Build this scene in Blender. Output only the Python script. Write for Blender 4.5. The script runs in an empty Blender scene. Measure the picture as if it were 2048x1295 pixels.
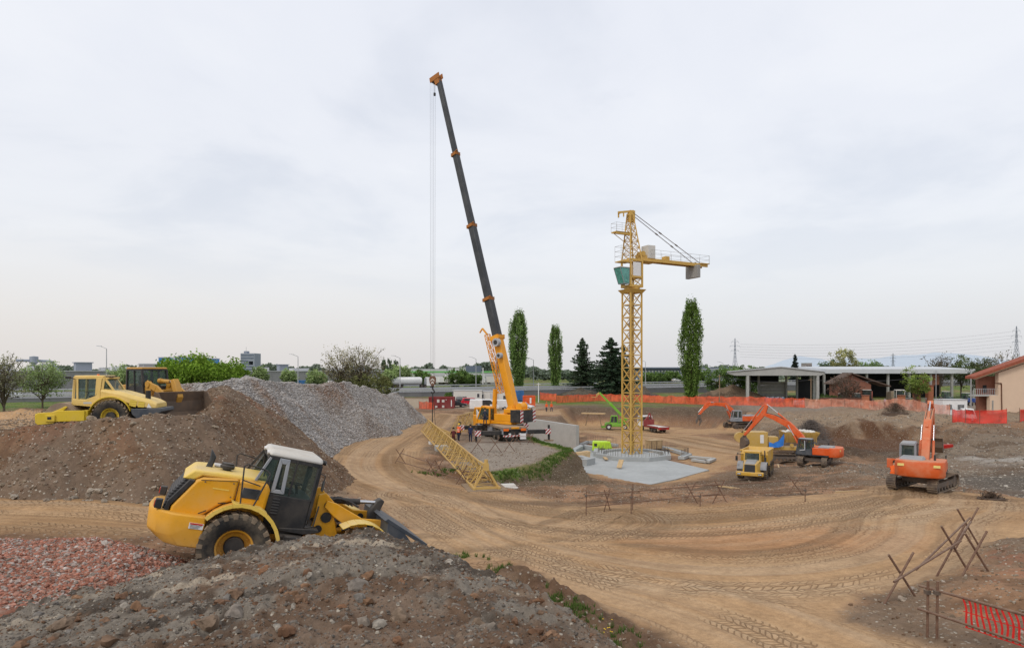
import bpy, bmesh, math, random
import numpy as np
from mathutils import Vector, Matrix
PI = math.pi
rad = math.radians
SC = bpy.context.scene
COL = SC.collection
F, CX, HY, H = 1300.0, 1024.0, 742.0, 7.5          # focal (px of the 2048 wide photo), centre, horizon row, eye height

def at(px, py, Y):                                  # survey point: photo pixel + distance -> world
 return Vector(((px - CX) / F * Y, Y, H - (py - HY) / F * Y))
def gz(px, py, z=0.0):                              # survey point: photo pixel + known level -> world
 Y = (H - z) * F / (py - HY)
 return Vector(((px - CX) / F * Y, Y, z))

# ------------------------------------------------------------------ object bookkeeping
def tag(o, label=None, cat=None, group=None, kind=None):
 if label: o['label'] = label
 if cat: o['category'] = cat
 if group: o['group'] = group
 if kind: o['kind'] = kind
 return o
def thing(name, label, cat, loc=(0, 0, 0), rz=0.0, group=None, pitch=0.0, roll=0.0, scale=1.0):
 o = bpy.data.objects.new(name, None)
 COL.objects.link(o)
 o.empty_display_size = 0.3
 o.location = loc
 o.rotation_euler = (roll, pitch, rz)
 o.scale = (scale,) * 3
 return tag(o, label, cat, group)
def copy_tree(o, parent=None):
 c = o.copy(); COL.objects.link(c)
 if parent is not None:
  c.parent = parent
 for ch in list(o.children):
  copy_tree(ch, c)
 return c

class MB:                                           # mesh builder
 def __init__(s, M=None):
  s.V = []; s.Fc = []; s.M = M
 def add(s, V, Fc, M=None):
  b = len(s.V)
  for v in V:
   v = Vector(v)
   if M is not None: v = M @ v
   if s.M is not None: v = s.M @ v
   s.V.append(v)
  s.Fc += [tuple(i + b for i in f) for f in Fc]
  return s
 def box(s, x0, x1, y0, y1, z0, z1, M=None):
  V = [(x0, y0, z0), (x1, y0, z0), (x1, y1, z0), (x0, y1, z0), (x0, y0, z1), (x1, y0, z1), (x1, y1, z1), (x0, y1, z1)]
  return s.add(V, [(0, 3, 2, 1), (4, 5, 6, 7), (0, 1, 5, 4), (1, 2, 6, 5), (2, 3, 7, 6), (3, 0, 4, 7)], M)
 def hexa(s, b, t):                              # bottom quad and top quad (each 4 points, ccw from above)
  return s.add(list(b) + list(t), [(0, 3, 2, 1), (4, 5, 6, 7), (0, 1, 5, 4), (1, 2, 6, 5), (2, 3, 7, 6), (3, 0, 4, 7)])
 def prism(s, prof, y0, y1, inset=None):         # profile in (x,z), extruded along y
  n = len(prof)
  A = 0.0
  for i in range(n):
   x1, z1 = prof[i]; x2, z2 = prof[(i + 1) % n]
   A += x1 * z2 - x2 * z1
  if A < 0: prof = prof[::-1]
  V = [(x, y0, z) for x, z in prof] + [(x, y1, z) for x, z in prof]
  Fc = [tuple(range(n)), tuple(range(2 * n - 1, n - 1, -1))]
  for i in range(n):
   j = (i + 1) % n
   Fc.append((j, i, n + i, n + j))
  return s.add(V, Fc)
 def slab(s, poly, z0, z1):                      # polygon in (x,y), extruded up
  n = len(poly)
  A = sum(poly[i][0] * poly[(i + 1) % n][1] - poly[(i + 1) % n][0] * poly[i][1] for i in range(n))
  if A < 0: poly = poly[::-1]
  V = [(p[0], p[1], z0) for p in poly] + [(p[0], p[1], z1) for p in poly]
  Fc = [tuple(range(n - 1, -1, -1)), tuple(range(n, 2 * n))]
  for i in range(n):
   j = (i + 1) % n
   Fc.append((i, j, n + j, n + i))
  return s.add(V, Fc)
 def tube(s, p0, p1, r, seg=8, r2=None, cap=True):
  p0 = Vector(p0); p1 = Vector(p1); d = p1 - p0
  if d.length < 1e-6: return s
  d.normalize()
  a = d.orthogonal().normalized(); b = d.cross(a)
  if r2 is None: r2 = r
  V = []
  for i in range(seg):
   t = 2 * PI * i / seg
   V.append(p0 + (a * math.cos(t) + b * math.sin(t)) * r)
  for i in range(seg):
   t = 2 * PI * i / seg
   V.append(p1 + (a * math.cos(t) + b * math.sin(t)) * r2)
  Fc = [(i, (i + 1) % seg, seg + (i + 1) % seg, seg + i) for i in range(seg)]
  if cap: Fc += [tuple(range(seg - 1, -1, -1)), tuple(range(seg, 2 * seg))]
  return s.add(V, Fc)
 def path(s, pts, r, seg=6):
  for a, b in zip(pts[:-1], pts[1:]): s.tube(a, b, r, seg)
  return s
 def bar(s, p0, p1, w, h=None, up=(0, 0, 1)):
  p0 = Vector(p0); p1 = Vector(p1); d = (p1 - p0)
  if d.length < 1e-6: return s
  d.normalize(); h = w if h is None else h
  up = Vector(up)
  a = d.cross(up)
  if a.length < 1e-3: a = d.cross(Vector((1, 0, 0)))
  a.normalize(); b = a.cross(d)
  q = []
  for p in (p0, p1):
   for sa, sb in ((-1, -1), (1, -1), (1, 1), (-1, 1)):
    q.append(p + a * w / 2 * sa + b * h / 2 * sb)
  return s.add(q, [(0, 1, 2, 3), (7, 6, 5, 4), (0, 4, 5, 1), (1, 5, 6, 2), (2, 6, 7, 3), (3, 7, 4, 0)])
 def lathe(s, prof, c=(0, 0, 0), axis='z', seg=24, close=False, cap=True):    # prof: (r, h)
  V = []; n = len(prof)
  for r, h in prof:
   for i in range(seg):
    t = 2 * PI * i / seg
    x, y = r * math.cos(t), r * math.sin(t)
    p = {'z': (x, y, h), 'y': (x, h, y), 'x': (h, x, y)}[axis]
    V.append((p[0] + c[0], p[1] + c[1], p[2] + c[2]))
  Fc = []
  flip = axis in ('y',)
  rng = range(n) if close else range(n - 1)
  for k in rng:
   k2 = (k + 1) % n
   for i in range(seg):
    j = (i + 1) % seg
    f = (k * seg + i, k * seg + j, k2 * seg + j, k2 * seg + i)
    Fc.append(f[::-1] if flip else f)
  if not close and cap:
   if prof[0][0] > 1e-4: Fc.append(tuple(range(seg - 1, -1, -1)))
   if prof[-1][0] > 1e-4: Fc.append(tuple(range((n - 1) * seg, n * seg)))
  return s.add(V, Fc)
 def ribbon(s, pts, hs, w, y=0.0):               # box girder along (x,z) points with depths hs
  n = len(pts); up = []; dn = []
  for i, (x, z) in enumerate(pts):
   a = pts[max(i - 1, 0)]; b = pts[min(i + 1, n - 1)]
   dx, dz = b[0] - a[0], b[1] - a[1]; l = math.hypot(dx, dz)
   nx, nz = -dz / l, dx / l
   up.append((x + nx * hs[i] / 2, z + nz * hs[i] / 2)); dn.append((x - nx * hs[i] / 2, z - nz * hs[i] / 2))
  for i in range(n - 1):
   q = [up[i], up[i + 1], dn[i + 1], dn[i]]
   s.prism(q, y - w / 2, y + w / 2)
  return s
 def quad(s, a, b, c, d):
  return s.add([a, b, c, d], [(0, 1, 2, 3)])
 def put(s, name, mat, parent=None, bevel=0.0, smooth=True, loc=None, seg=2):
  me = bpy.data.meshes.new(name)
  me.from_pydata([tuple(v) for v in s.V], [], s.Fc)
  me.update()
  if smooth:
   me.shade_smooth()
   try: me.set_sharp_from_angle(angle=rad(38))
   except Exception: pass
  me.materials.append(mat)
  o = bpy.data.objects.new(name, me); COL.objects.link(o)
  if parent is not None: o.parent = parent
  if loc is not None: o.location = loc
  if bevel > 0:
   m = o.modifiers.new('bevel', 'BEVEL'); m.width = bevel; m.segments = seg
   m.limit_method = 'ANGLE'; m.angle_limit = rad(40); m.harden_normals = False
  return o

def np_mesh(name, V, Fq, mat, parent=None, smooth=True, attrs=None):
 me = bpy.data.meshes.new(name)
 n = len(V); m, k = Fq.shape
 me.vertices.add(n); me.vertices.foreach_set('co', np.ascontiguousarray(V, dtype=np.float32).ravel())
 me.loops.add(m * k); me.polygons.add(m)
 me.loops.foreach_set('vertex_index', np.ascontiguousarray(Fq, dtype=np.int32).ravel())
 me.polygons.foreach_set('loop_start', np.arange(0, m * k, k, dtype=np.int32))
 me.polygons.foreach_set('loop_total', np.full(m, k, dtype=np.int32))
 me.update(calc_edges=True)
 me.polygons.foreach_set('use_smooth', np.full(m, smooth, dtype=bool))
 if attrs:
  for an, (typ, arr) in attrs.items():
   at_ = me.attributes.new(an, typ, 'POINT')
   if typ == 'FLOAT_COLOR':
    c = np.ones((n, 4), dtype=np.float32); c[:, :3] = arr
    at_.data.foreach_set('color', c.ravel())
   elif typ == 'FLOAT_VECTOR':
    at_.data.foreach_set('vector', np.ascontiguousarray(arr, dtype=np.float32).ravel())
   else:
    at_.data.foreach_set('value', np.ascontiguousarray(arr, dtype=np.float32).ravel())
 me.materials.append(mat)
 me.validate(verbose=False)
 o = bpy.data.objects.new(name, me); COL.objects.link(o)
 if parent is not None: o.parent = parent
 return o

# ------------------------------------------------------------------ node helpers
class NT:
 def __init__(s, name):
  s.mat = bpy.data.materials.new(name); s.mat.use_nodes = True
  s.t = s.mat.node_tree; s.t.nodes.clear()
  s.out = s.t.nodes.new('ShaderNodeOutputMaterial')
 def new(s, typ, **kw):
  n = s.t.nodes.new(typ)
  for k, v in kw.items(): setattr(n, k, v)
  return n
 def link(s, a, b): s.t.links.new(a, b)
 def put(s, sock, v):
  if isinstance(v, bpy.types.NodeSocket): s.t.links.new(v, sock)
  elif isinstance(v, (tuple, list)) and len(v) == 3 and sock.type == 'RGBA': sock.default_value = (*v, 1)
  else: sock.default_value = v
 def math(s, op, a, b=None, c=None, clamp=False):
  n = s.new('ShaderNodeMath', operation=op); n.use_clamp = clamp
  s.put(n.inputs[0], a)
  if b is not None: s.put(n.inputs[1], b)
  if c is not None: s.put(n.inputs[2], c)
  return n.outputs[0]
 def mix(s, f, a, b, blend='MIX'):
  n = s.new('ShaderNodeMix', data_type='RGBA', blend_type=blend)
  s.put(n.inputs[0], f); s.put(n.inputs[6], a); s.put(n.inputs[7], b)
  return n.outputs[2]
 def noise(s, vec=None, scale=5.0, detail=4.0, rough=0.6, dist=0.0):
  n = s.new('ShaderNodeTexNoise')
  if vec is not None: s.link(vec, n.inputs['Vector'])
  n.inputs['Scale'].default_value = scale; n.inputs['Detail'].default_value = detail
  n.inputs['Roughness'].default_value = rough; n.inputs['Distortion'].default_value = dist
  return n.outputs['Fac']
 def voronoi(s, vec=None, scale=5.0, feature='F1', out='Distance'):
  n = s.new('ShaderNodeTexVoronoi', feature=feature)
  if vec is not None: s.link(vec, n.inputs['Vector'])
  n.inputs['Scale'].default_value = scale
  return n.outputs[out]
 def ramp(s, f, a, b, lo=0.0, hi=1.0):
  n = s.new('ShaderNodeMapRange'); n.clamp = True
  s.put(n.inputs[0], f)
  for i, v in zip((1, 2, 3, 4), (a, b, lo, hi)): n.inputs[i].default_value = v
  return n.outputs[0]
 def obj(s): return s.new('ShaderNodeTexCoord').outputs['Object']
 def pos(s): return s.new('ShaderNodeNewGeometry').outputs['Position']
 def attr(s, name, out='Color'):
  n = s.new('ShaderNodeAttribute'); n.attribute_name = name
  return n.outputs[out]
 def comb(s, x, y, z=0.0):
  n = s.new('ShaderNodeCombineXYZ')
  s.put(n.inputs[0], x); s.put(n.inputs[1], y); s.put(n.inputs[2], z)
  return n.outputs[0]
 def sep(s, v):
  n = s.new('ShaderNodeSeparateXYZ'); s.link(v, n.inputs[0]); return n.outputs
 def scale(s, v, k):
  n = s.new('ShaderNodeVectorMath', operation='MULTIPLY'); s.link(v, n.inputs[0]); n.inputs[1].default_value = k
  return n.outputs[0]
 def bump(s, h, strength=0.5, dist=0.02, normal=None):
  n = s.new('ShaderNodeBump'); s.put(n.inputs['Height'], h)
  n.inputs['Strength'].default_value = strength; n.inputs['Distance'].default_value = dist
  if normal is not None: s.link(normal, n.inputs['Normal'])
  return n.outputs[0]
 def bsdf(s, color, rough=0.8, metal=0.0, normal=None, spec=0.3, alpha=None, coat=0.0):
  n = s.new('ShaderNodeBsdfPrincipled')
  s.put(n.inputs['Base Color'], color); s.put(n.inputs['Roughness'], rough); s.put(n.inputs['Metallic'], metal)
  n.inputs['Specular IOR Level'].default_value = spec
  if coat: n.inputs['Coat Weight'].default_value = coat
  if normal is not None: s.link(normal, n.inputs['Normal'])
  if alpha is not None: s.put(n.inputs['Alpha'], alpha)
  s.link(n.outputs[0], s.out.inputs[0])
  return n

def paint(name, c, rough=0.45, dirt=0.35, dirtc=(0.30, 0.22, 0.14), scale=1.6, metal=0.0, spec=0.4, lowdirt=0.0):
 """machine paint: slightly faded, dust settling on upward faces, grime patches and rust chips"""
 m = NT(name); o = m.obj()
 n1 = m.noise(o, scale, 6, 0.65); n2 = m.noise(o, scale * 9, 4, 0.6); n3 = m.noise(o, scale * 0.45, 3, 0.5)
 base = m.mix(m.ramp(n1, 0.3, 0.75), tuple(x * 0.82 for x in c), tuple(min(x * 1.1, 0.92) for x in c))
 g = m.new('ShaderNodeNewGeometry'); up = m.sep(g.outputs['Normal'])[2]
 upf = m.ramp(up, 0.35, 1.0)
 d = m.math('MULTIPLY', m.ramp(n1, 0.42, 0.68), dirt)
 d2 = m.math('MULTIPLY', m.math('MULTIPLY', upf, m.ramp(n3, 0.25, 0.7)), min(1.0, dirt * 1.6))
 dd = m.math('ADD', d, d2, clamp=True)
 if lowdirt > 0:
  zz = m.sep(o)[2]
  dd = m.math('ADD', dd, m.math('MULTIPLY', m.ramp(m.math('ADD', zz, m.math('MULTIPLY', n1, 0.8)), 1.8, 0.3), lowdirt), clamp=True)
 c2 = m.mix(dd, base, dirtc)
 c3 = m.mix(m.math('MULTIPLY', m.ramp(n2, 0.66, 0.74), dirt * 0.9), c2, tuple(x * 0.35 for x in dirtc))
 m.bsdf(c3, m.ramp(dd, 0, 1, rough, 0.9), metal, m.bump(n2, 0.15, 0.004), spec)
 return m.mat
def plain(name, c, rough=0.8, var=0.25, scale=3.0, metal=0.0, bump=0.2, spec=0.25, bd=0.01):
 m = NT(name); o = m.obj()
 n1 = m.noise(o, scale, 6, 0.65)
 n2 = m.noise(o, scale * 7, 4, 0.6)
 k = m.math('ADD', m.math('MULTIPLY', n1, 0.65), m.math('MULTIPLY', n2, 0.35))
 cc = m.mix(m.ramp(k, 0.3, 0.7), tuple(x * (1 - var) for x in c), tuple(min(0.95, x * (1 + var)) for x in c))
 m.bsdf(cc, rough, metal, m.bump(n2, bump, bd), spec)
 return m.mat
def glass(name, c=(0.12, 0.16, 0.15), trans=0.45):
 m = NT(name)
 tr = m.new('ShaderNodeBsdfTransparent'); tr.inputs[0].default_value = (0.62, 0.72, 0.68, 1)
 p = m.new('ShaderNodeBsdfPrincipled'); o = m.obj()
 cc = m.mix(m.ramp(m.noise(o, 2.0, 4, 0.6), 0.35, 0.7), c, tuple(min(1, x * 1.8 + 0.03) for x in c))
 m.link(cc, p.inputs['Base Color']); p.inputs['Roughness'].default_value = 0.08; p.inputs['Specular IOR Level'].default_value = 0.8
 mx = m.new('ShaderNodeMixShader'); mx.inputs[0].default_value = 1 - trans
 m.link(tr.outputs[0], mx.inputs[1]); m.link(p.outputs[0], mx.inputs[2]); m.link(mx.outputs[0], m.out.inputs[0])
 return m.mat

# ------------------------------------------------------------------ numpy noise
def _hash(ix, iy, seed):
 h = (ix.astype(np.int64) * 374761393 + iy.astype(np.int64) * 668265263 + seed * 1442695041) & 0xFFFFFFFF
 h = ((h ^ (h >> 13)) * 1274126177) & 0xFFFFFFFF
 h = ((h ^ (h >> 16)) * 2246822519) & 0xFFFFFFFF
 return ((h ^ (h >> 15)) & 0xFFFFFF) / float(0xFFFFFF)
def vnoise(x, y, seed=0):
 x = np.asarray(x, float); y = np.asarray(y, float)
 xi = np.floor(x); yi = np.floor(y); fx = x - xi; fy = y - yi
 fx = fx * fx * fx * (fx * (fx * 6 - 15) + 10); fy = fy * fy * fy * (fy * (fy * 6 - 15) + 10)
 a = _hash(xi, yi, seed); b = _hash(xi + 1, yi, seed); c = _hash(xi, yi + 1, seed); d = _hash(xi + 1, yi + 1, seed)
 return (a + (b - a) * fx) * (1 - fy) + (c + (d - c) * fx) * fy - 0.5
def fbm(x, y, f=1.0, octv=4, seed=0, g=0.5):
 s = 0.0; a = 1.0; ca, sa = 0.8, 0.6
 for k in range(octv):
  s = s + a * vnoise(x * f, y * f, seed + k * 17)
  x, y = ca * x - sa * y + 3.7, sa * x + ca * y - 1.3
  f *= 2.03; a *= g
 return s * 2
def lumps(x, y, f, seed=0, thr=0.0):                # rounded clods (worley bumps)
 xs = x * f; ys = y * f
 xi = np.floor(xs); yi = np.floor(ys)
 best = np.full(np.shape(xs), 9.0)
 for dx in (-1, 0, 1):
  for dy in (-1, 0, 1):
   cx = xi + dx; cy = yi + dy
   px = cx + _hash(cx, cy, seed); py = cy + _hash(cx, cy, seed + 5)
   r = 0.35 + 0.75 * _hash(cx, cy, seed + 9)
   d = np.hypot(xs - px, ys - py) / r
   best = np.minimum(best, d)
 return np.sqrt(np.clip(1 - best * best, 0, 1)) / f
def sst(e0, e1, x):
 t = np.clip((x - e0) / (e1 - e0), 0, 1); return t * t * (3 - 2 * t)
def seg_dist(x, y, a, b):
 ax, ay = a[0], a[1]; dx, dy = b[0] - ax, b[1] - ay
 t = np.clip(((x - ax) * dx + (y - ay) * dy) / (dx * dx + dy * dy + 1e-9), 0, 1)
 return np.hypot(x - ax - t * dx, y - ay - t * dy), t
def poly_dist(x, y, P):                             # signed distance, negative inside
 d = np.full(np.shape(x), 1e9); ins = np.zeros(np.shape(x), bool)
 n = len(P)
 for i in range(n):
  a, b = P[i], P[(i + 1) % n]
  dd, _ = seg_dist(x, y, a, b); d = np.minimum(d, dd)
  c = ((a[1] > y) != (b[1] > y))
  with np.errstate(divide='ignore', invalid='ignore'):
   xx = (b[0] - a[0]) * (y - a[1]) / ((b[1] - a[1]) if b[1] != a[1] else 1e-9) + a[0]
  ins ^= c & (x < xx)
 return np.where(ins, -d, d)
def ridge(x, y, pts, slope, w=0.0):
 z = np.full(np.shape(x), -99.0)
 for a, b in zip(pts[:-1], pts[1:]):
  d, t = seg_dist(x, y, a, b)
  z = np.maximum(z, a[2] + (b[2] - a[2]) * t - np.maximum(d - w, 0) * slope)
 return z
def smax(a, b, k=0.4):
 h = np.clip(0.5 + 0.5 * (a - b) / k, 0, 1)
 return b + (a - b) * h + k * h * (1 - h)

# ------------------------------------------------------------------ body meshes (baked first, while the scene is small)
def bake_pose(pose):
 lean = {'stand': 0.02, 'bend': 0.62, 'look': 0.12}[pose]
 hip = Vector((0, 0, .93)); up = Vector((math.sin(lean), 0, math.cos(lean)))
 chest = hip + up * .36; neck = hip + up * .56; head = hip + up * .74 + Vector((.02, 0, 0)); crown = hip + up * .84 + Vector((.01, 0, 0))
 st = .12 if pose != 'bend' else .2
 V = [hip, hip + up * .18, chest, neck, head, crown]; R = [.15, .135, .165, .065, .098, .075]; E_ = [(0, 1), (1, 2), (2, 3), (3, 4), (4, 5)]
 parts = {0: 'b', 1: 't', 2: 't', 3: 'h', 4: 'h', 5: 'h'}
 for s in (-1, 1):
  i = len(V)
  V += [hip + Vector((0, s * .10, -.06)), Vector((st * s * .5 + .03, s * .12, .50)), Vector((st * s, s * .13, .09)), Vector((st * s + .16, s * .15, .04))]
  R += [.11, .075, .052, .045]; E_ += [(0, i), (i, i + 1), (i + 1, i + 2), (i + 2, i + 3)]
  i = len(V); sh = chest + up * .12 + Vector((0, s * .17, 0))
  if pose == 'bend': el = sh + Vector((.22, s * .08, -.18)); wr = el + Vector((.24, -s * .03, .02))
  elif pose == 'look': el = sh + Vector((.10, s * .10, -.25)); wr = el + Vector((.20, -s * .06, -.02))
  else: el = sh + Vector((-.02, s * .08, -.28)); wr = el + Vector((.10, -s * .02, -.22))
  hd = wr + (wr - el).normalized() * .09
  V += [sh, el, wr, hd]; R += [.065, .048, .035, .04]; E_ += [(2, i), (i, i + 1), (i + 1, i + 2), (i + 2, i + 3)]
  # thumb and fingers
  dd = (wr - el).normalized(); sd = dd.cross(Vector((0, 1, 0))).normalized()
  for k in range(4):
   V.append(hd + dd * .07 + sd * (.018 * (k - 1.5) * 1.6)); R.append(.010); E_.append((i + 3, len(V) - 1))
  V.append(hd + sd * .05 + dd * .01); R.append(.011); E_.append((i + 3, len(V) - 1))
 me = bpy.data.meshes.new('body'); me.from_pydata([tuple(v) for v in V], E_, []); me.update()
 o = bpy.data.objects.new('body', me); COL.objects.link(o)
 md = o.modifiers.new('skin', 'SKIN')
 for k, r in enumerate(R): me.skin_vertices[0].data[k].radius = (r, r * (1.0))
 me.skin_vertices[0].data[2].radius = (.20, .135); me.skin_vertices[0].data[0].radius = (.165, .125)
 me.skin_vertices[0].data[0].use_root = True
 o.modifiers.new('sub', 'SUBSURF').levels = 2
 dg = bpy.context.evaluated_depsgraph_get(); dg.update()
 m2 = bpy.data.meshes.new_from_object(o.evaluated_get(dg)); bpy.data.objects.remove(o)
 m2.name = 'body'; m2.materials.clear()
 wrists = [V[k] for k in range(len(V)) if R[k] == .035]; elbows = [V[k] for k in range(len(V)) if R[k] == .048]
 for p in m2.polygons:
  c = p.center; u = (c - hip).dot(up)
  if min((c - w).length for w in wrists) < .17 and min((c - w).length for w in elbows) > .23: k = 0
  elif u > .57: k = 0
  elif u > -.03 and c.z > .75: k = 4 if (.13 < u < .18 or .30 < u < .34) and abs(c.y) < .24 else 1
  elif c.z < .14: k = 3
  else: k = 2
  p.material_index = k; p.use_smooth = True
 return m2, head, crown, lean
POSES = {p: bake_pose(p) for p in ('stand', 'bend', 'look')}
# ================================================================== TERRAIN
ANCH = [(-40, 20, 3.2), (-30, 22, 2.9), (-22, 22, 2.6), (-14, 20, 2.5), (-10, 20, 2.25), (-7.5, 17, 2.3), (-4.6, 18.4, 1.45), (-9.5, 15.5, 2.7),
  (-3, 20, 0.9), (0, 18, 0.45), (-2.5, 27, 0.35), (-8.6, 35, 0.5), (-12, 33, 1.2), (-6, 24, 1.0), (-10, 26, 1.8), (-16, 26, 2.3), (-22, 28, 2.4),
  (5, 17, 0.25), (11, 16, 0.7), (14, 14, 1.2), (2, 13, 0.5), (0, 12, 0.5), (-3, 10, 1.2), (-10, 10, 2.2), (6, 10, 0.5), (12, 9, 1.4), (0, 3, 0.8), (-15, 3, 2),
  (16, 20, 0.75), (22, 24, 0.95), (20, 30, 0.45), (28, 30, 0.7), (35, 28, 0.6), (20, 10, 1.6),
  (5, 25, 0.05), (0, 33, 0), (10, 30, 0), (-1, 40, 0), (-6, 45, 0), (-14, 52, 0.1), (-17, 60, 0.2), (-8, 60, 0), (-12, 80, 0), (-8, 100, 0),
  (-15, 100, 0), (-20, 130, 0.1), (24.7, 39, 0.5), (20, 36, 0.3), (29, 36, 0.35), (16, 42, -0.15), (30.3, 65, -1.4), (21.5, 58, -1.1), (17, 50, -0.5),
  (25, 50, -0.3), (37, 60, -1.9), (41, 56, -1.7), (34, 42, -0.9), (40, 48, -1.3), (52, 78, -2.0), (62, 82, -1.2), (70, 92, 0), (80, 110, 0), (60, 102, -0.1), (50, 60, -0.9), (60, 60, 0.2),
  (47, 85, -2.3), (52, 98, -0.9), (47, 112, 0), (40, 92, -2.6), (2, 46, -0.7), (3, 50, -1.0), (6, 52, -1.5), (6, 46, -0.6), (7, 39, -0.1), (12, 42, -0.2),
  (9, 120, 0), (0, 115, -0.2), (20, 145, 0), (40, 142, 0), (0, 150, 0), (80, 150, 0), (-40, 90, 0.6), (-60, 60, 1.6), (-45, 45, 2.5), (-30, 70, 0.6),
  (-105, 125, 1.3), (-60, 155, 1.7), (-28, 190, 2.2), (30, 235, 2.3), (100, 300, 2.3), (250, 400, 2), (-160, 100, 1.2), (-40, 170, 1.9), (-22, 163, 2.0), (20, 190, 2.0), (70, 220, 0.4),
  (-100, 220, 1.5), (-20, 260, 1.5), (40, 330, 1.5), (120, 170, 0), (200, 250, 0), (0, 500, 0), (300, 600, 0), (-300, 500, 0), (600, 900, 0), (-600, 900, 0), (0, 1500, 0), (1500, 3000, 0), (-1500, 3000, 0), (0, 4000, 0)]
def warp(x, y): return np.stack([np.asarray(x) / (np.asarray(y) + 18.0) * 2.2, np.log(np.asarray(y) + 18.0) * 2.2], -1)
_A = np.array(ANCH, float); _W = warp(_A[:, 0], _A[:, 1])
_R = np.linalg.norm(_W[:, None] - _W[None], axis=-1) + np.eye(len(_A)) * -0.012
_C = np.linalg.solve(_R, _A[:, 2] - 0.3)
def base_z(x, y):
 x = np.asarray(x, float); y = np.asarray(y, float)
 sh = x.shape; w = warp(x, np.maximum(y, -8)).reshape(-1, 2); out = np.zeros(len(w))
 for i in range(len(_C)):
  out += _C[i] * np.hypot(w[:, 0] - _W[i, 0], w[:, 1] - _W[i, 1])
 return np.clip(out.reshape(sh) + 0.3, -3.4, 5)
PIT = [(7.4, 69.5), (13.4, 61.8), (22.3, 71.5), (25.6, 78), (35, 98), (40.8, 119), (38.3, 131), (13.5, 133), (11.8, 118), (9.8, 96), (9.4, 93.5), (1.2, 107), (2.4, 92), (5, 76)]
DIG = [(41, 77), (47, 75), (57, 83), (63, 91), (57, 97), (49, 97), (43, 92)]
PLAT = [(-12, 60), (-9, 50), (-1.4, 47.3), (2.5, 52), (5.3, 60), (3.8, 66), (2.0, 71), (0.7, 83), (-12, 90)]
def ground_z(x, y, detail=True):
 x = np.asarray(x, float); y = np.asarray(y, float)
 z = base_z(x, y)
 wx = x + fbm(x, y, 0.12, 3, 5) * 1.6; wy = y + fbm(x, y, 0.12, 3, 9) * 1.6
 # crane platform
 pd = poly_dist(wx * 0.4 + x * 0.6, wy * 0.4 + y * 0.6, PLAT)
 z = np.where((y > 40) & (y < 100) & (x < 12) & (x > -6), np.maximum(z, np.minimum(0.12, 0.12 - pd * 1.25)), z)
 # pit
 d = poly_dist(wx * 0.5 + x * 0.5, wy * 0.5 + y * 0.5, PIT)
 sl = 0.155 + 1.1 * sst(78, 118, y)
 sl = np.where(x < 6.5, 1.2, sl)
 zp = -3.5 + np.maximum(d, 0) * sl
 z = np.minimum(z, zp)
 dg = poly_dist(wx * .7 + x * .3, wy * .7 + y * .3, DIG)
 z = np.minimum(z, -2.75 + np.maximum(dg, 0) * .85)
 if detail:
  r = road_mask(x, y)
  rough = 1 - 0.85 * r
  far = sst(150, 110, y)
  infl = sst(0, 3, d + 2.0)
  z = z + far * rough * infl * (fbm(x, y, 0.35, 4, 3) * 0.13 + fbm(x, y, 2.2, 3, 21) * 0.035)
  bank = far * infl * sst(0.3, 0.8, 1 - r) * sst(62, 75, y) * sst(24, 34, x)
  z = z + bank * (fbm(x, y, 0.13, 4, 31) * 0.75 + fbm(x, y, .5, 3, 33) * .22)
  z = z + far * infl * (1 - r) * lumps(x, y, 2.6, 7) * 0.10
   # rut ridges
  for (u, v, w) in (trk(x, y, 0), trk(x, y, 1)):
   z = z + w * (fbm(u * 1.0, v * 0.01 + 7.7, 1.3, 4, 77) * 0.06)
  # earth bund beside the foreground heap, crumbling edge of the carriageway
  e, t = seg_dist(x, y, (0.2, 22.2), (3.5, 16.9))
  z = z + (0.20 + 0.30 * fbm(x, y, 1.3, 5, 41) + lumps(x, y, 4.5, 43) * .5) * np.exp(-(e / 0.75) ** 2)
  e2, t = seg_dist(x, y, (13.5, 13), (21, 25))
  z = z + 0.25 * np.exp(-(np.maximum(e2 - 1.5, 0) / 1.5) ** 2) * sst(0, 1, 1 - r)
 return z

# tracks driven through the site: (centreline, half width)
PATHS0 = [([(-13.5, 112), (-13, 90), (-13.2, 72), (-12.8, 60), (-11, 50), (-7.5, 42), (-2, 36), (4, 32.5), (11, 32.5), (18, 35), (24, 37), (32, 35), (45, 28)], 4.6),
    ([(-4, 34), (-1.5, 28.5), (2.0, 24), (5.6, 20.3), (7.6, 16.5), (8.2, 11)], 2.5)]
PATHS1 = [([(-40, 22), (-28, 22.5), (-18, 23.8), (-11, 23.5), (-5, 24.5), (1, 28), (5, 33)], 3.6),
    ([(-5, 38), (-1, 30), (3.5, 26.3), (8.5, 24.2), (13, 25), (16.5, 28), (19, 31.5), (23, 35), (26, 40)], 3.7),
    ([(-3, 120), (8, 121), (14, 124), (20, 116), (27, 108), (30, 98), (33, 90)], 6.0)]
def _smooth(P, k=8):
 out = []
 n = len(P)
 for i in range(n - 1):
  p0 = np.array(P[max(i - 1, 0)]); p1 = np.array(P[i]); p2 = np.array(P[i + 1]); p3 = np.array(P[min(i + 2, n - 1)])
  for j in range(k):
   t = j / k
   out.append(0.5 * ((2 * p1) + (-p0 + p2) * t + (2 * p0 - 5 * p1 + 4 * p2 - p3) * t * t + (-p0 + 3 * p1 - 3 * p2 + p3) * t ** 3))
 out.append(np.array(P[-1], float))
 return out
PATHS0 = [(_smooth(p), w) for p, w in PATHS0]; PATHS1 = [(_smooth(p), w) for p, w in PATHS1]
_cache = {}
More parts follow.
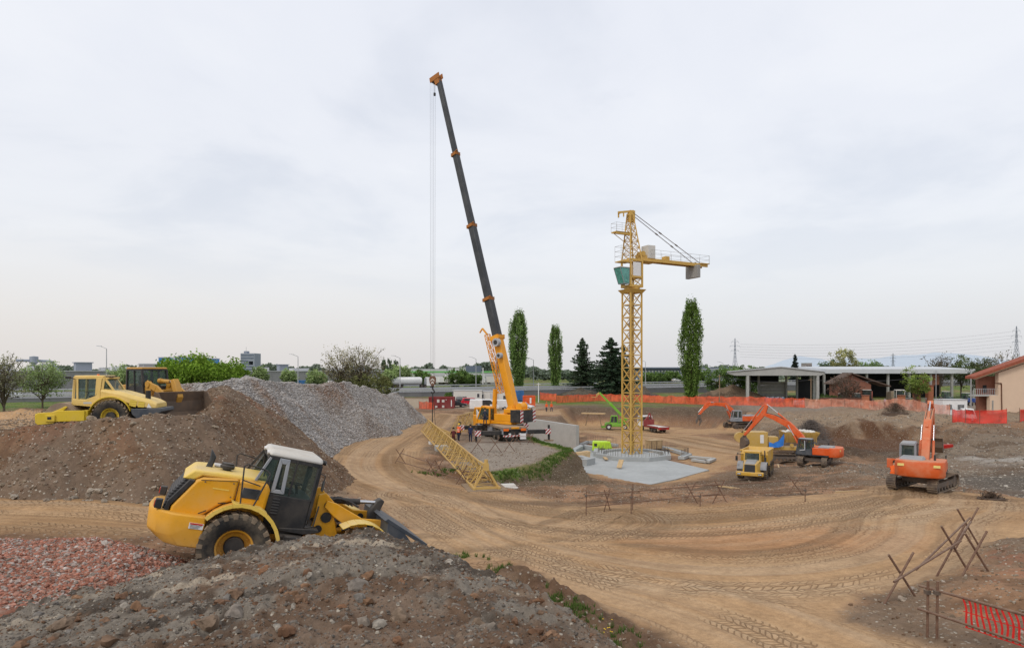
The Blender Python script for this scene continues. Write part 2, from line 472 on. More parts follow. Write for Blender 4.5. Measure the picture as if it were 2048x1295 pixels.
def trk(x, y, which):
 x = np.asarray(x, float); y = np.asarray(y, float)
 key = (which, x.shape, float(x.ravel()[0]), float(x.ravel()[-1]), float(y.ravel()[0]), float(y.ravel()[-1]))
 if key in _cache: return _cache[key]
 b2 = np.full(x.shape, 99.0); pb = np.full(x.shape, 99.0)
 bd = np.full(x.shape, 99.0); bu = np.zeros(x.shape); bv = np.zeros(x.shape)
 for pi, (P, w) in enumerate(PATHS0 if which == 0 else PATHS1):
  L = 0.0; pb = bd; bd = np.full(x.shape, 99.0); ou, ov = bu.copy(), bv.copy()
  for a, b in zip(P[:-1], P[1:]):
   d, t = seg_dist(x, y, a, b)
   l = math.hypot(*(b - a))
   cr = ((b[0] - a[0]) * (y - a[1]) - (b[1] - a[1]) * (x - a[0]))
   dn = d / w
   m = dn < bd
   bd = np.where(m, dn, bd); bu = np.where(m, np.sign(cr) * d + pi * 13.1, bu); bv = np.where(m, L + t * l + pi * 31, bv)
   L += l
  keep = pb < bd
  b2 = np.minimum(b2, np.maximum(pb, bd)); bu = np.where(keep, ou, bu); bv = np.where(keep, ov, bv); bd = np.minimum(pb, bd)
 wgt = sst(1.15, 0.75, bd + fbm(x, y, 0.5, 3, 55) * 0.12)
 wgt = wgt * sst(0.0, 0.22, b2 - bd)
 _cache[key] = (bu, bv, wgt)
 return _cache[key]
BEIGE_POLY = [(-3.5, 34), (-2.5, 24), (0.6, 22.8), (3.0, 20.3), (5.2, 16.6), (6.3, 12), (7.5, 8), (10, 8), (9.4, 14), (9.1, 16.3), (10.5, 19.8), (13.6, 23.6), (18, 26), (26, 26), (40, 22), (40, 33), (29, 39), (26, 43), (14, 36.5), (6, 35.3), (-2, 40)]
def road_mask(x, y):
 a = trk(x, y, 0)[2]; b = trk(x, y, 1)[2]
 d = poly_dist(x, y, BEIGE_POLY)
 c = sst(0.7, -0.5, d + fbm(x, y, 0.6, 3, 66) * 0.7)
 return np.maximum(np.maximum(a, b), c)

# heaps -----------------------------------------------------------
FH_POLY = [(-22, 0), (-22, 11.2), (-9.4, 12.2), (-6.3, 13.0), (-4.1, 13.2), (-2.8, 13.3), (-1.95, 12.9), (-1.1, 12.0), (-0.2, 11), (0.7, 9.6), (1.44, 8.3), (2.0, 6), (2.2, 0)]
_FA = np.array([(-16, 11.8, 2.5), (-9.4, 12.2, 3.06), (-6.3, 13, 3.73), (-5.1, 13.1, 3.98), (-4.1, 13.2, 4.18), (-2.8, 13.3, 4.33), (-1.95, 12.9, 4.14), (-0.2, 11, 4.0), (0.7, 9.6, 3.98), (1.44, 8.3, 3.9),
    (-2, 8, 4.1), (-7.5, 9.5, 3.45), (-5.4, 10.5, 3.8), (-2, 3, 4.2), (-14, 5, 3), (2, 3, 4), (-3, 10.5, 4.2)])
_FR = np.linalg.norm(_FA[:, None, :2] - _FA[None, :, :2], axis=-1); _FC = np.linalg.solve(_FR - 0.01 * np.eye(len(_FA)), _FA[:, 2] - 3.8)
def fore_z(x, y):
 t = np.zeros(np.shape(x))
 for i in range(len(_FC)): t = t + _FC[i] * np.hypot(x - _FA[i, 0], y - _FA[i, 1])
 t = t + 3.8
 d = poly_dist(x, y, FH_POLY)
 dd = np.maximum(d, 0)
 z = t - dd * 0.86 - 0.10 * np.exp(-(d / 0.5) ** 2)
 z = z + fbm(x, y, 0.9, 4, 11) * 0.07 + lumps(x + fbm(x, y, 2, 2, 3) * .1, y, 3.2, 3) * 0.10
 z = z + lumps(x, y + fbm(x, y, 4, 2, 8) * .05, 7.5, 4) * 0.42 * (0.35 + 0.65 * sst(-.2, .3, fbm(x, y, 0.5, 3, 14) + (10.5 - y) * .1))
 z = z + lumps(x + 3, y + fbm(x, y, 3, 2, 18) * .07, 4.3, 24) * 0.30 * sst(-.1, .3, fbm(x, y, 0.7, 3, 15) + (10 - y) * .12)
 z = z + fbm(x, y, 6, 4, 19) * 0.045 + lumps(x, y, 15, 6) * 0.45
 return z
RED_POLY = [(-26, 9), (-26, 15.5), (-17, 16.2), (-13.2, 16.8), (-10.8, 17), (-9.3, 16.3), (-8.4, 15), (-8.0, 13), (-8, 9)]
def red_z(x, y):
 d = poly_dist(x, y, RED_POLY)
 z = 3.16 + 0.008 * (x + 18) - np.maximum(d + 0.3, 0) * 0.55
 return z + fbm(x, y, 0.5, 3, 81) * 0.08 + lumps(x, y, 4.5, 83) * 0.22 + lumps(x, y, 9.5, 84) * 0.3 + fbm(x, y, 7, 3, 85) * 0.03
BR_RIDGES = [[(-60, 47, 4.4), (-38, 46, 4.5), (-27, 44, 4.8), (-19, 42, 5.7), (-17.4, 39, 6.6)],
     [(-60, 29, 4.0), (-26, 29.4, 4.45), (-23.5, 29.6, 4.62), (-18.7, 29.4, 5.12), (-16.4, 29.6, 5.36), (-15.2, 31, 5.30), (-15.5, 34, 5.08), (-16.7, 37.5, 6.05), (-17.3, 39.8, 6.6), (-17, 42, 5.7), (-15.9, 45, 4.3), (-15.1, 48, 2.4), (-14.6, 51, 0.3)]]
BR_PLAT = [(-70, 30), (-16.5, 30.5), (-16.5, 40), (-20, 45), (-70, 48)]
def brown_z(x, y):
 wx = x + fbm(x, y, 0.3, 3, 91) * 0.4 + .30 * np.maximum(x + 15, 0); wy = y + fbm(x, y, 0.3, 3, 95) * 0.5
 r1 = smax(ridge(wx, wy, BR_RIDGES[0], 0.7, 0.3), ridge(wx, wy, BR_RIDGES[1], 0.84, 0.2), 0.35)
 d = poly_dist(x, y, BR_PLAT)
 p = 4.52 - np.maximum(d, 0) * 0.85 - 0.02 * np.maximum(-20 - x, 0)
 z = smax(r1, p, 0.3)
 flat = sst(0.5, -1.0, d) * sst(0.25, 0.0, z - p)
 z = z + (1 - flat) * (fbm(x, y, 0.5, 4, 98) * 0.16 + fbm(x, y, 2.5, 3, 99) * 0.05 + lumps(x, y, 2.4, 88) * 0.14 + lumps(x, y, 6, 89) * 0.25)
 return z + fbm(x, y, 3, 3, 92) * 0.02
GR_RIDGES = [[(-24, 50, 6.3), (-22.3, 53, 6.85), (-23.4, 58, 6.85), (-22.6, 66, 6.15)], [(-22.6, 66, 6.15), (-21.5, 72, 6.0), (-20.4, 80, 6.25)], [(-20.4, 80, 6.25), (-19.6, 86, 5.3), (-18.3, 92, 4.6), (-17.2, 98, 3.4), (-14.8, 104, 0.3)],
     [(-30, 60, 6.2), (-27, 85, 5.6)]]
def gravel_z(x, y):
 wx = x + fbm(x, y, 0.22, 3, 101) * 0.9; wy = y + fbm(x, y, 0.22, 3, 103) * 0.9
 z = np.full(np.shape(x), -99.0)
 for i, r in enumerate(GR_RIDGES):
  z = np.maximum(z, ridge(wx, wy, r, 0.93, 0.35 if i < 3 else 3.0))
 tt = y * 0.9 + x * 0.5
 z = z + (vnoise(tt * 0.35, x * 0.05, 5) * 0.9 + vnoise(tt * 0.9, x * 0.1, 6) * 0.3) * sst(-25, -19, x) * sst(0, 2.5, z)
 return z + fbm(x, y, 0.6, 3, 105) * 0.12 + lumps(x, y, 2.5, 107) * 0.10 + fbm(x, y, 3, 3, 109) * 0.06

def col_mix(a, b, t): return a + (b - a) * t[..., None]
def C3(*c): return np.array(c, float)
BEIGE = C3(0.365, 0.225, 0.115); BEIGE2 = C3(0.425, 0.275, 0.15); OCHRE = C3(0.42, 0.215, 0.105); BROWN = C3(0.175, 0.105, 0.062); DKBR = C3(0.075, 0.048, 0.032)
GREY = C3(0.255, 0.225, 0.19); LGREY = C3(0.40, 0.37, 0.33); GRASS = C3(0.085, 0.14, 0.028); REDD = C3(0.34, 0.16, 0.10); PALE = C3(0.43, 0.335, 0.235)

def ground_color(x, y, z):
 n1 = fbm(x, y, 0.11, 4, 201); n2 = fbm(x, y, 0.5, 4, 203); n3 = fbm(x, y, 2.3, 3, 207)
 c = np.broadcast_to(BROWN, x.shape + (3,)).copy()
 c = col_mix(c, BROWN * 1.7, sst(-.1, .5, n2))
 c = col_mix(c, C3(0.19, 0.14, 0.098), sst(0.0, 0.45, n1 + n3 * .15) * .8)
 # right excavation: grey stony
 rg = sst(28, 40, x - (y - 40) * 0.12 + n1 * 6) * sst(100, 80, y)
 c = col_mix(c, col_mix(np.broadcast_to(C3(.20, .16, .12), c.shape), np.broadcast_to(C3(.115, .085, .06), c.shape), sst(-.2, .4, n2)), rg * 0.9)
 rs = sst(4.5, 0, np.abs(y - (66 + (x - 50) * .2)) + n1 * 3) * sst(42, 50, x)
 c = col_mix(c, np.broadcast_to(LGREY * .8, c.shape), rs * sst(-.5, .3, n2 + n3 * .5))
 dl = sst(60, 54, y) * sst(38, 42, y + n2) * sst(31, 36, x)
 c = col_mix(c, np.broadcast_to(C3(.105, .095, .082), c.shape), dl * .8)
 # freshly dug dark soil behind excavator
 dk = sst(1, .5, np.hypot((x - 42 - (y - 84) * .5) / 11.5, (y - 84) / 20) + n2 * .25)
 c = col_mix(c, np.broadcast_to(C3(.085, .056, .037), c.shape), dk * 1.0)
 dk = sst(1, .4, np.hypot((x - 22) / 8, (y - 56) / 7) + n2 * .3)
 c = col_mix(c, np.broadcast_to(C3(.115, .08, .055), c.shape), dk * .85)
 rd = sst(1, .45, np.hypot((x - 52 - (y - 92) * .4) / 14, (y - 92) / 10) + n2 * .25)
 c = col_mix(c, np.broadcast_to(C3(.11, .058, .033), c.shape), rd * .95)
 # stony pale bank under the fence
 bk = sst(98, 104, y + (x - 50) * 0.2 + n2 * 3) * sst(126, 112, y) * sst(36, 44, x)
 c = col_mix(c, np.broadcast_to(C3(.26, .20, .14), c.shape), bk * .8)
 # pit floor and pit walls
 pitf = sst(-1.6, -2.8, z) * sst(60, 66, y) * sst(3, 0, poly_dist(x, y, PIT) + n2 * 2)
 c = col_mix(c, col_mix(np.broadcast_to(BEIGE2 * .95, c.shape), np.broadcast_to(BROWN * 1.5, c.shape), sst(0.0, .5, n1 + .4 * n2)), pitf)
 pw = sst(120, 126, y) * sst(146, 140, y) * sst(9, 14, x) * sst(-3.2, -2.2, z)
 c = col_mix(c, col_mix(np.broadcast_to(C3(.12, .09, .065), c.shape), np.broadcast_to(C3(.20, .12, .08), c.shape), sst(-1.0, -2.4, z)), pw * .9)
 # platform bank near the crane
 pb = sst(0.1, -0.2, z) * sst(44, 47, y) * sst(76, 70, y) * sst(9, 6, x) * sst(-3, -1, x)
 c = col_mix(c, np.broadcast_to(C3(.10, .078, .05), c.shape), pb * .85)
 pl = sst(0, -1.5, poly_dist(x, y, PLAT)) * sst(-5.5, -3, x + n2)
 c = col_mix(c, np.broadcast_to(GREY * 1.05, c.shape), pl * .9)
 # roads
 r = road_mask(x, y)
 rc = col_mix(np.broadcast_to(BEIGE, c.shape), np.broadcast_to(BEIGE2, c.shape), sst(-.4, .4, n1 + .4 * n2))
 oc = sst(1, .3, np.hypot((x - 12) / 9, (y - 28.5) / 3.6) + n2 * .2) + sst(1, .3, np.hypot((x + .6) / 2.0, (y - 23) / 2.2) + n2 * .2)
 rc = col_mix(rc, np.broadcast_to(OCHRE * 1.08, c.shape), np.clip(oc, 0, 1) * .5)
 for w in (0, 1):
  u, v, k = trk(x, y, w)
  s = fbm(u * 1.0, v * 0.022, .8, 4, 61 + w)
  rc = rc * (1 - (k * sst(.0, .6, s) * 0.34))[..., None]
  rc = col_mix(rc, np.broadcast_to(PALE, c.shape), k * sst(.1, .7, -s) * .35)
 c = col_mix(c, rc, r)
 # dark brown soil patches by the barrier
 dp = sst(1, .2, np.hypot((x - 3) / 6, (y - 37.3) / 1.2) + n2 * .5) + sst(1, .2, np.hypot((x - 17) / 5, (y - 40.5) / 2.2) + n2 * .5)
 c = col_mix(c, np.broadcast_to(DKBR * 1.3, c.shape), np.clip(dp, 0, 1) * .8)
 # red rubble trace bottom right
 rr = sst(1, .3, np.hypot((x - 19.5) / 4, (y - 21) / 3.0) + n3 * .5)
 c = col_mix(c, np.broadcast_to(REDD, c.shape), rr * .55)
 rr = sst(1, .2, np.hypot((x - 1.2) / 1.0, (y - 20.5) / 1.6) + n3 * .3)
 c = col_mix(c, np.broadcast_to(REDD, c.shape), rr * .7)
 e = seg_dist(x, y, (0.0, 22.4), (3.7, 16.5))[0]
 c = col_mix(c, np.broadcast_to(C3(.125, .08, .052), c.shape), sst(1.3, .5, e + n2 * .5) * .9)
 # grass: beyond the fence, by the highway, on the pit rim, on the platform edge
 g = sst(142, 148, y + n2 * 3 - np.where(x < 0, 8, 0)) * sst(-0.9, -0.1, n1 + .35)
 g = np.maximum(g, sst(135, 139, y + n2 * 2) * sst(147, 143, y) * sst(17, 22, x) * sst(44, 38, x))
 g = np.maximum(g, sst(56, 62, y) * sst(-30, -38, x + n2 * 3))
 pe = poly_dist(x, y, PLAT)
 g = np.maximum(g, sst(0.75, .15, np.abs(pe + .1 + n3 * .3)) * sst(75, 72, y) * sst(-2.2, -1, x))
 g = g * (1 - sst(0.2, .6, r) * (y < 140))
 sp = sst(1, .5, np.hypot((x - 35) / 60, (y - 160) / 16) + n1 * .3) * .0
 gc = col_mix(np.broadcast_to(GRASS, c.shape), np.broadcast_to(GRASS * C3(1.6, 1.25, 1.2), c.shape), sst(-.3, .4, n2))
 gc = col_mix(gc, np.broadcast_to(C3(.17, .13, .07), c.shape), sst(.2, .6, n1) * .6)
 c = col_mix(c, gc, np.clip(g, 0, 1))
 yard = sst(44, 50, x) * sst(118, 124, y) * sst(165, 155, y)
 c = col_mix(c, np.broadcast_to(C3(.24, .2, .16), c.shape), yard * .8)
 lot = sst(128, 132, y) * sst(152, 149, y) * sst(-30, -24, x) * sst(9, 4, x)
 c = col_mix(c, np.broadcast_to(C3(.33, .27, .2), c.shape), lot)
 return c

def soil_material(name, tracks=False, stones=0.5, fine=1.0):
 m = NT(name); P = m.pos()
 col = m.attr('Col')
 big = m.noise(P, 0.9 * fine, 6, 0.65); mid = m.noise(P, 5.0 * fine, 6, 0.7); fin = m.noise(P, 34 * fine, 4, 0.7)
 k = m.math('ADD', m.math('MULTIPLY', mid, 0.55), m.math('MULTIPLY', fin, 0.45))
 c = m.mix(1.0, col, m.mix(m.ramp(k, 0.3, 0.7), (0.62, 0.60, 0.58), (1.28, 1.27, 1.25)), 'MULTIPLY')
 c = m.mix(1.0, c, m.mix(m.ramp(big, 0.3, 0.7), (0.84, 0.82, 0.80), (1.12, 1.12, 1.12)), 'MULTIPLY')
 h = m.math('ADD', m.math('MULTIPLY', mid, 0.6), m.math('MULTIPLY', fin, 0.25))
 if stones > 0:                                  # embedded pebbles
  v = m.new('ShaderNodeTexVoronoi', feature='F1'); m.link(P, v.inputs['Vector']); v.inputs['Scale'].default_value = 7.0 * fine
  cs = m.sep(v.outputs['Color'])
  sel = m.math('MULTIPLY', m.math('GREATER_THAN', cs[0], 1 - stones * 0.6), m.ramp(v.outputs['Distance'], 0.36, 0.24))
  if tracks: sel = m.math('MULTIPLY', sel, m.math('SUBTRACT', 1.0, m.attr('Road', 'Fac')))
  c = m.mix(m.math('MULTIPLY', sel, 0.75), c, m.mix(cs[1], (0.20, 0.17, 0.13), (0.50, 0.45, 0.37)))
  h = m.math('ADD', h, m.math('MULTIPLY', sel, 0.5))
 nb = m.bump(h, 0.75, 0.05)
 if tracks:
  hh = None
  for i, an in enumerate(('Trk0', 'Trk1')):
   s = m.sep(m.attr(an, 'Vector')); u, v, w = s[0], s[1], s[2]
   st = m.noise(m.comb(m.math('MULTIPLY', u, 3.2), m.math('MULTIPLY', v, 0.05)), 1.0, 4, 0.6)
   lane = m.ramp(m.noise(m.comb(m.math('MULTIPLY', u, 0.85), m.math('MULTIPLY', v, 0.03), 3.3 + i), 1.0, 1, 0.4), 0.41, 0.48)
   br = m.new('ShaderNodeTexVoronoi', feature='DISTANCE_TO_EDGE')
   sk = m.math('ADD', m.math('MULTIPLY', v, 4.3), m.math('MULTIPLY', m.math('PINGPONG', m.math('ADD', u, 0.1), 0.34), 4.2))
   m.link(m.comb(m.math('MULTIPLY', u, 3.4), sk), br.inputs['Vector']); br.inputs['Scale'].default_value = 1.0
   br.inputs['Randomness'].default_value = 0.45
   tread = m.ramp(br.outputs['Distance'], 0.03, 0.16)
   tw = m.math('MULTIPLY', m.math('MULTIPLY', lane, w), m.ramp(m.noise(P, 0.30, 2, 0.5), 0.36, 0.52))
   grooves = m.math('MULTIPLY', m.math('SUBTRACT', 1.0, tread), tw)
   c = m.mix(m.math('MULTIPLY', grooves, 0.68), c, (0.20, 0.12, 0.065))
   c = m.mix(m.math('MULTIPLY', m.math('MULTIPLY', tread, tw), 0.22), c, (0.52, 0.38, 0.24))
   c = m.mix(m.math('MULTIPLY', m.math('MULTIPLY', w, m.ramp(st, 0.53, 0.67)), 0.36), c, (0.22, 0.135, 0.075))
   c = m.mix(m.math('MULTIPLY', m.math('MULTIPLY', w, m.ramp(st, 0.46, 0.34)), 0.18), c, (0.52, 0.37, 0.22))
   t = m.math('ADD', m.math('MULTIPLY', grooves, -0.8), m.math('MULTIPLY', m.math('MULTIPLY', st, w), 0.9))
   hh = t if hh is None else m.math('ADD', hh, t)
  nb = m.bump(hh, 0.8, 0.05, nb)
 m.bsdf(c, 0.95, 0, nb, 0.15)
 return m.mat

def grid_faces(nr, nc):
 i = np.arange(nr - 1)[:, None] * nc + np.arange(nc - 1)[None]
 i = i.ravel()
 return np.stack([i, i + 1, i + nc + 1, i + nc], 1)

def build_ground():
 yy = np.concatenate([np.exp(np.linspace(math.log(6), math.log(20), 60, endpoint=False)), np.exp(np.linspace(math.log(20), math.log(90), 760, endpoint=False)),
        np.exp(np.linspace(math.log(90), math.log(200), 240, endpoint=False)), np.exp(np.linspace(math.log(200), math.log(9000), 130))])
 uu = np.concatenate([np.linspace(-2.2, -0.85, 70, endpoint=False), np.linspace(-0.85, 0.85, 900, endpoint=False), np.linspace(0.85, 2.2, 70)])
 Yp, U = np.meshgrid(yy, uu, indexing='ij')
 X = U * Yp; Y = Yp - 10.0
 Z = ground_z(X, Y)
 Cc = ground_color(X, Y, Z)
 t0 = trk(X, Y, 0); t1 = trk(X, Y, 1)
 V = np.stack([X, Y, Z], -1).reshape(-1, 3)
 Fq = grid_faces(*X.shape)
 o = np_mesh('ground', V, Fq, soil_material('site soil', True, 0.55), attrs={
  'Col': ('FLOAT_COLOR', Cc.reshape(-1, 3)), 'Trk0': ('FLOAT_VECTOR', np.stack(t0, -1).reshape(-1, 3)), 'Trk1': ('FLOAT_VECTOR', np.stack(t1, -1).reshape(-1, 3)),
  'Road': ('FLOAT', road_mask(X, Y).ravel())})
 return tag(o, 'bare beige and brown earth of the building site with tyre tracks', 'ground', kind='structure')
ground = build_ground()
_cache.clear()

def heap(name, label, zf, colf, x0, x1, y0, y1, step, mat, cut=0.25):
 xs = np.arange(x0, x1, step); ys = np.arange(y0, y1, step)
 Yg, Xg = np.meshgrid(ys, xs, indexing='ij')
 Z = zf(Xg, Yg)
 B = base_z(Xg, Yg)
 Cc = colf(Xg, Yg, Z)
 keep = (Z > B - cut)
 Z = np.maximum(Z, B - cut - 0.2)
 Fq = grid_faces(*Xg.shape)
 kf = keep.ravel()[Fq].any(1)
 Fq = Fq[kf]
 used = np.unique(Fq); remap = -np.ones(Xg.size, int); remap[used] = np.arange(len(used))
 V = np.stack([Xg, Yg, Z], -1).reshape(-1, 3)[used]
 o = np_mesh(name, V, remap[Fq], mat, attrs={'Col': ('FLOAT_COLOR', Cc.reshape(-1, 3)[used])})
 return tag(o, label, 'heap')
soil_m = soil_material('heap soil', False, 0.7)
soil_fine = soil_material('foreground soil', False, 0.35, 1.5)
def col_fore(x, y, z):
 n1 = fbm(x, y, 0.45, 4, 301); n2 = fbm(x, y, 1.6, 4, 303); n3 = fbm(x * .35, y, 2.2, 4, 305)
 c = np.broadcast_to(C3(.195, .172, .143), x.shape + (3,)).copy()
 c = col_mix(c, np.broadcast_to(C3(.085, .07, .056), c.shape), sst(-.1, .5, n2))
 rb = sst(-.1, .45, n1 + .5 * n2 + (9.8 - y) * .25 + (x + 2) * .05)
 c = col_mix(c, np.broadcast_to(C3(.165, .10, .062), c.shape), rb * .6)
 pale = sst(.45, .8, n3 + n1 * .3) * sst(9.5, 11, y)
 c = col_mix(c, np.broadcast_to(C3(.42, .36, .28), c.shape), pale * .7)
 return c
def col_red(x, y, z):
 n1 = fbm(x, y, 1.2, 4, 311); n2 = fbm(x, y, 5, 3, 313)
 c = np.broadcast_to(C3(.30, .135, .09), x.shape + (3,)).copy()
 c = col_mix(c, np.broadcast_to(C3(.36, .28, .23), c.shape), sst(-.1, .5, n2) * .7)
 return col_mix(c, np.broadcast_to(C3(.20, .09, .06), c.shape), sst(0, .6, n1))
def col_brown(x, y, z):
 n1 = fbm(x, y, 0.35, 4, 321); n2 = fbm(x, y, 1.7, 4, 323); n3 = fbm(x * .5 + y * .5, y - x, .4, 3, 327)
 c = np.broadcast_to(C3(.14, .088, .055), x.shape + (3,)).copy()
 c = col_mix(c, np.broadcast_to(C3(.185, .122, .078), c.shape), sst(-.2, .4, n2))
 c = col_mix(c, np.broadcast_to(C3(.17, .135, .105), c.shape), sst(.0, .5, n1) * .5)
 c = col_mix(c, np.broadcast_to(C3(.20, .095, .055), c.shape), sst(.1, .6, n3) * sst(3.5, 5.5, z) * .6)
 d = poly_dist(x, y, BR_PLAT)
 rd = sst(0, -.6, d) * sst(5.1, 4.75, z) * sst(-21, -25, x)
 c = col_mix(c, np.broadcast_to(BEIGE2, c.shape), rd)
 g = sst(46.5, 49, y) * sst(-27, -31, x)
 return col_mix(c, np.broadcast_to(GRASS, c.shape), g)
def col_gravel(x, y, z):
 n1 = fbm(x * .6 + y * .12, y * .25 + x * .3, 0.5, 4, 331); n2 = fbm(x, y, 1.5, 4, 333)
 c = np.broadcast_to(C3(.30, .285, .275), x.shape + (3,)).copy()
 tt = y * 0.9 + x * 0.5
 st = vnoise(tt * 0.45, x * 0.06, 8) * 2 + n2 * .3
 c = col_mix(c, np.broadcast_to(C3(.25, .195, .155), c.shape), sst(.05, .5, st) * .75)
 c = col_mix(c, np.broadcast_to(C3(.22, .13, .085), c.shape), sst(.45, .8, st) * sst(2.5, 5, z) * .7)
 return col_mix(c, np.broadcast_to(C3(.40, .39, .38), c.shape), sst(-.1, -.6, n1) * .5)
fore_heap = heap('rubble_heap', 'grey brown earth and stone heap filling the foreground below the camera', fore_z, col_fore, -19, 6.5, 3.5, 18, 0.035, soil_fine)
red_heap = heap('brick_rubble_heap', 'low bed of crushed red brick rubble behind the yellow wheel loader', red_z, col_red, -24, -5.5, 10.5, 19.5, 0.05, soil_fine)
brown_heap = heap('earth_heap', 'large brown stony earth heap carrying the road roller and crawler loader', brown_z, col_brown, -62, -6, 21, 58, 0.11, soil_m)
grey_heap = heap('gravel_heap', 'long grey crushed gravel heap behind the brown earth heap', gravel_z, col_gravel, -42, -9, 44, 112, 0.16, soil_material('gravel soil', False, 0.95, 1.0))

# ------------------------------------------------------------------ stones
rng = np.random.default_rng(7)
def rock_variants(n, sub=1):
 out = []
 for k in range(n):
  bm = bmesh.new(); bmesh.ops.create_icosphere(bm, subdivisions=sub, radius=1.0)
  s = np.array([1, rng.uniform(.6, .95), rng.uniform(.42, .75)])
  V = np.array([v.co[:] for v in bm.verts])
  Fq = np.array([[v.index for v in f.verts] for f in bm.faces]); bm.free()
  for j in range(7):                          # chop with planes for angular faces
   nrm = rng.normal(size=3); nrm /= np.linalg.norm(nrm); dd = rng.uniform(.55, .85)
   e = V @ nrm - dd
   V = V - np.where(e > 0, e, 0)[:, None] * nrm
  V = V * s * (1 + rng.normal(scale=.03, size=(len(V), 1)))
  out.append((V, Fq))
 return out
RV = rock_variants(14, 1); RV2 = rock_variants(10, 3); RV0 = rock_variants(12, 1)
def zgeneric(zf):
 return lambda x, y: np.maximum(zf(x, y), ground_z(x, y, False) - 5)
def rand_rot(n):
 q = rng.normal(size=(n, 4)); q /= np.linalg.norm(q, axis=1)[:, None]
 w, x, y, z = q.T
 return np.stack([1 - 2 * (y * y + z * z), 2 * (x * y - w * z), 2 * (x * z + w * y), 2 * (x * y + w * z), 1 - 2 * (x * x + z * z), 2 * (y * z - w * x), 2 * (x * z - w * y), 2 * (y * z + w * x), 1 - 2 * (x * x + y * y)], -1).reshape(n, 3, 3)
def stone_mat(name, bump=0.4):
 m = NT(name); P = m.pos()
 n = m.noise(P, 14, 5, 0.65); n2 = m.noise(P, 60, 3, 0.6)
 c = m.mix(1.0, m.attr('Col'), m.mix(m.ramp(n, 0.3, 0.7), (0.68, 0.66, 0.63), (1.22, 1.2, 1.18)), 'MULTIPLY')
 m.bsdf(c, 0.92, 0, m.bump(m.math('ADD', n, m.math('MULTIPLY', n2, .4)), bump, 0.02), 0.15)
 return m.mat
STM = stone_mat('loose stone')
def scatter(name, pts, sizes, cols, mat, label, variants=None, kind='stuff', cat='stones'):
 variants = variants or RV
 Vs, Fs, Cs = [], [], []; off = 0
 which = rng.integers(0, len(variants), len(pts)); R = rand_rot(len(pts))
 for k, (V, Fq) in enumerate(variants):
  idx = np.nonzero(which == k)[0]
  if len(idx) == 0: continue
  W = np.einsum('nij,vj->nvi', R[idx], V) * sizes[idx][:, None, None]
  W[:, :, 2] *= 0.8
  W = W + pts[idx][:, None, :]
  Vs.append(W.reshape(-1, 3))
  Fs.append((Fq[None] + (np.arange(len(idx)) * len(V))[:, None, None] + off).reshape(-1, 3)); off += len(idx) * len(V)
  Cs.append(np.repeat(cols[idx], len(V), axis=0))
 o = np_mesh(name, np.concatenate(Vs), np.concatenate(Fs), mat, smooth=False, attrs={'Col': ('FLOAT_COLOR', np.concatenate(Cs))})
 return tag(o, label, cat, kind=kind)
def pick(n, x0, x1, y0, y1, zf, keep, sink=0.2, s0=.02, s1=.08, pw=3.0, dens=None):
 x = rng.uniform(x0, x1, n); y = rng.uniform(y0, y1, n)
 z = zf(x, y); g = base_z(x, y)
 k = keep(x, y, z, g)
 x, y, z = x[k], y[k], z[k]
 s = s0 + (s1 - s0) * rng.random(len(x)) ** pw
 return np.stack([x, y, z + s * (0.35 - sink)], -1), s
def cols_from(n, palette, w=None):
 P = np.array(palette); i = rng.choice(len(P), n, p=w); return P[i] * rng.uniform(.8, 1.2, (n, 1))
above = lambda x, y, z, g: z > g - 0.05
GREYP = [(.19, .17, .145), (.13, .115, .10), (.26, .235, .20), (.16, .10, .065), (.145, .088, .055), (.33, .30, .25)]
p, s = pick(90000, -14, 5, 5.5, 16, fore_z, above, 0.45, .010, .050, 3.6)
scatter('pebbles', p, s, cols_from(len(p), GREYP, [.27, .28, .08, .17, .17, .03]), STM, 'small stones and crumbs covering the foreground heap')
REDP = [(.34, .15, .105), (.38, .20, .15), (.25, .12, .085), (.34, .28, .25), (.42, .38, .35), (.24, .20, .17)]
p, s = pick(70000, -18, -7, 11.5, 18.2, red_z, lambda x, y, z, g: (z > g - .05) & (z > fore_z(x, y) - .1), 0.35, .015, .085, 3.0)
scatter('brick_fragments', p, s, cols_from(len(p), REDP, [.28, .2, .17, .15, .08, .12]), STM, 'crushed red brick and grey concrete fragments lying on the rubble bed')
BRP = [(.21, .16, .115), (.16, .12, .085), (.26, .21, .155), (.15, .095, .06), (.33, .28, .225)]
p, s = pick(34000, -34, -7, 22, 52, brown_z, above, 0.4, .03, .13, 3.8)
scatter('earth_stones', p, s, cols_from(len(p), BRP), STM, 'many small stones embedded in the brown earth heap')
GRP = [(.30, .295, .29), (.22, .215, .21), (.42, .415, .41), (.52, .51, .50), (.27, .23, .19)]
def gk(x, y, z, g): return (z > g - .05) & (z > brown_z(x, y) - .1)
p, s = pick(150000, -29, -11, 46, 110, gravel_z, gk, 0.2, .06, .17, 2.0)
cg = cols_from(len(p), GRP, [.3, .25, .2, .1, .15]); cb = col_gravel(p[:, 0], p[:, 1], p[:, 2]); cg = cg * .62 + cb * .45
scatter('gravel', p, s, cg, STM, 'crushed grey gravel covering the long heap', RV0)
def offroad(x, y, z, g): return (np.hypot((x - 44 - (y - 84) * .5) / 13, (y - 84) / 20) > .85) & (road_mask(x, y) < .35) & (z > -3.2) & (z > brown_z(x, y)) & (z > fore_z(x, y)) & (z > red_z(x, y)) & (z > gravel_z(x, y)) & ((poly_dist(x, y, PLAT) > 0) | (x > -6))
p, s = pick(40000, -12, 32, 10, 62, lambda x, y: ground_z(x, y), offroad, 0.3, .02, .10, 3.5); _cache.clear()
scatter('ground_stones', p, s, cols_from(len(p), BRP), STM, 'small loose stones on the bare ground beside the tracks')
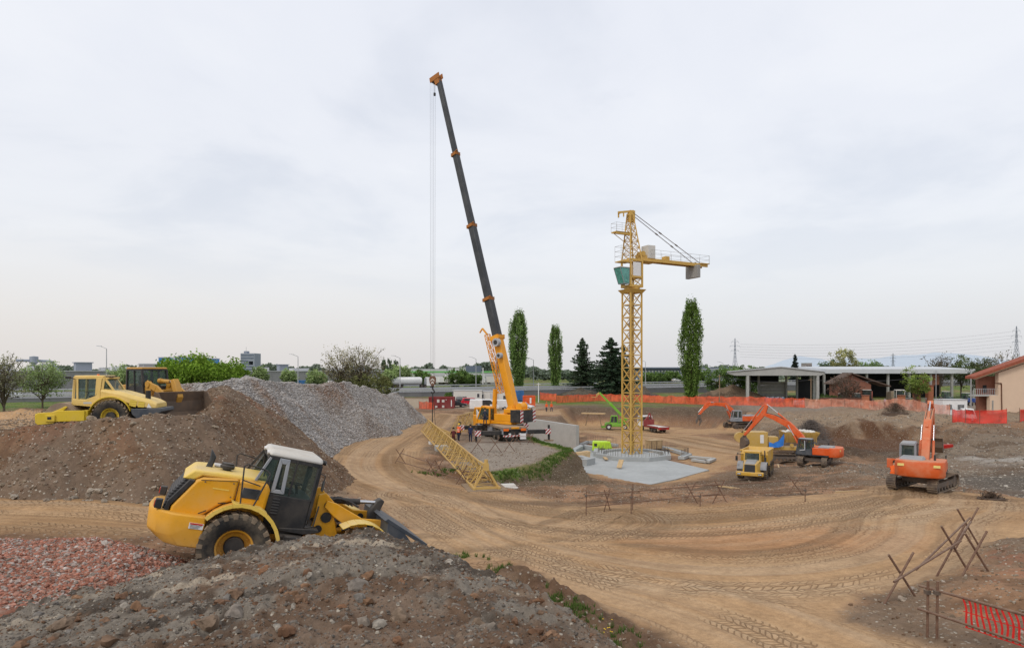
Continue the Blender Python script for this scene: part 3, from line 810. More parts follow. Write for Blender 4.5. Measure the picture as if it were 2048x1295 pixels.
p, s = pick(20000, 28, 80, 38, 112, lambda x, y: ground_z(x, y), offroad, 0.3, .04, .20, 3.5); _cache.clear()
scatter('quarry_stones', p, s, cols_from(len(p), GREYP[:3] + [(.26, .23, .19), (.40, .37, .32)]), STM, 'grey stones covering the excavated ground on the right')
# larger single stones one could pick out
def rocks(n, x0, x1, y0, y1, zf, keep, s0, s1, pw, pal, label, group, cat='stone', smat=None, xy=None):
 if xy is None:
  p, s = pick(n * 6, x0, x1, y0, y1, zf, keep, 0.28, s0, s1, pw)
  p, s = p[:n], s[:n]
 else:
  p = np.array([(x, y, float(zf(np.array([x]), np.array([y]))[0]) + r * .0) for x, y, r in xy]); s = np.array([r for x, y, r in xy])
 for i in range(len(p)):
  V, Fq = RV2[int(rng.integers(len(RV2)))]
  c = np.array(pal[int(rng.integers(len(pal)))]) * rng.uniform(.85, 1.15)
  n_ = fbm(V[:, 0] * 2 + V[:, 2] + i * 3.1, V[:, 1] * 2 - V[:, 2], 1.2, 3, int(i))
  W = V * (1 + .17 * n_[:, None])
  o = np_mesh('stone', W, Fq, smat or STM, smooth=True, attrs={'Col': ('FLOAT_COLOR', c[None] * (1 + .25 * n_[:, None]))})
  o.data.set_sharp_from_angle(angle=rad(28))
  o.location = p[i]; o.scale = (s[i],) * 3; o.rotation_euler = (rng.uniform(-.3, .3), rng.uniform(-.3, .3), rng.uniform(0, 6.3))
  tag(o, label, cat, group)
def stone_px(lst, Y0):                              # stones picked out in the photo on the foreground heap
 return [((px - CX) / F * Y, Y, r) for px, py, r, Y in lst]
BIGG = stone_px([(712, 1212, .19, 9.8), (600, 1225, .13, 9.3), (555, 1212, .09, 10.2), (800, 1232, .18, 9.0), (865, 1190, .16, 10.2), (960, 1235, .13, 8.8), (690, 1265, .16, 8.5), (30, 1280, .17, 9.0), (330, 1262, .10, 9.1), (215, 1248, .12, 9.6), (250, 1215, .09, 10.6), (920, 1275, .10, 8.2), (470, 1262, .14, 8.9), (430, 1290, .13, 8.6), (1100, 1280, .12, 8.4)], 0)
rocks(0, 0, 0, 0, 0, fore_z, above, 0, 0, 1, [(.19, .14, .10), (.20, .175, .15), (.165, .10, .062)], 'large rough boulder bedded in the foreground heap', 'boulders in the foreground heap', xy=BIGG)
rocks(42, -8, 1.9, 6.8, 10.2, fore_z, lambda x, y, z, g: poly_dist(x, y, FH_POLY) < .1, .05, .23, 2.4, [(.17, .125, .09), (.15, .088, .055), (.18, .155, .13), (.16, .105, .07)], 'angular brown rock in the lower part of the foreground heap', 'angular rocks in the foreground heap', 'rock')
rocks(60, -8, 1.6, 7.2, 11.5, fore_z, lambda x, y, z, g: poly_dist(x, y, FH_POLY) < 0, .05, .13, 2.0, [(.185, .10, .057), (.20, .118, .07), (.15, .085, .052)], 'reddish brown clod of earth on the foreground heap', 'reddish clods on the foreground heap', 'clod')
rocks(50, -9, 1.6, 7.5, 13, fore_z, lambda x, y, z, g: poly_dist(x, y, FH_POLY) < 0, .04, .12, 2.2, [(.20, .185, .165), (.155, .143, .13), (.26, .235, .20)], 'grey stone lying on the foreground heap', 'grey stones on the foreground heap')
rocks(60, -27, -9, 24, 36, brown_z, lambda x, y, z, g: z > g + .05, .08, .24, 2.5, [(.25, .20, .145), (.20, .16, .12), (.28, .235, .18)], 'flat brown grey stone stuck in the slope of the earth heap', 'stones in the slope of the earth heap')
rocks(46, -20, -10.5, 24.5, 30, lambda x, y: np.maximum(brown_z(x, y), ground_z(x, y)), lambda x, y, z, g: np.abs(brown_z(x, y) - g) < .4, .08, .22, 1.8, [(.27, .23, .18), (.22, .18, .14), (.31, .27, .22)], 'rounded stone rolled to the foot of the earth heap', 'stones at the foot of the earth heap')
rocks(20, -16, -9.5, 15, 17.2, red_z, above, .07, .14, 2.0, [(.36, .33, .30), (.30, .27, .24), (.28, .13, .09)], 'lump of concrete lying on the red brick rubble', 'lumps of concrete on the red rubble')
rocks(24, 10, 24, 13, 24, lambda x, y: ground_z(x, y), lambda x, y, z, g: (road_mask(x, y) < .3), .07, .20, 2.2, [(.36, .30, .24), (.30, .24, .18), (.42, .36, .30)], 'loose pale stone on the bank by the tube barriers', 'stones on the bank by the barriers')
_cache.clear()
# ================================================================== MATERIALS
BR_DUST = (0.33, 0.25, 0.165)
M = dict(
 loader=paint('loader yellow', (0.78, 0.37, 0.010), 0.42, 0.36, (0.42, 0.28, 0.13), 1.9, lowdirt=0.75),
 loader2=paint('loader pale yellow', (0.84, 0.58, 0.10), 0.5, 0.34, (0.55, 0.43, 0.27), 1.4, lowdirt=0.4),
 roller=paint('roller yellow', (0.79, 0.56, 0.17), 0.42, 0.26, (0.60, 0.48, 0.30), 1.4),
 rollerd=paint('roller dirty yellow', (0.74, 0.53, 0.03), 0.5, 0.35, (0.34, 0.24, 0.14), 1.5),
 crawl=paint('crawler ochre', (0.56, 0.29, 0.035), 0.5, 0.4, (0.33, 0.22, 0.12), 1.5),
 crane=paint('crane orange', (0.82, 0.34, 0.008), 0.42, 0.14, (0.45, 0.28, 0.12), 0.7),
 tower=paint('tower crane yellow', (0.66, 0.42, 0.10), 0.55, 0.35, (0.26, 0.14, 0.06), 1.2),
 jib=paint('jib yellow', (0.60, 0.41, 0.13), 0.6, 0.4, (0.36, 0.20, 0.08), 1.0),
 orange=paint('excavator orange', (0.74, 0.10, 0.012), 0.45, 0.34, (0.42, 0.24, 0.14), 1.1),
 orange2=paint('excavator orange dusty', (0.66, 0.115, 0.022), 0.5, 0.45, (0.45, 0.30, 0.19), 1.1),
 dumper=paint('dumper yellow', (0.66, 0.38, 0.035), 0.5, 0.55, (0.42, 0.32, 0.2), 1.0),
 crusher=paint('crusher yellow', (0.56, 0.36, 0.08), 0.55, 0.5, (0.40, 0.30, 0.19), 1.2),
 green=paint('telehandler green', (0.17, 0.46, 0.03), 0.5, 0.35, (0.3, 0.28, 0.15), 1.1),
 lime=paint('lime', (0.50, 0.76, 0.03), 0.45, 0.18, (0.35, 0.33, 0.2), 1.1),
 blue=paint('blue', (0.03, 0.16, 0.42), 0.5, 0.3, (0.2, 0.2, 0.2), 1.0),
 redp=paint('red paint', (0.55, 0.025, 0.02), 0.35, 0.12, (0.3, 0.2, 0.15), 1.0),
 maroon=paint('maroon paint', (0.25, 0.028, 0.03), 0.55, 0.3, (0.25, 0.15, 0.12), 0.9),
 white=paint('white paint', (0.78, 0.78, 0.77), 0.45, 0.22, (0.45, 0.42, 0.38), 0.9),
 offwhite=paint('dusty white', (0.66, 0.65, 0.61), 0.6, 0.4, (0.45, 0.40, 0.33), 1.6),
 grey=paint('grey paint', (0.27, 0.29, 0.32), 0.5, 0.3, (0.36, 0.31, 0.24), 1.4),
 midgrey=paint('mid grey paint', (0.30, 0.33, 0.37), 0.45, 0.3, (0.36, 0.31, 0.24), 1.4),
 lgrey=paint('light grey paint', (0.50, 0.52, 0.55), 0.5, 0.3, (0.42, 0.37, 0.3), 1.2),
 black=paint('black paint', (0.022, 0.023, 0.025), 0.5, 0.28, (0.16, 0.13, 0.10), 1.6),
 cranedk=paint('rusty orange', (0.42, 0.15, 0.02), 0.6, 0.5, (0.12, 0.06, 0.03), 1.5),
 boomdk=paint('boom grey', (0.034, 0.038, 0.042), 0.5, 0.3, (0.15, 0.15, 0.15), 0.5),
 rubber=paint('tyre rubber', (0.022, 0.022, 0.022), 0.85, 0.5, (0.24, 0.19, 0.13), 1.8),
 rubberd=paint('dusty tyre tread', (0.19, 0.15, 0.11), 0.95, 0.7, (0.38, 0.29, 0.19), 2.0),
 steel=paint('worn steel', (0.16, 0.14, 0.125), 0.5, 0.5, (0.24, 0.16, 0.1), 2.0, metal=0.5),
 drum=paint('dusty drum', (0.25, 0.19, 0.14), 0.6, 0.6, (0.38, 0.28, 0.18), 2.0),
 track=paint('track steel', (0.11, 0.085, 0.07), 0.75, 0.7, (0.30, 0.225, 0.15), 2.0),
 bucket=paint('bucket steel', (0.13, 0.095, 0.07), 0.65, 0.6, (0.20, 0.13, 0.08), 1.6, metal=0.2),
 blade=paint('dark blue steel', (0.05, 0.062, 0.08), 0.5, 0.3, (0.2, 0.18, 0.15), 1.3),
 chrome=plain('chrome', (0.62, 0.62, 0.63), 0.22, 0.05, 2, 0.9, 0.05, 0.5),
 rust=paint('rusty tube', (0.16, 0.085, 0.055), 0.8, 0.5, (0.24, 0.17, 0.12), 6.0),
 galv=plain('galvanised', (0.42, 0.43, 0.44), 0.5, 0.15, 3, 0.4),
 conc=plain('concrete', (0.40, 0.40, 0.38), 0.9, 0.14, 0.7),
 concl=plain('fresh concrete', (0.36, 0.375, 0.37), 0.85, 0.17, 0.28, bump=0.1),
 concd=plain('aged concrete', (0.30, 0.295, 0.28), 0.92, 0.22, 0.8),
 wood=plain('shuttering timber', (0.50, 0.36, 0.20), 0.85, 0.25, 3.0),
 wooddk=plain('old timber', (0.25, 0.18, 0.115), 0.9, 0.3, 3.0),
 rebar=plain('rebar', (0.10, 0.085, 0.075), 0.8, 0.3, 6),
 glass=glass('cab glass', (0.07, 0.10, 0.095), .72), glassd=glass('dark glass', (0.03, 0.035, 0.04), 0.08),
 glassg=glass('green glass', (0.06, 0.26, 0.22), 0.25),
 seat=plain('seat fabric', (0.035, 0.035, 0.04), 0.9),
 redl=plain('red lens', (0.6, 0.04, 0.02), 0.3), whl=plain('lamp lens', (0.8, 0.8, 0.76), 0.2), orl=plain('amber lens', (0.8, 0.16, 0.02), 0.3),
 tarp=plain('blue tarpaulin', (0.03, 0.17, 0.55), 0.6, 0.3, 2.0),
 cable=plain('steel cable', (0.10, 0.10, 0.11), 0.6, 0.1, 5),
 tread=paint('muddy tread', (0.15, 0.118, 0.085), 0.95, 0.6, (0.36, 0.27, 0.18), 3.0),
 asphalt=plain('asphalt', (0.17, 0.17, 0.175), 0.9, 0.12, 0.2),
)
def stripes(name, a, b, k=3.0, axis=(1, 0, 1)):
 m = NT(name); o = m.obj(); s = m.sep(o)
 v = m.math('ADD', m.math('ADD', m.math('MULTIPLY', s[0], axis[0] * k), m.math('MULTIPLY', s[1], axis[1] * k)), m.math('MULTIPLY', s[2], axis[2] * k))
 f = m.math('GREATER_THAN', m.math('FRACT', v), 0.5)
 m.bsdf(m.mix(f, a, b), 0.5)
 return m.mat
M['hazard'] = stripes('red white stripes', (0.70, 0.68, 0.66), (0.35, 0.03, 0.03), 2.6, (1, 1, 1))
M['hazardk'] = stripes('black white stripes', (0.66, 0.65, 0.62), (0.03, 0.03, 0.03), 2.2, (1, 1, 1))
M['louvre'] = stripes('louvre', (0.012, 0.012, 0.013), (0.06, 0.06, 0.062), 14, (0, 0, 1))
M['ylouvre'] = stripes('yellow louvre', (0.50, 0.34, 0.04), (0.78, 0.60, 0.10), 13, (0, 0, 1))

# ================================================================== SHARED PARTS
def wheel(parent, x, y, z, R, Wd, rim='loader', tyre='rubber', lugs=20, side=None, Mx=None, simple=False):
 """wheel (hub) > tyre, rim; axis along y; side = +1/-1 is the outer side"""
 side = side or (1 if y > 0 else -1)
 w2 = Wd / 2; ri = R * 0.52
 hub = MB(Mx).lathe([(0.001, y - w2 * .2), (ri * .55, y - w2 * .2), (ri * .55, y + side * w2 * .35), (ri * .5, y + side * w2 * .45), (0.001, y + side * w2 * .45)], (x, 0, z), 'y', 16)
 h = hub.put('wheel', M['black'] if not simple else M[rim], parent)  # shade of the hub recess put into its black colour
 t = MB(Mx).lathe([(ri, y - w2 * .72), (R * .72, y - w2), (R * .90, y - w2 * .97), (R * .965, y - w2 * .8), (R * .975, y), (R * .965, y + w2 * .8), (R * .90, y + w2 * .97), (R * .72, y + w2), (ri, y + w2 * .72)], (x, 0, z), 'y', 36 if not simple else 18, close=True)
 t.put('tyre', M[tyre], h)
 if lugs:
  l = MB(Mx)
  for k in range(lugs):
   for s in (-1, 1):
    a = 2 * PI * (k + (0.5 if s > 0 else 0)) / lugs; da = 2 * PI / lugs
    pts = []
    for (yy, aa, r0, r1) in ((y + s * w2 * 1.01, a + da * .12, R * .84, R * .985), (y + s * w2 * .06, a + da * .42, R * .96, R)):
     for r in (r0, r1):
      for hw in (-.24, .24):
       th = aa + hw * da
       pts.append((x + r * math.cos(th), yy, z + r * math.sin(th)))
    l.add(pts, [(0, 1, 3, 2), (4, 6, 7, 5), (0, 4, 5, 1), (2, 3, 7, 6), (1, 5, 7, 3), (0, 2, 6, 4)])
  l.put('tread', M['tread'] if tyre == 'rubber' and R > .7 else M[tyre], h, smooth=False)
 r_ = MB(Mx).lathe([(ri * 1.04, y + side * w2 * .78), (ri * 1.04, y + side * w2 * .70), (ri * .9, y + side * w2 * .62), (ri * .86, y + side * w2 * .1), (ri * .55, y + side * w2 * .02), (ri * .55, y - side * w2 * .1), (ri * 1.0, y - side * w2 * .6)], (x, 0, z), 'y', 28 if not simple else 14, cap=False)
 if not simple:
  for k in range(10):
   a = 2 * PI * k / 10
   r_.tube((x + ri * .72 * math.cos(a), y + side * w2 * .06, z + ri * .72 * math.sin(a)), (x + ri * .72 * math.cos(a), y + side * w2 * .16, z + ri * .72 * math.sin(a)), .03, 6)
 r_.put('rim', M[rim], h)
 return h

def cab(parent, b, t, pillar='black', roofm='offwhite', glassm='glass', pw=0.08, roof=0.10, over=0.08, sill=None, midpost=(0.5,), panel='black', Mx=None, name='cab'):
 """b, t: four corners bottom/top order: rear-right, front-right, front-left, rear-left.  cab (frame) > glass panes, roof, seat"""
 b = [Vector(p) for p in b]; t = [Vector(p) for p in t]
 f = MB(Mx)
 for p, q in zip(b, t): f.bar(p, q, pw, pw)
 for L_ in (b, t):
  for i in range(4): f.bar(L_[i], L_[(i + 1) % 4], pw, pw)
 for side in ((0, 1), (3, 2)):
  for m_ in midpost:
   f.bar(b[side[0]].lerp(b[side[1]], m_), t[side[0]].lerp(t[side[1]], m_), pw * .8, pw * .8)
 c = f.put(name, M[pillar], parent)
 if sill:                                        # lower body panels up to fraction
  pn = MB(Mx); top = [p.lerp(q, sill) for p, q in zip(b, t)]
  pn.hexa(b, top)
  pn.put('lower_panel', M[panel], c)
 else: top = b
 lo = top
 for i in range(4):
  j = (i + 1) % 4
  g = MB(Mx); ce = (b[0] + b[1] + b[2] + b[3] + t[0] + t[1] + t[2] + t[3]) / 8
  q = [lo[i], lo[j], t[j], t[i]]
  q = [v + (ce - v) * 0.02 for v in q]
  g.quad(*q).put('window', M[glassm], c, smooth=False)
 r = MB(Mx)
 ctr = (t[0] + t[1] + t[2] + t[3]) / 4
 rb = [ctr + (p - ctr) * (1 + over) + Vector((0, 0, pw * .4)) for p in t]
 rt = [ctr + (p - ctr) * (1 + over * .3) + Vector((0, 0, pw * .4 + roof)) for p in t]
 r.hexa(rb, rt); r.put('roof', M[roofm], c, bevel=min(.08, roof * .45), seg=3)
 s = MB(Mx); cb_ = (b[0] + b[1] + b[2] + b[3]) / 4; L = (b[1] - b[0]).length
 hgt = (t[0].z - b[0].z)
 z0 = (lo[0].z + cb_.z) / 2 + 0.05
 sx_ = cb_.x - L * .12
 s.box(sx_ - .25, sx_ + .25, cb_.y - .24, cb_.y + .24, z0, z0 + hgt * .20)
 s.box(sx_ - .30, sx_ - .18, cb_.y - .24, cb_.y + .24, z0 + hgt * .18, z0 + hgt * .58)
 s.put('seat', M['seat'], c, bevel=.03)
 sw = MB(Mx); sw.tube((cb_.x + L * .30, cb_.y, z0), (cb_.x + L * .16, cb_.y, z0 + hgt * .32), .035)
 sw.lathe([(.17, .0), (.19, .0), (.19, .025), (.17, .025)], (cb_.x + L * .15, cb_.y, z0 + hgt * .32), 'z', 16, close=True)
 sw.put('steering_wheel', M['black'], c)
 return c

def crawler(parent, x0, x1, y, w, h, mat='track', Mx=None, roller=True, hf=None):
 """crawler track: shoes round a stadium with sprocket, idler and frame"""
 r0 = h / 2; r1 = (hf or h) / 2
 t = MB(Mx)
 c0 = (x0 + r0, r0); c1 = (x1 - r1, r1)
 pts = []
 n = 44
 per = []
 for k in range(10): a = PI / 2 + PI * k / 10; per.append((c0[0] + r0 * math.cos(a), c0[1] + r0 * math.sin(a)))
 L = c1[0] - c0[0]; ns = max(4, int(L / (r0 * 2 * .157)))
 for k in range(ns): per.append((c0[0] + L * k / ns, 0))
 for k in range(10): a = -PI / 2 + PI * k / 10; per.append((c1[0] + r1 * math.cos(a), c1[1] + r1 * math.sin(a)))
 for k in range(ns): per.append((c1[0] - L * k / ns, 2 * r1 + (2 * r0 - 2 * r1) * k / ns))
 m = len(per)
 for k in range(m):
  a = Vector((per[k][0], y, per[k][1])); b_ = Vector((per[(k + 1) % m][0], y, per[(k + 1) % m][1]))
  d = b_ - a; a2 = a + d * .04; b2 = b_ - d * .06
  t.bar(a2, b2, w, .05, up=(0, 0, 1) if abs(d.normalized().z) < .9 else (1, 0, 0))
  nrm = Vector((d.z, 0, -d.x)).normalized()
  mid = a + d * .25
  t.bar(mid - Vector((0, w / 2, 0)) + nrm * .035, mid + Vector((0, w / 2, 0)) + nrm * .035, .03, .05, up=nrm)
 tr = t.put('track', M[mat], parent, smooth=False)
 fr = MB(Mx)
 fr.box(c0[0], c1[0], y - w * .28, y + w * .28, h * .30, h * .66)
 fr.lathe([(0.001, y - w * .3), (r0 * .86, y - w * .3), (r0 * .86, y + w * .3), (.001, y + w * .3)], (c0[0], 0, c0[1]), 'y', 18)
 fr.lathe([(0.001, y - w * .3), (r1 * .86, y - w * .3), (r1 * .86, y + w * .3), (.001, y + w * .3)], (c1[0], 0, c1[1]), 'y', 18)
 for k in range(6):
  xx = c0[0] + (c1[0] - c0[0]) * (k + .5) / 6
  fr.lathe([(0.001, y - w * .35), (h * .14, y - w * .35), (h * .14, y + w * .35), (.001, y + w * .35)], (xx, 0, h * .2), 'y', 10)
 fr.put('track_frame', M['steel'], tr)
 return tr

def ram(parent, p0, p1, r, frac=0.55, mat='orange', name='hydraulic_cylinder', Mx=None):
 p0 = Vector(p0); p1 = Vector(p1); q = p0.lerp(p1, frac)
 c = MB(Mx).tube(p0, q, r, 12).tube(p0 - (p1 - p0).normalized() * r, p0 + (p1 - p0).normalized() * r, r * 1.25, 10)
 o = c.put(name, M[mat], parent)
 MB(Mx).tube(q, p1, r * .58, 10).put('rod', M['chrome'], o)
 return o

def truss(mb, p0, p1, w, h, n, rc, rb, up=(0, 0, 1), tri=False, yaw=0, zig='x'):
 """lattice girder between two points into mesh builder; square w x h, or triangular"""
 p0 = Vector(p0); p1 = Vector(p1); d = (p1 - p0).normalized(); up = Vector(up)
 a = d.cross(up).normalized(); b = a.cross(d).normalized()
 if yaw:
  a, b = a * math.cos(yaw) + b * math.sin(yaw), -a * math.sin(yaw) + b * math.cos(yaw)
 if tri: offs = [-a * w / 2 - b * h / 2, a * w / 2 - b * h / 2, b * h / 2]
 else: offs = [-a * w / 2 - b * h / 2, a * w / 2 - b * h / 2, a * w / 2 + b * h / 2, -a * w / 2 + b * h / 2]
 m = len(offs)
 for o_ in offs: mb.bar(p0 + o_, p1 + o_, rc, rc)
 for k in range(n):
  q0 = p0.lerp(p1, k / n); q1 = p0.lerp(p1, (k + 1) / n); qm = p0.lerp(p1, (k + .5) / n)
  for i in range(m):
   j = (i + 1) % m
   if k > 0 or True: mb.bar(q0 + offs[i], q0 + offs[j], rb, rb)
   if zig == 'x':
    mb.bar(q0 + offs[i], q1 + offs[j], rb, rb); mb.bar(q0 + offs[j], q1 + offs[i], rb, rb)
   elif zig == 'v':
    mb.bar(q0 + offs[i], qm + offs[j], rb, rb); mb.bar(qm + offs[j], q1 + offs[i], rb, rb)
   else:
    if (k + i) % 2: mb.bar(q0 + offs[i], q1 + offs[j], rb, rb)
    else: mb.bar(q0 + offs[j], q1 + offs[i], rb, rb)
 for i in range(m): mb.bar(p1 + offs[i], p1 + offs[(i + 1) % m], rb, rb)
 return mb

def rail(mb, pts, h=1.0, r=.02, mids=1):
 for a, b in zip(pts[:-1], pts[1:]):
  a = Vector(a); b = Vector(b)
  for k in range(1, mids + 2): mb.tube(a + Vector((0, 0, h * k / (mids + 1))), b + Vector((0, 0, h * k / (mids + 1))), r, 5)
 for p in pts: mb.tube(p, Vector(p) + Vector((0, 0, h)), r, 5)
 return mb

# ================================================================== HERO WHEEL LOADER
def wheel_loader():
 T = thing('wheel_loader', 'yellow wheel loader with black and grey cab tipping nose down behind the foreground heap', 'wheel loader',
     (-7.552, 17.039, 2.324), rad(25), pitch=rad(13.5))
 # matrix order: Rz * Ry  (euler XYZ)
 for s in (-1, 1):
  wheel(T, 0, s * 1.06, .86, .86, .68, 'loader', lugs=22, side=s)
  wheel(T, 3.25, s * 1.06, .86, .86, .68, 'loader', lugs=22, side=s)
 MB().tube((0, -.9, .86), (0, .9, .86), .2, 12).tube((3.25, -.9, .86), (3.25, .9, .86), .2, 12).put('axle', M['steel'], T)
 # rear chassis and counterweight
 MB().prism([(-1.3, .62), (1.0, .62), (1.45, .8), (1.45, 1.35), (-1.3, 1.35)], -.48, .48).put('chassis', M['loader'], T, bevel=.04)
 cw = MB()
 # rounded heavy counterweight in plan, stepped in height
 plan = [(-.78, -1.27), (-1.50, -1.25), (-1.86, -1.02), (-2.06, -.62), (-2.10, 0), (-2.06, .62), (-1.86, 1.02), (-1.50, 1.25), (-.78, 1.27)]
 n = len(plan)
 V = []
 for (z, k, dx) in ((.74, .80, .30), (.98, .97, .04), (1.42, 1.0, 0), (1.50, .98, .0)):
  for x, y in plan: V.append(((x + .78) * k - .78 + dx * 0.3, y * (k * .06 + .94), z))
 Fc = []
 for L in range(3):
  for i in range(n - 1):
   a = L * n + i; Fc.append((a, a + n, a + n + 1, a + 1))
  Fc.append((L * n, L * n + n - 1, L * n + 2 * n - 1, L * n + n))
 Fc.append(tuple(range(0, n))); Fc.append(tuple(range(4 * n - 1, 3 * n - 1, -1)))
 cw.add(V, Fc).put('counterweight', M['loader'], T, bevel=.035)
 # decal on the counterweight side
 d = MB().box(-1.12, -.80, -1.2785, -1.266, 1.20, 1.34).put('warning_label', M['white'], T)
 MB().box(-1.10, -.82, -1.284, -1.2785, 1.30, 1.335).put('warning_band', M['redp'], d)
 for k in range(3): MB().box(-1.09, -.84 - .03 * k, -1.284, -1.2785, 1.275 - k * .03, 1.285 - k * .03).put('text_line', M['black'], d)
 # wheel-arch body below hood: fender arches (rear)
 for s in (-1, 1):
  fe = MB(); pts = []
  for k in range(13):
   a = rad(148 - k * 148 / 12 - 4)
   pts.append((0.02 + 1.0 * math.cos(a), .88 + 1.06 * math.sin(a)))
  pts += [(1.02, .60)]
  yo, yi = s * 1.33, s * .82
  for a, b in zip(pts[:-1], pts[1:]):
   dx, dz = b[0] - a[0], b[1] - a[1]; l = math.hypot(dx, dz); nx, nz = -dz / l * .035, dx / l * .035
   fe.prism([a, b, (b[0] - nx, b[1] - nz), (a[0] - nx, a[1] - nz)], min(yo, yi), max(yo, yi))
  fe.put('rear_fender', M['loader'], T)
  # outer lip
  lp = MB()
  for a, b in zip(pts[:-1], pts[1:]):
   lp.bar((a[0], yo, a[1] - .03), (b[0], yo, b[1] - .03), .035, .09)
  lp.put('fender_lip', M['loader2'], T)
  ff = MB(); pts = []
  for k in range(9):
   a = rad(128 - k * 96 / 8); pts.append((3.0 + .25 + 1.0 * math.cos(a) - .15, .88 + 1.03 * math.sin(a)))
  for a, b in zip(pts[:-1], pts[1:]):
   dx, dz = b[0] - a[0], b[1] - a[1]; l = math.hypot(dx, dz); nx, nz = -dz / l * .04, dx / l * .04
   ff.prism([a, b, (b[0] - nx, b[1] - nz), (a[0] - nx, a[1] - nz)], min(s * 1.36, s * .80), max(s * 1.36, s * .80))
  ff.put('front_fender', M['loader2'], T, bevel=.02)
 # hood: lofted engine cover with sloping louvred tail
 hood = MB()
 secs = []                                       # (x at y, profile)  side outline
 side = [(-1.62, 1.36), (-1.60, 1.62), (-1.20, 2.30), (-1.06, 2.38), (-.24, 2.47), (-.24, 1.93), (-.50, 1.82), (-.80, 1.56), (-.97, 1.36)]
 hood.prism(side, -1.0, 1.0)
 hood.put('hood', M['loader'], T, bevel=.06, seg=3)
 MB().box(-1.3, .95, -.84, .84, 1.1, 1.95).box(-.95, .5, -.84, .84, 1.95, 2.2).put('inner_body', M['loader'], T)
 MB().prism([(-1.52, 2.28), (-1.30, 2.52), (-1.02, 2.545), (-.10, 2.56), (.50, 2.56), (.50, 2.44), (-1.08, 2.40), (-1.26, 2.26)], -.84, .84).put('hood_top', M['loader2'], T, bevel=.05, seg=3)
 MB().prism([(-.235, 2.47), (.46, 2.47), (.54, 2.32), (.52, 1.70), (.40, 1.62), (-.235, 1.92)], -.985, .985).put('side_cowl', M['loader'], T, bevel=.07, seg=3)
 MB().box(-.11, .31, -1.0, -.975, 2.04, 2.30).put('side_vent', M['glassd'], T, bevel=.012)
 MB().box(-.11, .31, .975, 1.0, 2.04, 2.30).put('side_vent', M['glassd'], T, bevel=.012)
 tg = MB().prism([(-1.80, 1.46), (-1.655, 1.46), (-1.64, 1.62), (-1.25, 2.28), (-1.42, 2.36), (-1.72, 1.86)], -.80, .80).put('rear_grille', M['louvre'], T, bevel=.04)
 MB().prism([(-1.64, 1.40), (-1.625, 1.62), (-1.22, 2.29), (-1.35, 2.30), (-1.71, 1.72), (-1.76, 1.40)], -.99, -.81).put('grille_cheek', M['black'], T, bevel=.02)
 MB().prism([(-1.64, 1.40), (-1.625, 1.62), (-1.22, 2.29), (-1.35, 2.30), (-1.71, 1.72), (-1.76, 1.40)], .81, .99).put('grille_cheek', M['black'], T, bevel=.02)
 for s in (-1, 1):
  lt = MB().box(-1.96, -1.80, s * .93 - .09, s * .93 + .09, 1.52, 1.74).put('tail_light', M['black'], T, bevel=.02)
  MB().box(-1.975, -1.96, s * .93 - .07, s * .93 + .07, 1.55, 1.70).put('lens', M['redl'], lt)
 # lines, latch and handle slots on the hood flank
 MB().bar((-.98, -1.004, 1.52), (-.82, -1.004, 1.62), .012, .022).bar((-.60, -1.004, 1.83), (-.42, -1.004, 1.86), .012, .02).put('hood_slot', M['black'], T)
 for s in (-1, 1):
  MB().bar((-.238, s * 1.004, 1.95), (-.238, s * 1.004, 2.44), .012, .014).bar((-1.58, s * 1.004, 1.40), (-.98, s * 1.004, 1.40), .012, .014).bar((-1.10, s * 1.004, 2.33), (-.26, s * 1.004, 2.43), .012, .012).put('panel_gap', M['black'], T)
  MB().box(-.80, -.42, s * 1.004 - .004, s * 1.004 + .004, 2.16, 2.19).put('hood_crease', M['loader2'], T)
  g = MB()
  for (x, z) in ((-1.5, 1.48), (-1.0, 2.30), (-.35, 2.36), (-.35, 2.02)): g.tube((x, s * 1.0, z), (x, s * 1.012, z), .018, 8)
  g.put('panel_bolt', M['steel'], T)
 MB().box(-1.36, -1.18, -1.012, -1.0, 1.42, 1.475).put('hood_latch', M['steel'], T, bevel=.008)
 # exhaust and air cleaner
 MB().prism([(-1.06, 2.5), (-.90, 2.5), (-.86, 2.82), (-1.02, 3.02), (-1.0, 2.74)], -.07, .07).put('exhaust', M['boomdk'], T, bevel=.03)
 MB().lathe([(.001, 2.5), (.10, 2.5), (.10, 2.58), (.17, 2.60), (.18, 2.67), (.15, 2.70), (.15, 2.74), (.001, 2.75)], (-.55, -.22, 0), 'z', 20).put('air_cleaner', M['black'], T)
 MB().box(-.85, -.35, .1, .6, 2.55, 2.60).put('hood_hatch', M['offwhite'], T, bevel=.02)
 # cab
 for_b = [(.52, -.80, 1.55), (1.72, -.80, 1.62), (1.72, .80, 1.62), (.52, .80, 1.55)]
 c = cab(T, [(.60, -.84, 1.60), (1.62, -.84, 1.60), (1.62, .84, 1.60), (.60, .84, 1.60)], [(.38, -.78, 3.14), (1.66, -.78, 3.12), (1.66, .78, 3.12), (.38, .78, 3.14)], pillar='black', roofm='offwhite', pw=.09, roof=.17, over=.10, sill=.40, midpost=(), panel='black')
 MB().prism([(.58, 1.20), (1.60, 1.35), (1.60, 2.20), (.52, 2.24)], -.90, -.845).put('cab_side_panel', M['black'], c, bevel=.02)
 MB().prism([(.58, 1.20), (1.60, 1.35), (1.60, 2.20), (.52, 2.24)], .845, .90).put('cab_side_panel', M['black'], c, bevel=.02)
 MB().box(.66, .84, -.915, -.90, 1.72, 2.14).put('side_louvre', M['louvre'], c)
 # grey B pillar panel with rounded slot window
 o_ = [(.56, 2.26), (.90, 2.26), (.86, 3.16), (.60, 3.16)]
 i_ = [(.66, 2.36), (.80, 2.36), (.78, 3.02), (.68, 3.02)]
 for k in range(4):
  pass
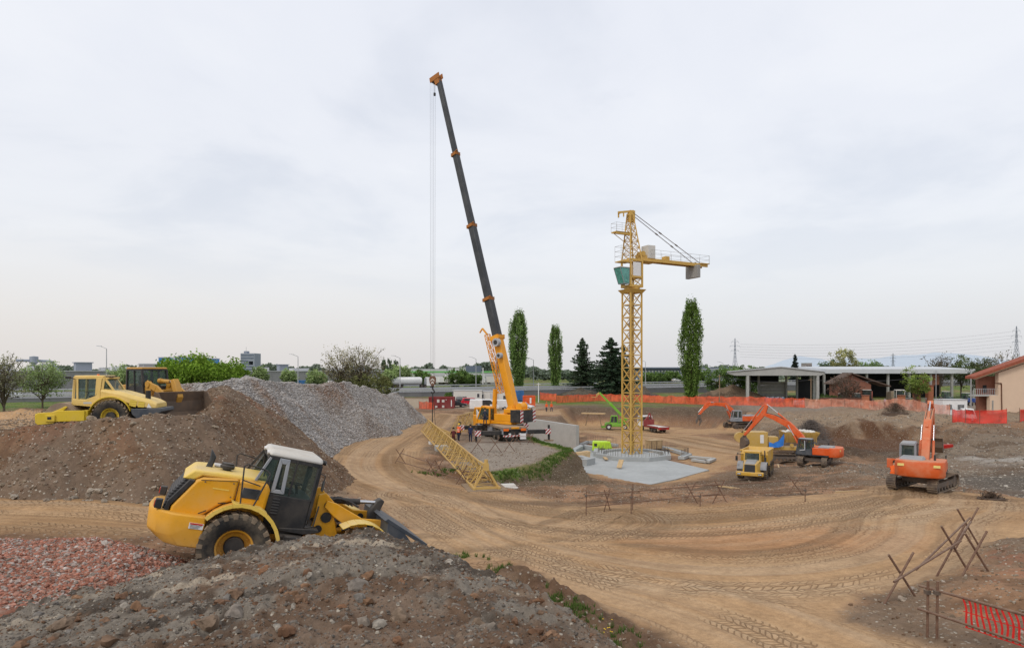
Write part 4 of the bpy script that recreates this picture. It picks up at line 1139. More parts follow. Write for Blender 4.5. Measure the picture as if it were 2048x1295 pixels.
 for yy in ((-.90, -.86), (.86, .90)):
  gp = MB()
  for k in range(4): gp.prism([o_[k], o_[(k + 1) % 4], i_[(k + 1) % 4], i_[k]], yy[0], yy[1])
  gp.put('door_pillar', M['midgrey'], c, bevel=.012)
 for s in (-1, 1):
  MB().bar((.14, s * .86, 2.50), (.38, s * .83, 3.14), .07, .05).put('rear_pillar', M['grey'], c)
  MB().prism([(.16, 2.52), (.52, 2.52), (.56, 3.1), (.38, 3.1)], s * .85 - .005, s * .85 + .005).put('rear_side_glass', M['glass'], c)
 MB().box(-.02, .55, -.82, .82, 2.50, 2.54).bar((.0, .82, 2.5), (.38, .80, 3.24), .06).put('rear_cab_frame', M['black'], c)
 MB().path([(.34, -.60, 2.60), (.34, -.60, 3.1)], .02).put('wiper', M['black'], c)
 MB().prism([(1.0, 2.25), (1.03, 3.14), (1.07, 3.14), (1.05, 2.25)], -.90, -.86).prism([(1.60, 1.7), (1.64, 3.14), (1.70, 3.14), (1.68, 1.7)], -.9, -.84).put('door_frame', M['black'], c)
 for s in (-1, 1):
  m_ = MB().path([(1.68, s * .86, 2.95), (1.78, s * 1.12, 2.92), (1.78, s * 1.12, 2.78)], .014).put('mirror_arm', M['black'], c)
  MB().box(1.755, 1.795, s * 1.12 - .10, s * 1.12 + .10, 2.52, 2.80).put('mirror', M['black'], m_, bevel=.02)
  l_ = MB().tube((1.72, s * .6, 3.22), (1.82, s * .6, 3.20), .065, 14).put('work_lamp', M['black'], c)
  MB().tube((1.82, s * .6, 3.20), (1.826, s * .6, 3.20), .058, 14).put('lens', M['whl'], l_)
  l_ = MB().tube((.38, s * .5, 3.24), (.29, s * .5, 3.22), .055, 14).put('work_lamp', M['white'], c)
 # under-cab: step, tank, articulation
 MB().box(.98, 1.60, -1.14, -.62, .92, 1.28).put('tank', M['black'], T, bevel=.04)
 MB().path([(1.10, -1.16, 1.30), (1.14, -1.2, .78), (1.48, -1.2, .78), (1.50, -1.16, 1.30)], .022).bar((1.12, -1.2, .95), (1.5, -1.2, .95), .12, .03).bar((1.12, -1.2, .78), (1.5, -1.2, .78), .12, .03).put('ladder', M['black'], T)
 MB().prism([(.96, 1.42), (1.95, 1.50), (2.0, 1.42), (1.6, 1.32), (.98, 1.34)], -.95, .95).put('cab_floor', M['black'], T, bevel=.02)
 MB().path([(1.62, -.92, 1.50), (1.80, -.95, 1.56), (1.84, -.90, 2.10)], .02).put('grab_rail', M['black'], T)
 MB().prism([(1.2, .66), (1.9, .66), (1.9, 1.0), (1.2, 1.0)], -.28, .28).tube((1.62, 0, .55), (1.62, 0, 1.35), .16, 12).put('articulation_joint', M['steel'], T)
 # hoses
 hs = MB(); rnd = random.Random(4)
 for k in range(7):
  a = Vector((2.2 + rnd.uniform(-.1, .1), rnd.uniform(-.35, .35), 2.16)); b = Vector((2.85 + rnd.uniform(-.1, .25), rnd.uniform(-.25, .25), 2.12))
  pp = [a.lerp(b, i / 6) + Vector((0, 0, .13 * math.sin(PI * i / 6) + rnd.uniform(-.01, .01))) for i in range(7)]
  hs.path(pp, .022, 6)
 hs.put('hydraulic_hose', M['black'], T)
 # front frame (loader tower)
 for s in (-1, 1):
  MB().prism([(1.72, .62), (2.55, .62), (2.72, 1.05), (2.40, 1.75), (2.32, 2.18), (2.02, 2.42), (1.84, 2.34), (1.86, 1.7)], s * .50 - .05, s * .50 + .05).put('loader_tower', M['loader'], T, bevel=.02)
  for (x, z, r) in ((2.14, 2.10, .10), (2.16, 1.78, .14), (2.02, 1.45, .10)):
   MB().lathe([(.001, s * .50 - .09), (r, s * .50 - .09), (r, s * .50 + .09), (.001, s * .50 + .09)], (x, 0, z), 'y', 18).put('pivot_pin', M['black'], T)
  # lift arm: big curved plate forward
  MB().prism([(2.08, 2.24), (2.34, 2.20), (2.70, 2.06), (3.12, 1.90), (3.62, 1.94), (3.80, 1.86), (3.84, 1.68), (3.62, 1.60), (3.2, 1.55), (2.75, 1.62), (2.30, 1.86), (2.04, 2.06)], s * .64 - .045, s * .64 + .045).put('lift_arm', M['loader'], T, bevel=.02)
  MB().lathe([(.001, s * .64 - .08), (.085, s * .64 - .08), (.085, s * .64 + .08), (.001, s * .64 + .08)], (3.36, 0, 1.76), 'y', 16).put('pivot_pin', M['black'], T)
  ram(T, (2.05, s * .36, 1.25), (3.1, s * .36, 1.62), .075, .6, 'loader', 'lift_cylinder')
 MB().prism([(1.85, .62), (2.5, .62), (2.5, 1.2), (1.85, 1.5)], -.46, .46).put('front_frame', M['loader'], T, bevel=.03)
 MB().box(2.55, 2.75, -.6, .6, 1.72, 1.92).put('cross_tube', M['loader'], T, bevel=.04)
 ram(T, (2.25, 0, 2.16), (3.62, 0, 2.30), .085, .62, 'black', 'tilt_cylinder')
 MB().prism([(3.44, 1.72), (3.40, 2.0), (3.55, 2.36), (3.66, 2.44), (3.78, 2.38), (3.72, 2.15), (3.70, 1.72)], -.14, .14).put('bell_crank', M['black'], T, bevel=.03)
 ram(T, (3.55, 0, 1.8), (3.95, 0, 1.45), .05, .5, 'black', 'tilt_link')
 # bucket, tipped down: open shell with side plates and cutting edge
 bk = MB(); prof = [(3.62, 2.04), (3.72, 1.28), (3.86, .98), (4.15, .86), (4.55, .95)]
 inner = [(4.50, 1.02), (4.16, .95), (3.93, 1.05), (3.80, 1.32), (3.70, 2.04)]
 for a, b, c2, d2 in zip(prof[:-1], prof[1:], inner[::-1][1:], inner[::-1][:-1]):
  bk.prism([a, b, c2, d2], -1.42, 1.42)
 for s in (-1, 1):
  bk.prism([(3.62, 2.04), (3.72, 1.28), (3.86, .98), (4.15, .86), (4.72, .92), (4.72, 1.25), (4.35, 1.62), (4.02, 1.92)], s * 1.43 - .02, s * 1.43 + .02)
 b_ = bk.put('bucket', M['blade'], T, bevel=.01)
 MB().hexa([(3.52, -1.46, 2.06), (4.80, -1.46, 1.52), (4.80, 1.46, 1.52), (3.52, 1.46, 2.06)], [(3.60, -1.46, 2.13), (4.86, -1.46, 1.60), (4.86, 1.46, 1.60), (3.60, 1.46, 2.13)]).put('spill_guard', M['blade'], b_, bevel=.01)
 for k in range(6):
  y = -1.2 + k * .48
  MB().prism([(3.66, 1.98), (3.78, 1.98), (3.92, 1.74), (3.72, 1.60)], y - .02, y + .02).put('stiffener', M['blade'], b_)
 # railings on the hood walkway
 for (yy, x0, x1) in ((-1.22, -.16, .38), (.95, -.25, .40)):
  r = MB()
  r.path([(x0 + .05, yy - .03, 1.94), (x0 - .06, yy + .12, 2.84), (x0 + .02, yy + .12, 2.90), (x1 - .05, yy + .12, 2.82), (x1 + .05, yy + .1, 2.74), (x0 + .36, yy - .03, 1.92)], .02)
  r.path([(x0 - .02, yy + .08, 2.5), (x1 - .12, yy + .06, 2.42)], .016)
  r.put('handrail', M['black'], T)
 MB().prism([(-.32, 1.97), (-.22, 1.94), (.38, 1.90), (.56, 1.80), (.56, 1.76), (.36, 1.86), (-.26, 1.90)], -1.34, -.98).put('walkway', M['loader2'], T, bevel=.01)
 return T
wheel_loader()

# ================================================================== ROAD ROLLER
def road_roller():
 T = thing('road_roller', 'pale yellow single drum road roller standing on top of the earth heap', 'road roller', (-19.486, 32.027, 4.532), rad(192))
 for s in (-1, 1):
  h = wheel(T, -.05, s * .78, .80, .78, .58, 'rollerd', lugs=0, side=s)
  l = MB()
  for k in range(26):
   a = 2 * PI * k / 26
   for t_ in (-1, 1):
    a2 = a + t_ * .0
    p0 = (-.05 + .79 * math.cos(a2), s * .78, .80 + .79 * math.sin(a2)); p1 = (-.05 + .77 * math.cos(a2 + .22), s * .78 + t_ * .29, .80 + .77 * math.sin(a2 + .22))
    l.bar(p0, p1, .07, .05, up=(math.cos(a2), 0, math.sin(a2)))
  l.put('tread', M['rubberd'], h, smooth=False)
 # drum and drum frame
 d = MB().lathe([(.60, -.98), (.74, -.98), (.745, -.94), (.745, .94), (.74, .98), (.60, .98)], (2.02, 0, .74), 'y', 48).put('drum', M['drum'], T)
 MB().lathe([(.001, -.90), (.62, -.90), (.62, .90), (.001, .90)], (2.02, 0, .74), 'y', 32).put('drum_hub', M['black'], d)
 fr = MB()
 for s in (-1, 1):
  fr.prism([(.98, .62), (2.25, .60), (2.30, .52), (2.95, .46), (3.05, .60), (3.06, .92), (2.95, 1.02), (2.30, 1.06), (2.1, 1.12), (.98, 1.12)], s * 1.08 - .05, s * 1.08 + .05)
  fr.prism([(2.45, 1.02), (2.0, 1.22), (1.82, 1.32), (1.70, 1.30), (1.95, 1.04)], s * 1.06 - .04, s * 1.06 + .04)
 fr.box(.88, 1.12, -1.04, 1.04, .60, 1.12); fr.box(2.88, 3.08, -1.04, 1.04, .52, 1.0)
 f_ = fr.put('drum_frame', M['rollerd'], T, bevel=.02)
 MB().box(2.20, 2.60, 1.13, 1.20, .62, .92).put('bearing_plate', M['rollerd'], f_, bevel=.015)
 MB().box(2.34, 2.50, 1.20, 1.215, .72, .84).put('bearing_opening', M['black'], f_)
 MB().box(.45, .95, -.35, .35, .55, 1.15).tube((.7, 0, .5), (.7, 0, 1.3), .14, 12).put('articulation_joint', M['black'], T)
 # chassis + hood
 MB().box(-2.0, .62, -.50, .50, .62, 1.2).put('chassis', M['black'], T, bevel=.03)
 hd = MB()
 def sec(x, hw, zt, zb, ch): return [(x, -hw, zb), (x, -hw, zt - ch), (x, -hw + ch, zt), (x, hw - ch, zt), (x, hw, zt - ch), (x, hw, zb)]
 S = [sec(.42, .82, 2.14, 1.50, .10), sec(-.4, .86, 2.00, 1.60, .14), (sec(-1.1, .90, 1.78, 1.30, .15)), sec(-1.75, .88, 1.58, 1.18, .14), sec(-2.05, .82, 1.42, 1.17, .10)]
 V = [v for s_ in S for v in s_]; Fc = []
 for k in range(4):
  for i in range(6):
   a = k * 6 + i; b = k * 6 + (i + 1) % 6
   Fc.append((a, a + 6, b + 6, b))
 Fc += [tuple(range(6)), tuple(range(29, 23, -1))]
 ho = hd.add(V, Fc).put('hood', M['roller'], T, bevel=.035)
 for s in (-1, 1):
  MB().hexa([(-1.15, s * .905 - .012, 1.24), (-.85, s * .895 - .012, 1.32), (-.85, s * .895 + .012, 1.32), (-1.15, s * .905 + .012, 1.24)], [(-1.22, s * .89 - .012, 1.53), (-.92, s * .885 - .012, 1.62), (-.92, s * .885 + .012, 1.62), (-1.22, s * .89 + .012, 1.53)]).put('vent', M['ylouvre'], ho)
  MB().hexa([(-1.52, s * .90 - .012, 1.22), (-1.24, s * .905 - .012, 1.24), (-1.24, s * .905 + .012, 1.24), (-1.52, s * .90 + .012, 1.22)], [(-1.56, s * .885 - .012, 1.48), (-1.29, s * .89 - .012, 1.52), (-1.29, s * .89 + .012, 1.52), (-1.56, s * .885 + .012, 1.48)]).put('vent', M['ylouvre'], ho)
  tri = MB().add([(-1.86, s * .905, 1.20), (-1.64, s * .905, 1.20), (-1.72, s * .905, 1.42)], [(0, 1, 2)]).put('emblem', M['white'], ho, smooth=False)
  # mudguard
  g = MB(); pts = [(-.05 + .92 * math.cos(rad(a)), .80 + .92 * math.sin(rad(a))) for a in range(20, 165, 12)]
  for a, b in zip(pts[:-1], pts[1:]):
   g.prism([a, b, (b[0], b[1] + .05), (a[0], a[1] + .05)], min(s * .5, s * 1.02), max(s * .5, s * 1.02))
  g.put('mudguard', M['rollerd'], T)
 MB().box(-2.3, -1.0, -.98, .98, 0, 0)
 MB().prism([(-.95, 1.16), (-2.32, 1.18), (-2.36, 1.02), (-1.75, .66), (-1.25, .66), (-1.0, .9)], -.98, .98).put('rear_bumper', M['blade'], T, bevel=.03)
 MB().tube((-1.55, .40, 1.5), (-1.55, .40, 2.02), .12, 16).put('exhaust', M['black'], T)
 # cab: yellow frame
 b = [(.45, -.74, 1.30), (1.62, -.74, 1.42), (1.62, .74, 1.42), (.45, .74, 1.30)]
 t = [(.30, -.70, 2.66), (1.56, -.70, 2.66), (1.56, .70, 2.66), (.30, .70, 2.66)]
 c = cab(T, b, t, pillar='roller', roofm='roller', pw=.10, roof=.07, over=.04, sill=.20, midpost=(.0,), panel='roller')
 MB().prism([(.45, 1.30), (1.66, 1.44), (1.64, 1.66), (1.1, 1.60), (.62, 1.80), (.42, 2.2)], .745, .80).put('door_panel', M['roller'], c, bevel=.015)
 MB().prism([(1.38, 1.5), (1.46, 1.5), (1.46, 2.6), (1.38, 2.6)], .745, .79).prism([(.42, 2.1), (.66, 1.8), (.60, 2.62), (.36, 2.62)], .745, .79).put('door_post', M['roller'], c)
 MB().prism([(-.18, 2.02), (-.10, 2.02), (.34, 2.66), (.24, 2.68)], .62, .72).prism([(-.18, 2.02), (-.10, 2.02), (.34, 2.66), (.24, 2.68)], -.72, -.62).box(.10, .36, -.7, .7, 2.60, 2.68).put('rear_window_frame', M['roller'], c)
 MB().quad((-.10, -.62, 2.06), (-.10, .62, 2.06), (.20, .62, 2.62), (.20, -.62, 2.62)).put('rear_window', M['glass'], c, smooth=False)
 MB().lathe([(.001, 2.72), (.06, 2.72), (.06, 2.80), (.04, 2.83), (.001, 2.83)], (.62, .5, 0), 'z', 12).put('beacon', M['orl'], c)
 MB().box(-.05, .30, .1, .62, 2.68, 2.74).put('roof_lamp_bar', M['black'], c)
 MB().bar((1.56, .74, 2.60), (1.74, .9, 2.70), .04).box(1.66, 1.84, .84, 1.0, 2.62, 2.72).put('headlamp', M['black'], c)
 MB().box(.80, 1.15, .8, .806, 1.42, 1.50).put('maker_plate', M['lgrey'], c)
 return T
road_roller()

# ================================================================== CRAWLER LOADER
def crawler_loader():
 T = thing('crawler_loader', 'ochre yellow crawler loader with black cab and rusty bucket behind the road roller', 'crawler loader', (-20.3, 36.4, 4.93), rad(-27), scale=1.02)
 for s in (-1, 1): crawler(T, -1.6, 1.5, s * .88, .48, .80)
 MB().box(-1.7, 1.0, -.62, .62, .55, 1.5).put('chassis', M['crawl'], T, bevel=.04)
 MB().prism([(-1.9, .9), (-.7, .9), (-.7, 1.85), (-1.8, 1.75)], -.62, .62).put('engine_housing', M['crawl'], T, bevel=.05)
 c = cab(T, [(-.85, -.72, 1.30), (.58, -.72, 1.30), (.58, .72, 1.30), (-.85, .72, 1.30)], [(-.85, -.70, 2.60), (.42, -.70, 2.60), (.42, .70, 2.60), (-.85, .70, 2.60)], pillar='black', roofm='crawl', pw=.10, roof=.10, over=.10, sill=.32, midpost=(.48,))
 MB().prism([(.55, .75), (1.15, .75), (1.05, 1.9), (.75, 2.05), (.55, 1.6)], -.66, -.56).prism([(.55, .75), (1.15, .75), (1.05, 1.9), (.75, 2.05), (.55, 1.6)], .56, .66).put('loader_tower', M['crawl'], T, bevel=.03)
 for s in (-1, 1):
  MB().ribbon([(.85, 1.82), (1.5, 1.60), (2.05, 1.25), (2.35, .55)], [.28, .36, .34, .22], .12, s * .62).put('lift_arm', M['crawl'], T, bevel=.02)
  MB().lathe([(.001, s * .62 - .1), (.17, s * .62 - .1), (.17, s * .62 + .1), (.001, s * .62 + .1)], (.85, 0, 1.82), 'y', 16).put('pivot_pin', M['crawl'], T)
  ram(T, (.9, s * .40, 1.15), (1.9, s * .45, 1.25), .09, .6, 'crawl', 'lift_cylinder')
 ram(T, (.95, 0, 2.0), (2.1, 0, 1.95), .11, .7, 'crawl', 'tilt_cylinder')
 MB().prism([(1.95, 2.05), (2.2, 2.12), (2.35, 1.9), (2.62, 1.15), (2.45, .85), (2.1, 1.6)], -.16, .16).put('tilt_lever', M['crawl'], T, bevel=.03)
 MB().box(1.6, 1.8, -.6, .6, 1.35, 1.55).put('cross_tube', M['crawl'], T, bevel=.03)
 bk = MB(); prof = [(2.55, 1.45), (2.40, .95), (2.45, .35), (2.65, .08), (3.55, .02)]
 for a, b in zip(prof[:-1], prof[1:]):
  dx, dz = b[0] - a[0], b[1] - a[1]; l = math.hypot(dx, dz); nx, nz = dz / l * .05, -dx / l * .05
  bk.prism([a, b, (b[0] - nx, b[1] - nz), (a[0] - nx, a[1] - nz)], -1.42, 1.42)
 for s in (-1, 1): bk.prism([(2.55, 1.47), (2.38, .95), (2.43, .35), (2.65, .02), (3.6, 0), (3.55, .12), (3.3, .7), (2.85, 1.4)], s * 1.42 - .025, s * 1.42 + .025)
 bk.put('bucket', M['bucket'], T)
 return T
crawler_loader()

# ================================================================== EXCAVATORS
def gz_(x, y): return float(np.max(ground_z(np.array([x - 1.2, x, x + 1.2]), np.array([y, y, y]))))
def excavator(label, loc, yaw_tracks, yaw_upper, boom, stick, tool, paintm='orange', cabc='black', door_open=False, sc=1.0, group='orange excavators'):
 loc = (loc[0], loc[1], gz_(loc[0], loc[1]) - .02)
 T = thing('excavator', label, 'excavator', loc, yaw_tracks, group, scale=sc)
 U = Matrix.Rotation(yaw_upper - yaw_tracks, 4, 'Z')
 for s in (-1, 1): crawler(T, -2.25, 2.25, s * 1.25, .60, .92)
 MB().box(-1.0, 1.0, -.98, .98, .42, .85).lathe([(.001, .85), (.62, .85), (.62, 1.08), (.001, 1.08)], (0, 0, 0), 'z', 24).put('undercarriage', M['steel'], T, bevel=.04)
 MB(U).box(-2.2, 1.75, -1.38, 1.38, 1.06, 1.24).put('slewing_deck', M['black'], T, bevel=.03)
 # counterweight with rounded plan
 plan = [(-1.75, -1.46), (-2.35, -1.44), (-2.78, -1.15), (-2.96, -.55), (-3.0, 0), (-2.96, .55), (-2.78, 1.15), (-2.35, 1.44), (-1.75, 1.46)]
 V = []; n = len(plan)
 for z, k in ((1.05, .93), (1.14, .985), (1.6, 1.0), (2.02, .985), (2.12, .95)):
  for x, y in plan: V.append(((x + 1.75) * k - 1.75, y * (k * .5 + .5), z))
 Fc = [(L * n + i, L * n + n + i, L * n + n + i + 1, L * n + i + 1) for L in range(4) for i in range(n - 1)]
 Fc += [(L * n, L * n + n - 1, L * n + 2 * n - 1, L * n + n) for L in range(4)]
 Fc += [tuple(range(0, n)), tuple(range(5 * n - 1, 4 * n - 1, -1))]
 cw = MB(U).add(V, Fc).put('counterweight', M[paintm], T, bevel=.04)
 for y in (-1.02, 1.02):
  MB(U).box(-2.885, -2.84, y - .19, y + .19, 1.76, 1.92).put('reflector_plate', M['ylab'] if 'ylab' in M else M['roller'], cw)
 MB(U).box(-1.8, .35, -1.40, -.42, 1.22, 2.04).put('side_housing', M[paintm], T, bevel=.06)
 MB(U).box(-1.8, .02, .42, 1.40, 1.22, 2.04).put('side_housing', M[paintm], T, bevel=.06)
 MB(U).box(-1.8, -.25, -.44, .44, 1.22, 2.0).put('engine_cover', M[paintm], T, bevel=.05)
 MB(U).hexa([(-2.2, -.25, 2.06), (-.5, -.25, 2.04), (-.5, 1.25, 2.04), (-2.2, 1.25, 2.06)], [(-2.05, -.12, 2.28), (-.65, -.12, 2.26), (-.65, 1.12, 2.26), (-2.05, 1.12, 2.28)]).put('engine_hood', M['grey'], T, bevel=.05)
 MB(U).tube((-1.3, -.8, 2.0), (-1.3, -.8, 2.45), .07, 12).put('exhaust', M['black'], T)
 MB(U).box(.35, 1.2, -1.38, -.75, 1.22, 1.75).put('tool_box', M[paintm], T, bevel=.04)
 rr = MB(U); rail(rr, [(.4, -1.3, 1.75), (1.15, -1.3, 1.75)], .5, .02, 0); rr.put('handrail', M['black'], T)
 c = cab(T, [(.05, .44, 1.24), (1.78, .44, 1.24), (1.78, 1.38, 1.24), (.05, 1.38, 1.24)], [(.10, .48, 2.92), (1.45, .48, 2.95), (1.45, 1.34, 2.95), (.10, 1.34, 2.92)], pillar=cabc, roofm='grey', pw=.10, roof=.08, over=.05, sill=.36, midpost=(.42,), panel=cabc, Mx=U)
 MB(U).prism([(.75, 1.7), (.83, 1.7), (.85, 2.8), (.77, 2.8)], 1.40, 1.44).prism([(.80, 1.7), (1.35, 1.62), (1.35, 1.70), (.82, 1.80)], 1.40, 1.44).put('door_rail', M['lgrey'], c)
 if door_open: MB(U).box(-.72, -.66, 1.42, 2.1, 1.3, 1.95).put('open_side_door', M[paintm], T, bevel=.02)
 # boom (cranked box girder) + stick, in the plane y = -.12
 y0 = -.08
 bo = MB(U).ribbon(boom, [.42, .62, .74, .56, .34], .50, y0).put('boom', M[paintm], T, bevel=.03)
 st = MB(U).ribbon(stick, [.34, .62, .42, .28], .38, y0).put('stick', M[paintm], T, bevel=.03)
 for s in (-1, 1):
  ram(T, (1.35, y0 + s * .42, 1.45), (boom[2][0] - .1, y0 + s * .36, boom[2][1] - .1), .09, .6, paintm, 'boom_cylinder', U)
 bm_ = Vector((boom[2][0] * .5 + boom[1][0] * .5, y0, boom[2][1] * .5 + boom[1][1] * .5 + .42))
 ram(T, bm_, (stick[0][0], y0, stick[0][1] + .02), .09, .6, paintm, 'stick_cylinder', U)
 a = Vector((stick[0][0] * .7 + stick[1][0] * .3, 0, stick[0][1] * .7 + stick[1][1] * .3)); b = Vector((stick[3][0], 0, stick[3][1]))
 d = (b - a).normalized(); nn = Vector((d.z, 0, -d.x))
 if nn.x < 0: nn = -nn
 ram(T, (a.x + nn.x * .38, y0, a.z + nn.z * .38), (b.x - d.x * .35 + nn.x * .42, y0, b.z - d.z * .35 + nn.z * .42), .075, .55, paintm, 'bucket_cylinder', U)
 hz = MB(U)
 for s in (-1, 1):
  pp = [(boom[i][0], y0 + s * .15, boom[i][1] + (.30, .36, .42, .33, .22)[i]) for i in range(5)]
  hz.path(pp, .022, 5)
 hz.put('hydraulic_hose', M['black'], T)
 S3 = Vector((stick[3][0], 0, stick[3][1]))
 if tool == 'bucket' or isinstance(tool, float):
  ang = tool if isinstance(tool, float) else -1.6
  pr = [(0, 0), (.10, -.30), (0, -.75), (.15, -1.15), (.60, -1.38), (1.05, -1.28)]
  ca, sa = math.cos(ang + 1.6), math.sin(ang + 1.6)
  tr_ = lambda p: (S3.x + p[0] * ca - p[1] * sa, S3.z + p[0] * sa + p[1] * ca)
  bk = MB(U)
  for p, q in zip(pr[:-1], pr[1:]):
   dx, dz = q[0] - p[0], q[1] - p[1]; l = math.hypot(dx, dz); nx, nz = -dz / l * .05, dx / l * .05
   bk.prism([tr_(p), tr_(q), tr_((q[0] + nx, q[1] + nz)), tr_((p[0] + nx, p[1] + nz))], y0 - .65, y0 + .65)
  for s in (-1, 1):
   bk.prism([tr_(p) for p in pr + [(.95, -.9), (.45, -.15)]], y0 + s * .65 - .025, y0 + s * .65 + .025)
  b_ = bk.put('bucket', M['bucket'], T)
  for k in range(5):
   yy = y0 - .56 + k * .28
   MB(U).prism([tr_((1.0, -1.34)), tr_((1.0, -1.24)), tr_((1.28, -1.20))], yy - .05, yy + .05).put('tooth', M['steel'], b_)
 else:                                           # demolition jaw
  j = MB(U)
  j.box(S3.x - .25, S3.x + .25, y0 - .25, y0 + .25, S3.z - .7, S3.z + .1)
  j.prism([(S3.x - .40, S3.z - .6), (S3.x + .05, S3.z - .6), (S3.x - .15, S3.z - 1.1), (S3.x - .02, S3.z - 1.9), (S3.x - .22, S3.z - 1.5), (S3.x - .5, S3.z - 1.1)], y0 - .16, y0 + .16)
  j.prism([(S3.x + .05, S3.z - .6), (S3.x + .42, S3.z - .6), (S3.x + .55, S3.z - 1.0), (S3.x + .50, S3.z - 1.55), (S3.x + .3, S3.z - 1.25), (S3.x + .18, S3.z - .95)], y0 - .16, y0 + .16)
  j.put('demolition_jaw', M['steel'], T, bevel=.03)
 return T
M['ylab'] = plain('reflector yellow', (0.75, 0.62, 0.22), 0.5, 0.2, 20)
e3 = excavator('dusty orange excavator seen from behind on the haul road with its boom raised', (24.9, 39.4, .5), rad(40), rad(53),
    [(.55, 1.75), (1.5, 3.0), (3.0, 4.25), (4.4, 4.9), (5.6, 5.15)], [(4.95, 5.75), (5.6, 5.15), (6.1, 3.9), (6.5, 2.9)], -1.35, 'orange2', 'grey', door_open=True, sc=.87)
e2 = excavator('bright orange excavator with dark blue cab reaching over the crusher beside the dump truck', (30.3, 65.0, -1.42), rad(236), rad(143),
    [(.55, 1.75), (1.6, 3.2), (3.0, 4.5), (4.5, 5.2), (5.8, 5.6)], [(5.4, 6.75), (5.85, 5.65), (7.1, 4.1), (8.1, 2.9)], -2.1, 'orange', 'blade', sc=.86)
e1 = excavator('distant orange excavator with a demolition jaw at the far side of the pit', (39.2, 112, -2.3), rad(200), rad(181),
    [(.55, 1.75), (1.4, 3.1), (2.6, 4.0), (4.2, 4.1), (5.3, 3.9)], [(5.0, 4.4), (5.5, 3.9), (6.4, 3.0), (7.0, 2.2)], 'jaw', 'orange', 'grey')

# ================================================================== ARTICULATED DUMP TRUCK
def dump_truck():
 T = thing('dump_truck', 'dusty yellow articulated dump truck facing the camera in front of the crusher', 'dump truck', (21.7, 58.6, gz_(21.7, 58.6) - .02), rad(242), scale=0.80)
 for s in (-1, 1):
  wheel(T, 0, s * 1.25, .90, .88, .62, 'dumper', lugs=20, side=s)
  for x in (-3.6, -5.3): wheel(T, x, s * 1.25, .90, .88, .62, 'dumper', lugs=20, side=s)
 MB().box(-6.0, -.9, -.5, .5, .8, 1.3).put('chassis', M['black'], T, bevel=.03)
 # bonnet
 MB().hexa([(.2, -1.0, 1.0), (2.35, -.80, .95), (2.35, .80, .95), (.2, 1.0, 1.0)], [(.2, -.92, 2.30), (2.25, -.62, 1.98), (2.25, .62, 1.98), (.2, .92, 2.30)]).put('bonnet', M['dumper'], T, bevel=.08, seg=3)
 MB().hexa([(.3, -.58, 2.25), (2.2, -.52, 1.96), (2.2, .52, 1.96), (.3, .58, 2.25)], [(.3, -.56, 2.36), (2.18, -.50, 2.06), (2.18, .50, 2.06), (.3, .56, 2.36)]).put('bonnet_top', M['grey'], T, bevel=.03)
 MB().hexa([(2.30, -.56, .98), (2.42, -.56, .98), (2.42, .56, .98), (2.30, .56, .98)], [(2.2, -.56, 1.95), (2.32, -.56, 1.95), (2.32, .56, 1.95), (2.2, .56, 1.95)]).put('radiator_grille', M['louvre'], T, bevel=.02)
 b = MB().box(1.95, 2.55, -1.42, 1.42, .72, 1.16).put('bumper', M['dumper'], T, bevel=.09)
 for s in (-1, 1):
  l = MB().box(2.54, 2.60, s * 1.08 - .2, s * 1.08 + .2, .86, 1.05).put('headlight', M['black'], b)
  for k in (-.09, .09): MB().tube((2.60, s * 1.08 + k, .955), (2.615, s * 1.08 + k, .955), .07, 12).put('lens', M['whl'], l)
  g = MB(); pts = [(0 + 1.05 * math.cos(rad(a)), .9 + 1.08 * math.sin(rad(a))) for a in range(18, 140, 12)]
  for a, c in zip(pts[:-1], pts[1:]): g.prism([a, c, (c[0], c[1] + .06), (a[0], a[1] + .06)], min(s * .9, s * 1.56), max(s * .9, s * 1.56))
  g.put('mudguard', M['grey'], T)
  m_ = MB().path([(.9, s * .9, 2.9), (1.5, s * 1.45, 2.95), (1.5, s * 1.5, 2.2)], .025).put('mirror_arm', M['black'], T)
  MB().box(1.46, 1.52, s * 1.5 - .12, s * 1.5 + .12, 2.25, 2.75).put('mirror', M['black'], m_, bevel=.02)
 c = cab(T, [(-.9, -.82, 1.45), (.75, -.85, 1.45), (.75, .85, 1.45), (-.9, .82, 1.45)], [(-.85, -.76, 3.08), (.42, -.80, 3.08), (.42, .80, 3.08), (-.85, .76, 3.08)], pillar='dumper', roofm='dumper', glassm='glass', pw=.11, roof=.12, over=.16, sill=.42, midpost=(.5,), panel='dumper')
 MB().bar((.80, -.9, 2.05), (.80, .9, 2.05), .1).put('windscreen_frame', M['black'], c)
 # body
 bd = MB(); side = [(-1.35, 1.75), (-1.1, 2.7), (-1.35, 3.15), (-6.6, 2.85), (-7.0, 2.9), (-5.8, 1.45), (-2.2, 1.35)]
 for s in (-1, 1): bd.prism(side, s * 1.42 - .04, s * 1.42 + .04)
 bd.prism([(-1.35, 1.75), (-1.1, 2.7), (-1.35, 3.15), (-1.42, 3.15), (-1.2, 2.7), (-1.45, 1.75)], -1.4, 1.4)
 bd.prism([(-1.35, 1.75), (-2.2, 1.35), (-5.8, 1.45), (-7.0, 2.9), (-6.9, 3.0), (-5.75, 1.55), (-2.2, 1.45), (-1.35, 1.85)], -1.4, 1.4)
 for s in (-1, 1): bd.bar((-1.0, s * 1.45, 3.1), (-6.8, s * 1.45, 2.9), .14)
 bd.put('dump_body', M['dumper'], T, bevel=.02)
 ram(T, (-2.0, 1.0, 1.0), (-3.2, 1.2, 2.0), .1, .5, 'offwhite', 'tipping_cylinder')
 MB().tube((-1.0, 1.15, 1.6), (-1.0, 1.15, 3.2), .07, 10).put('exhaust', M['steel'], T)
 return T
dump_truck()

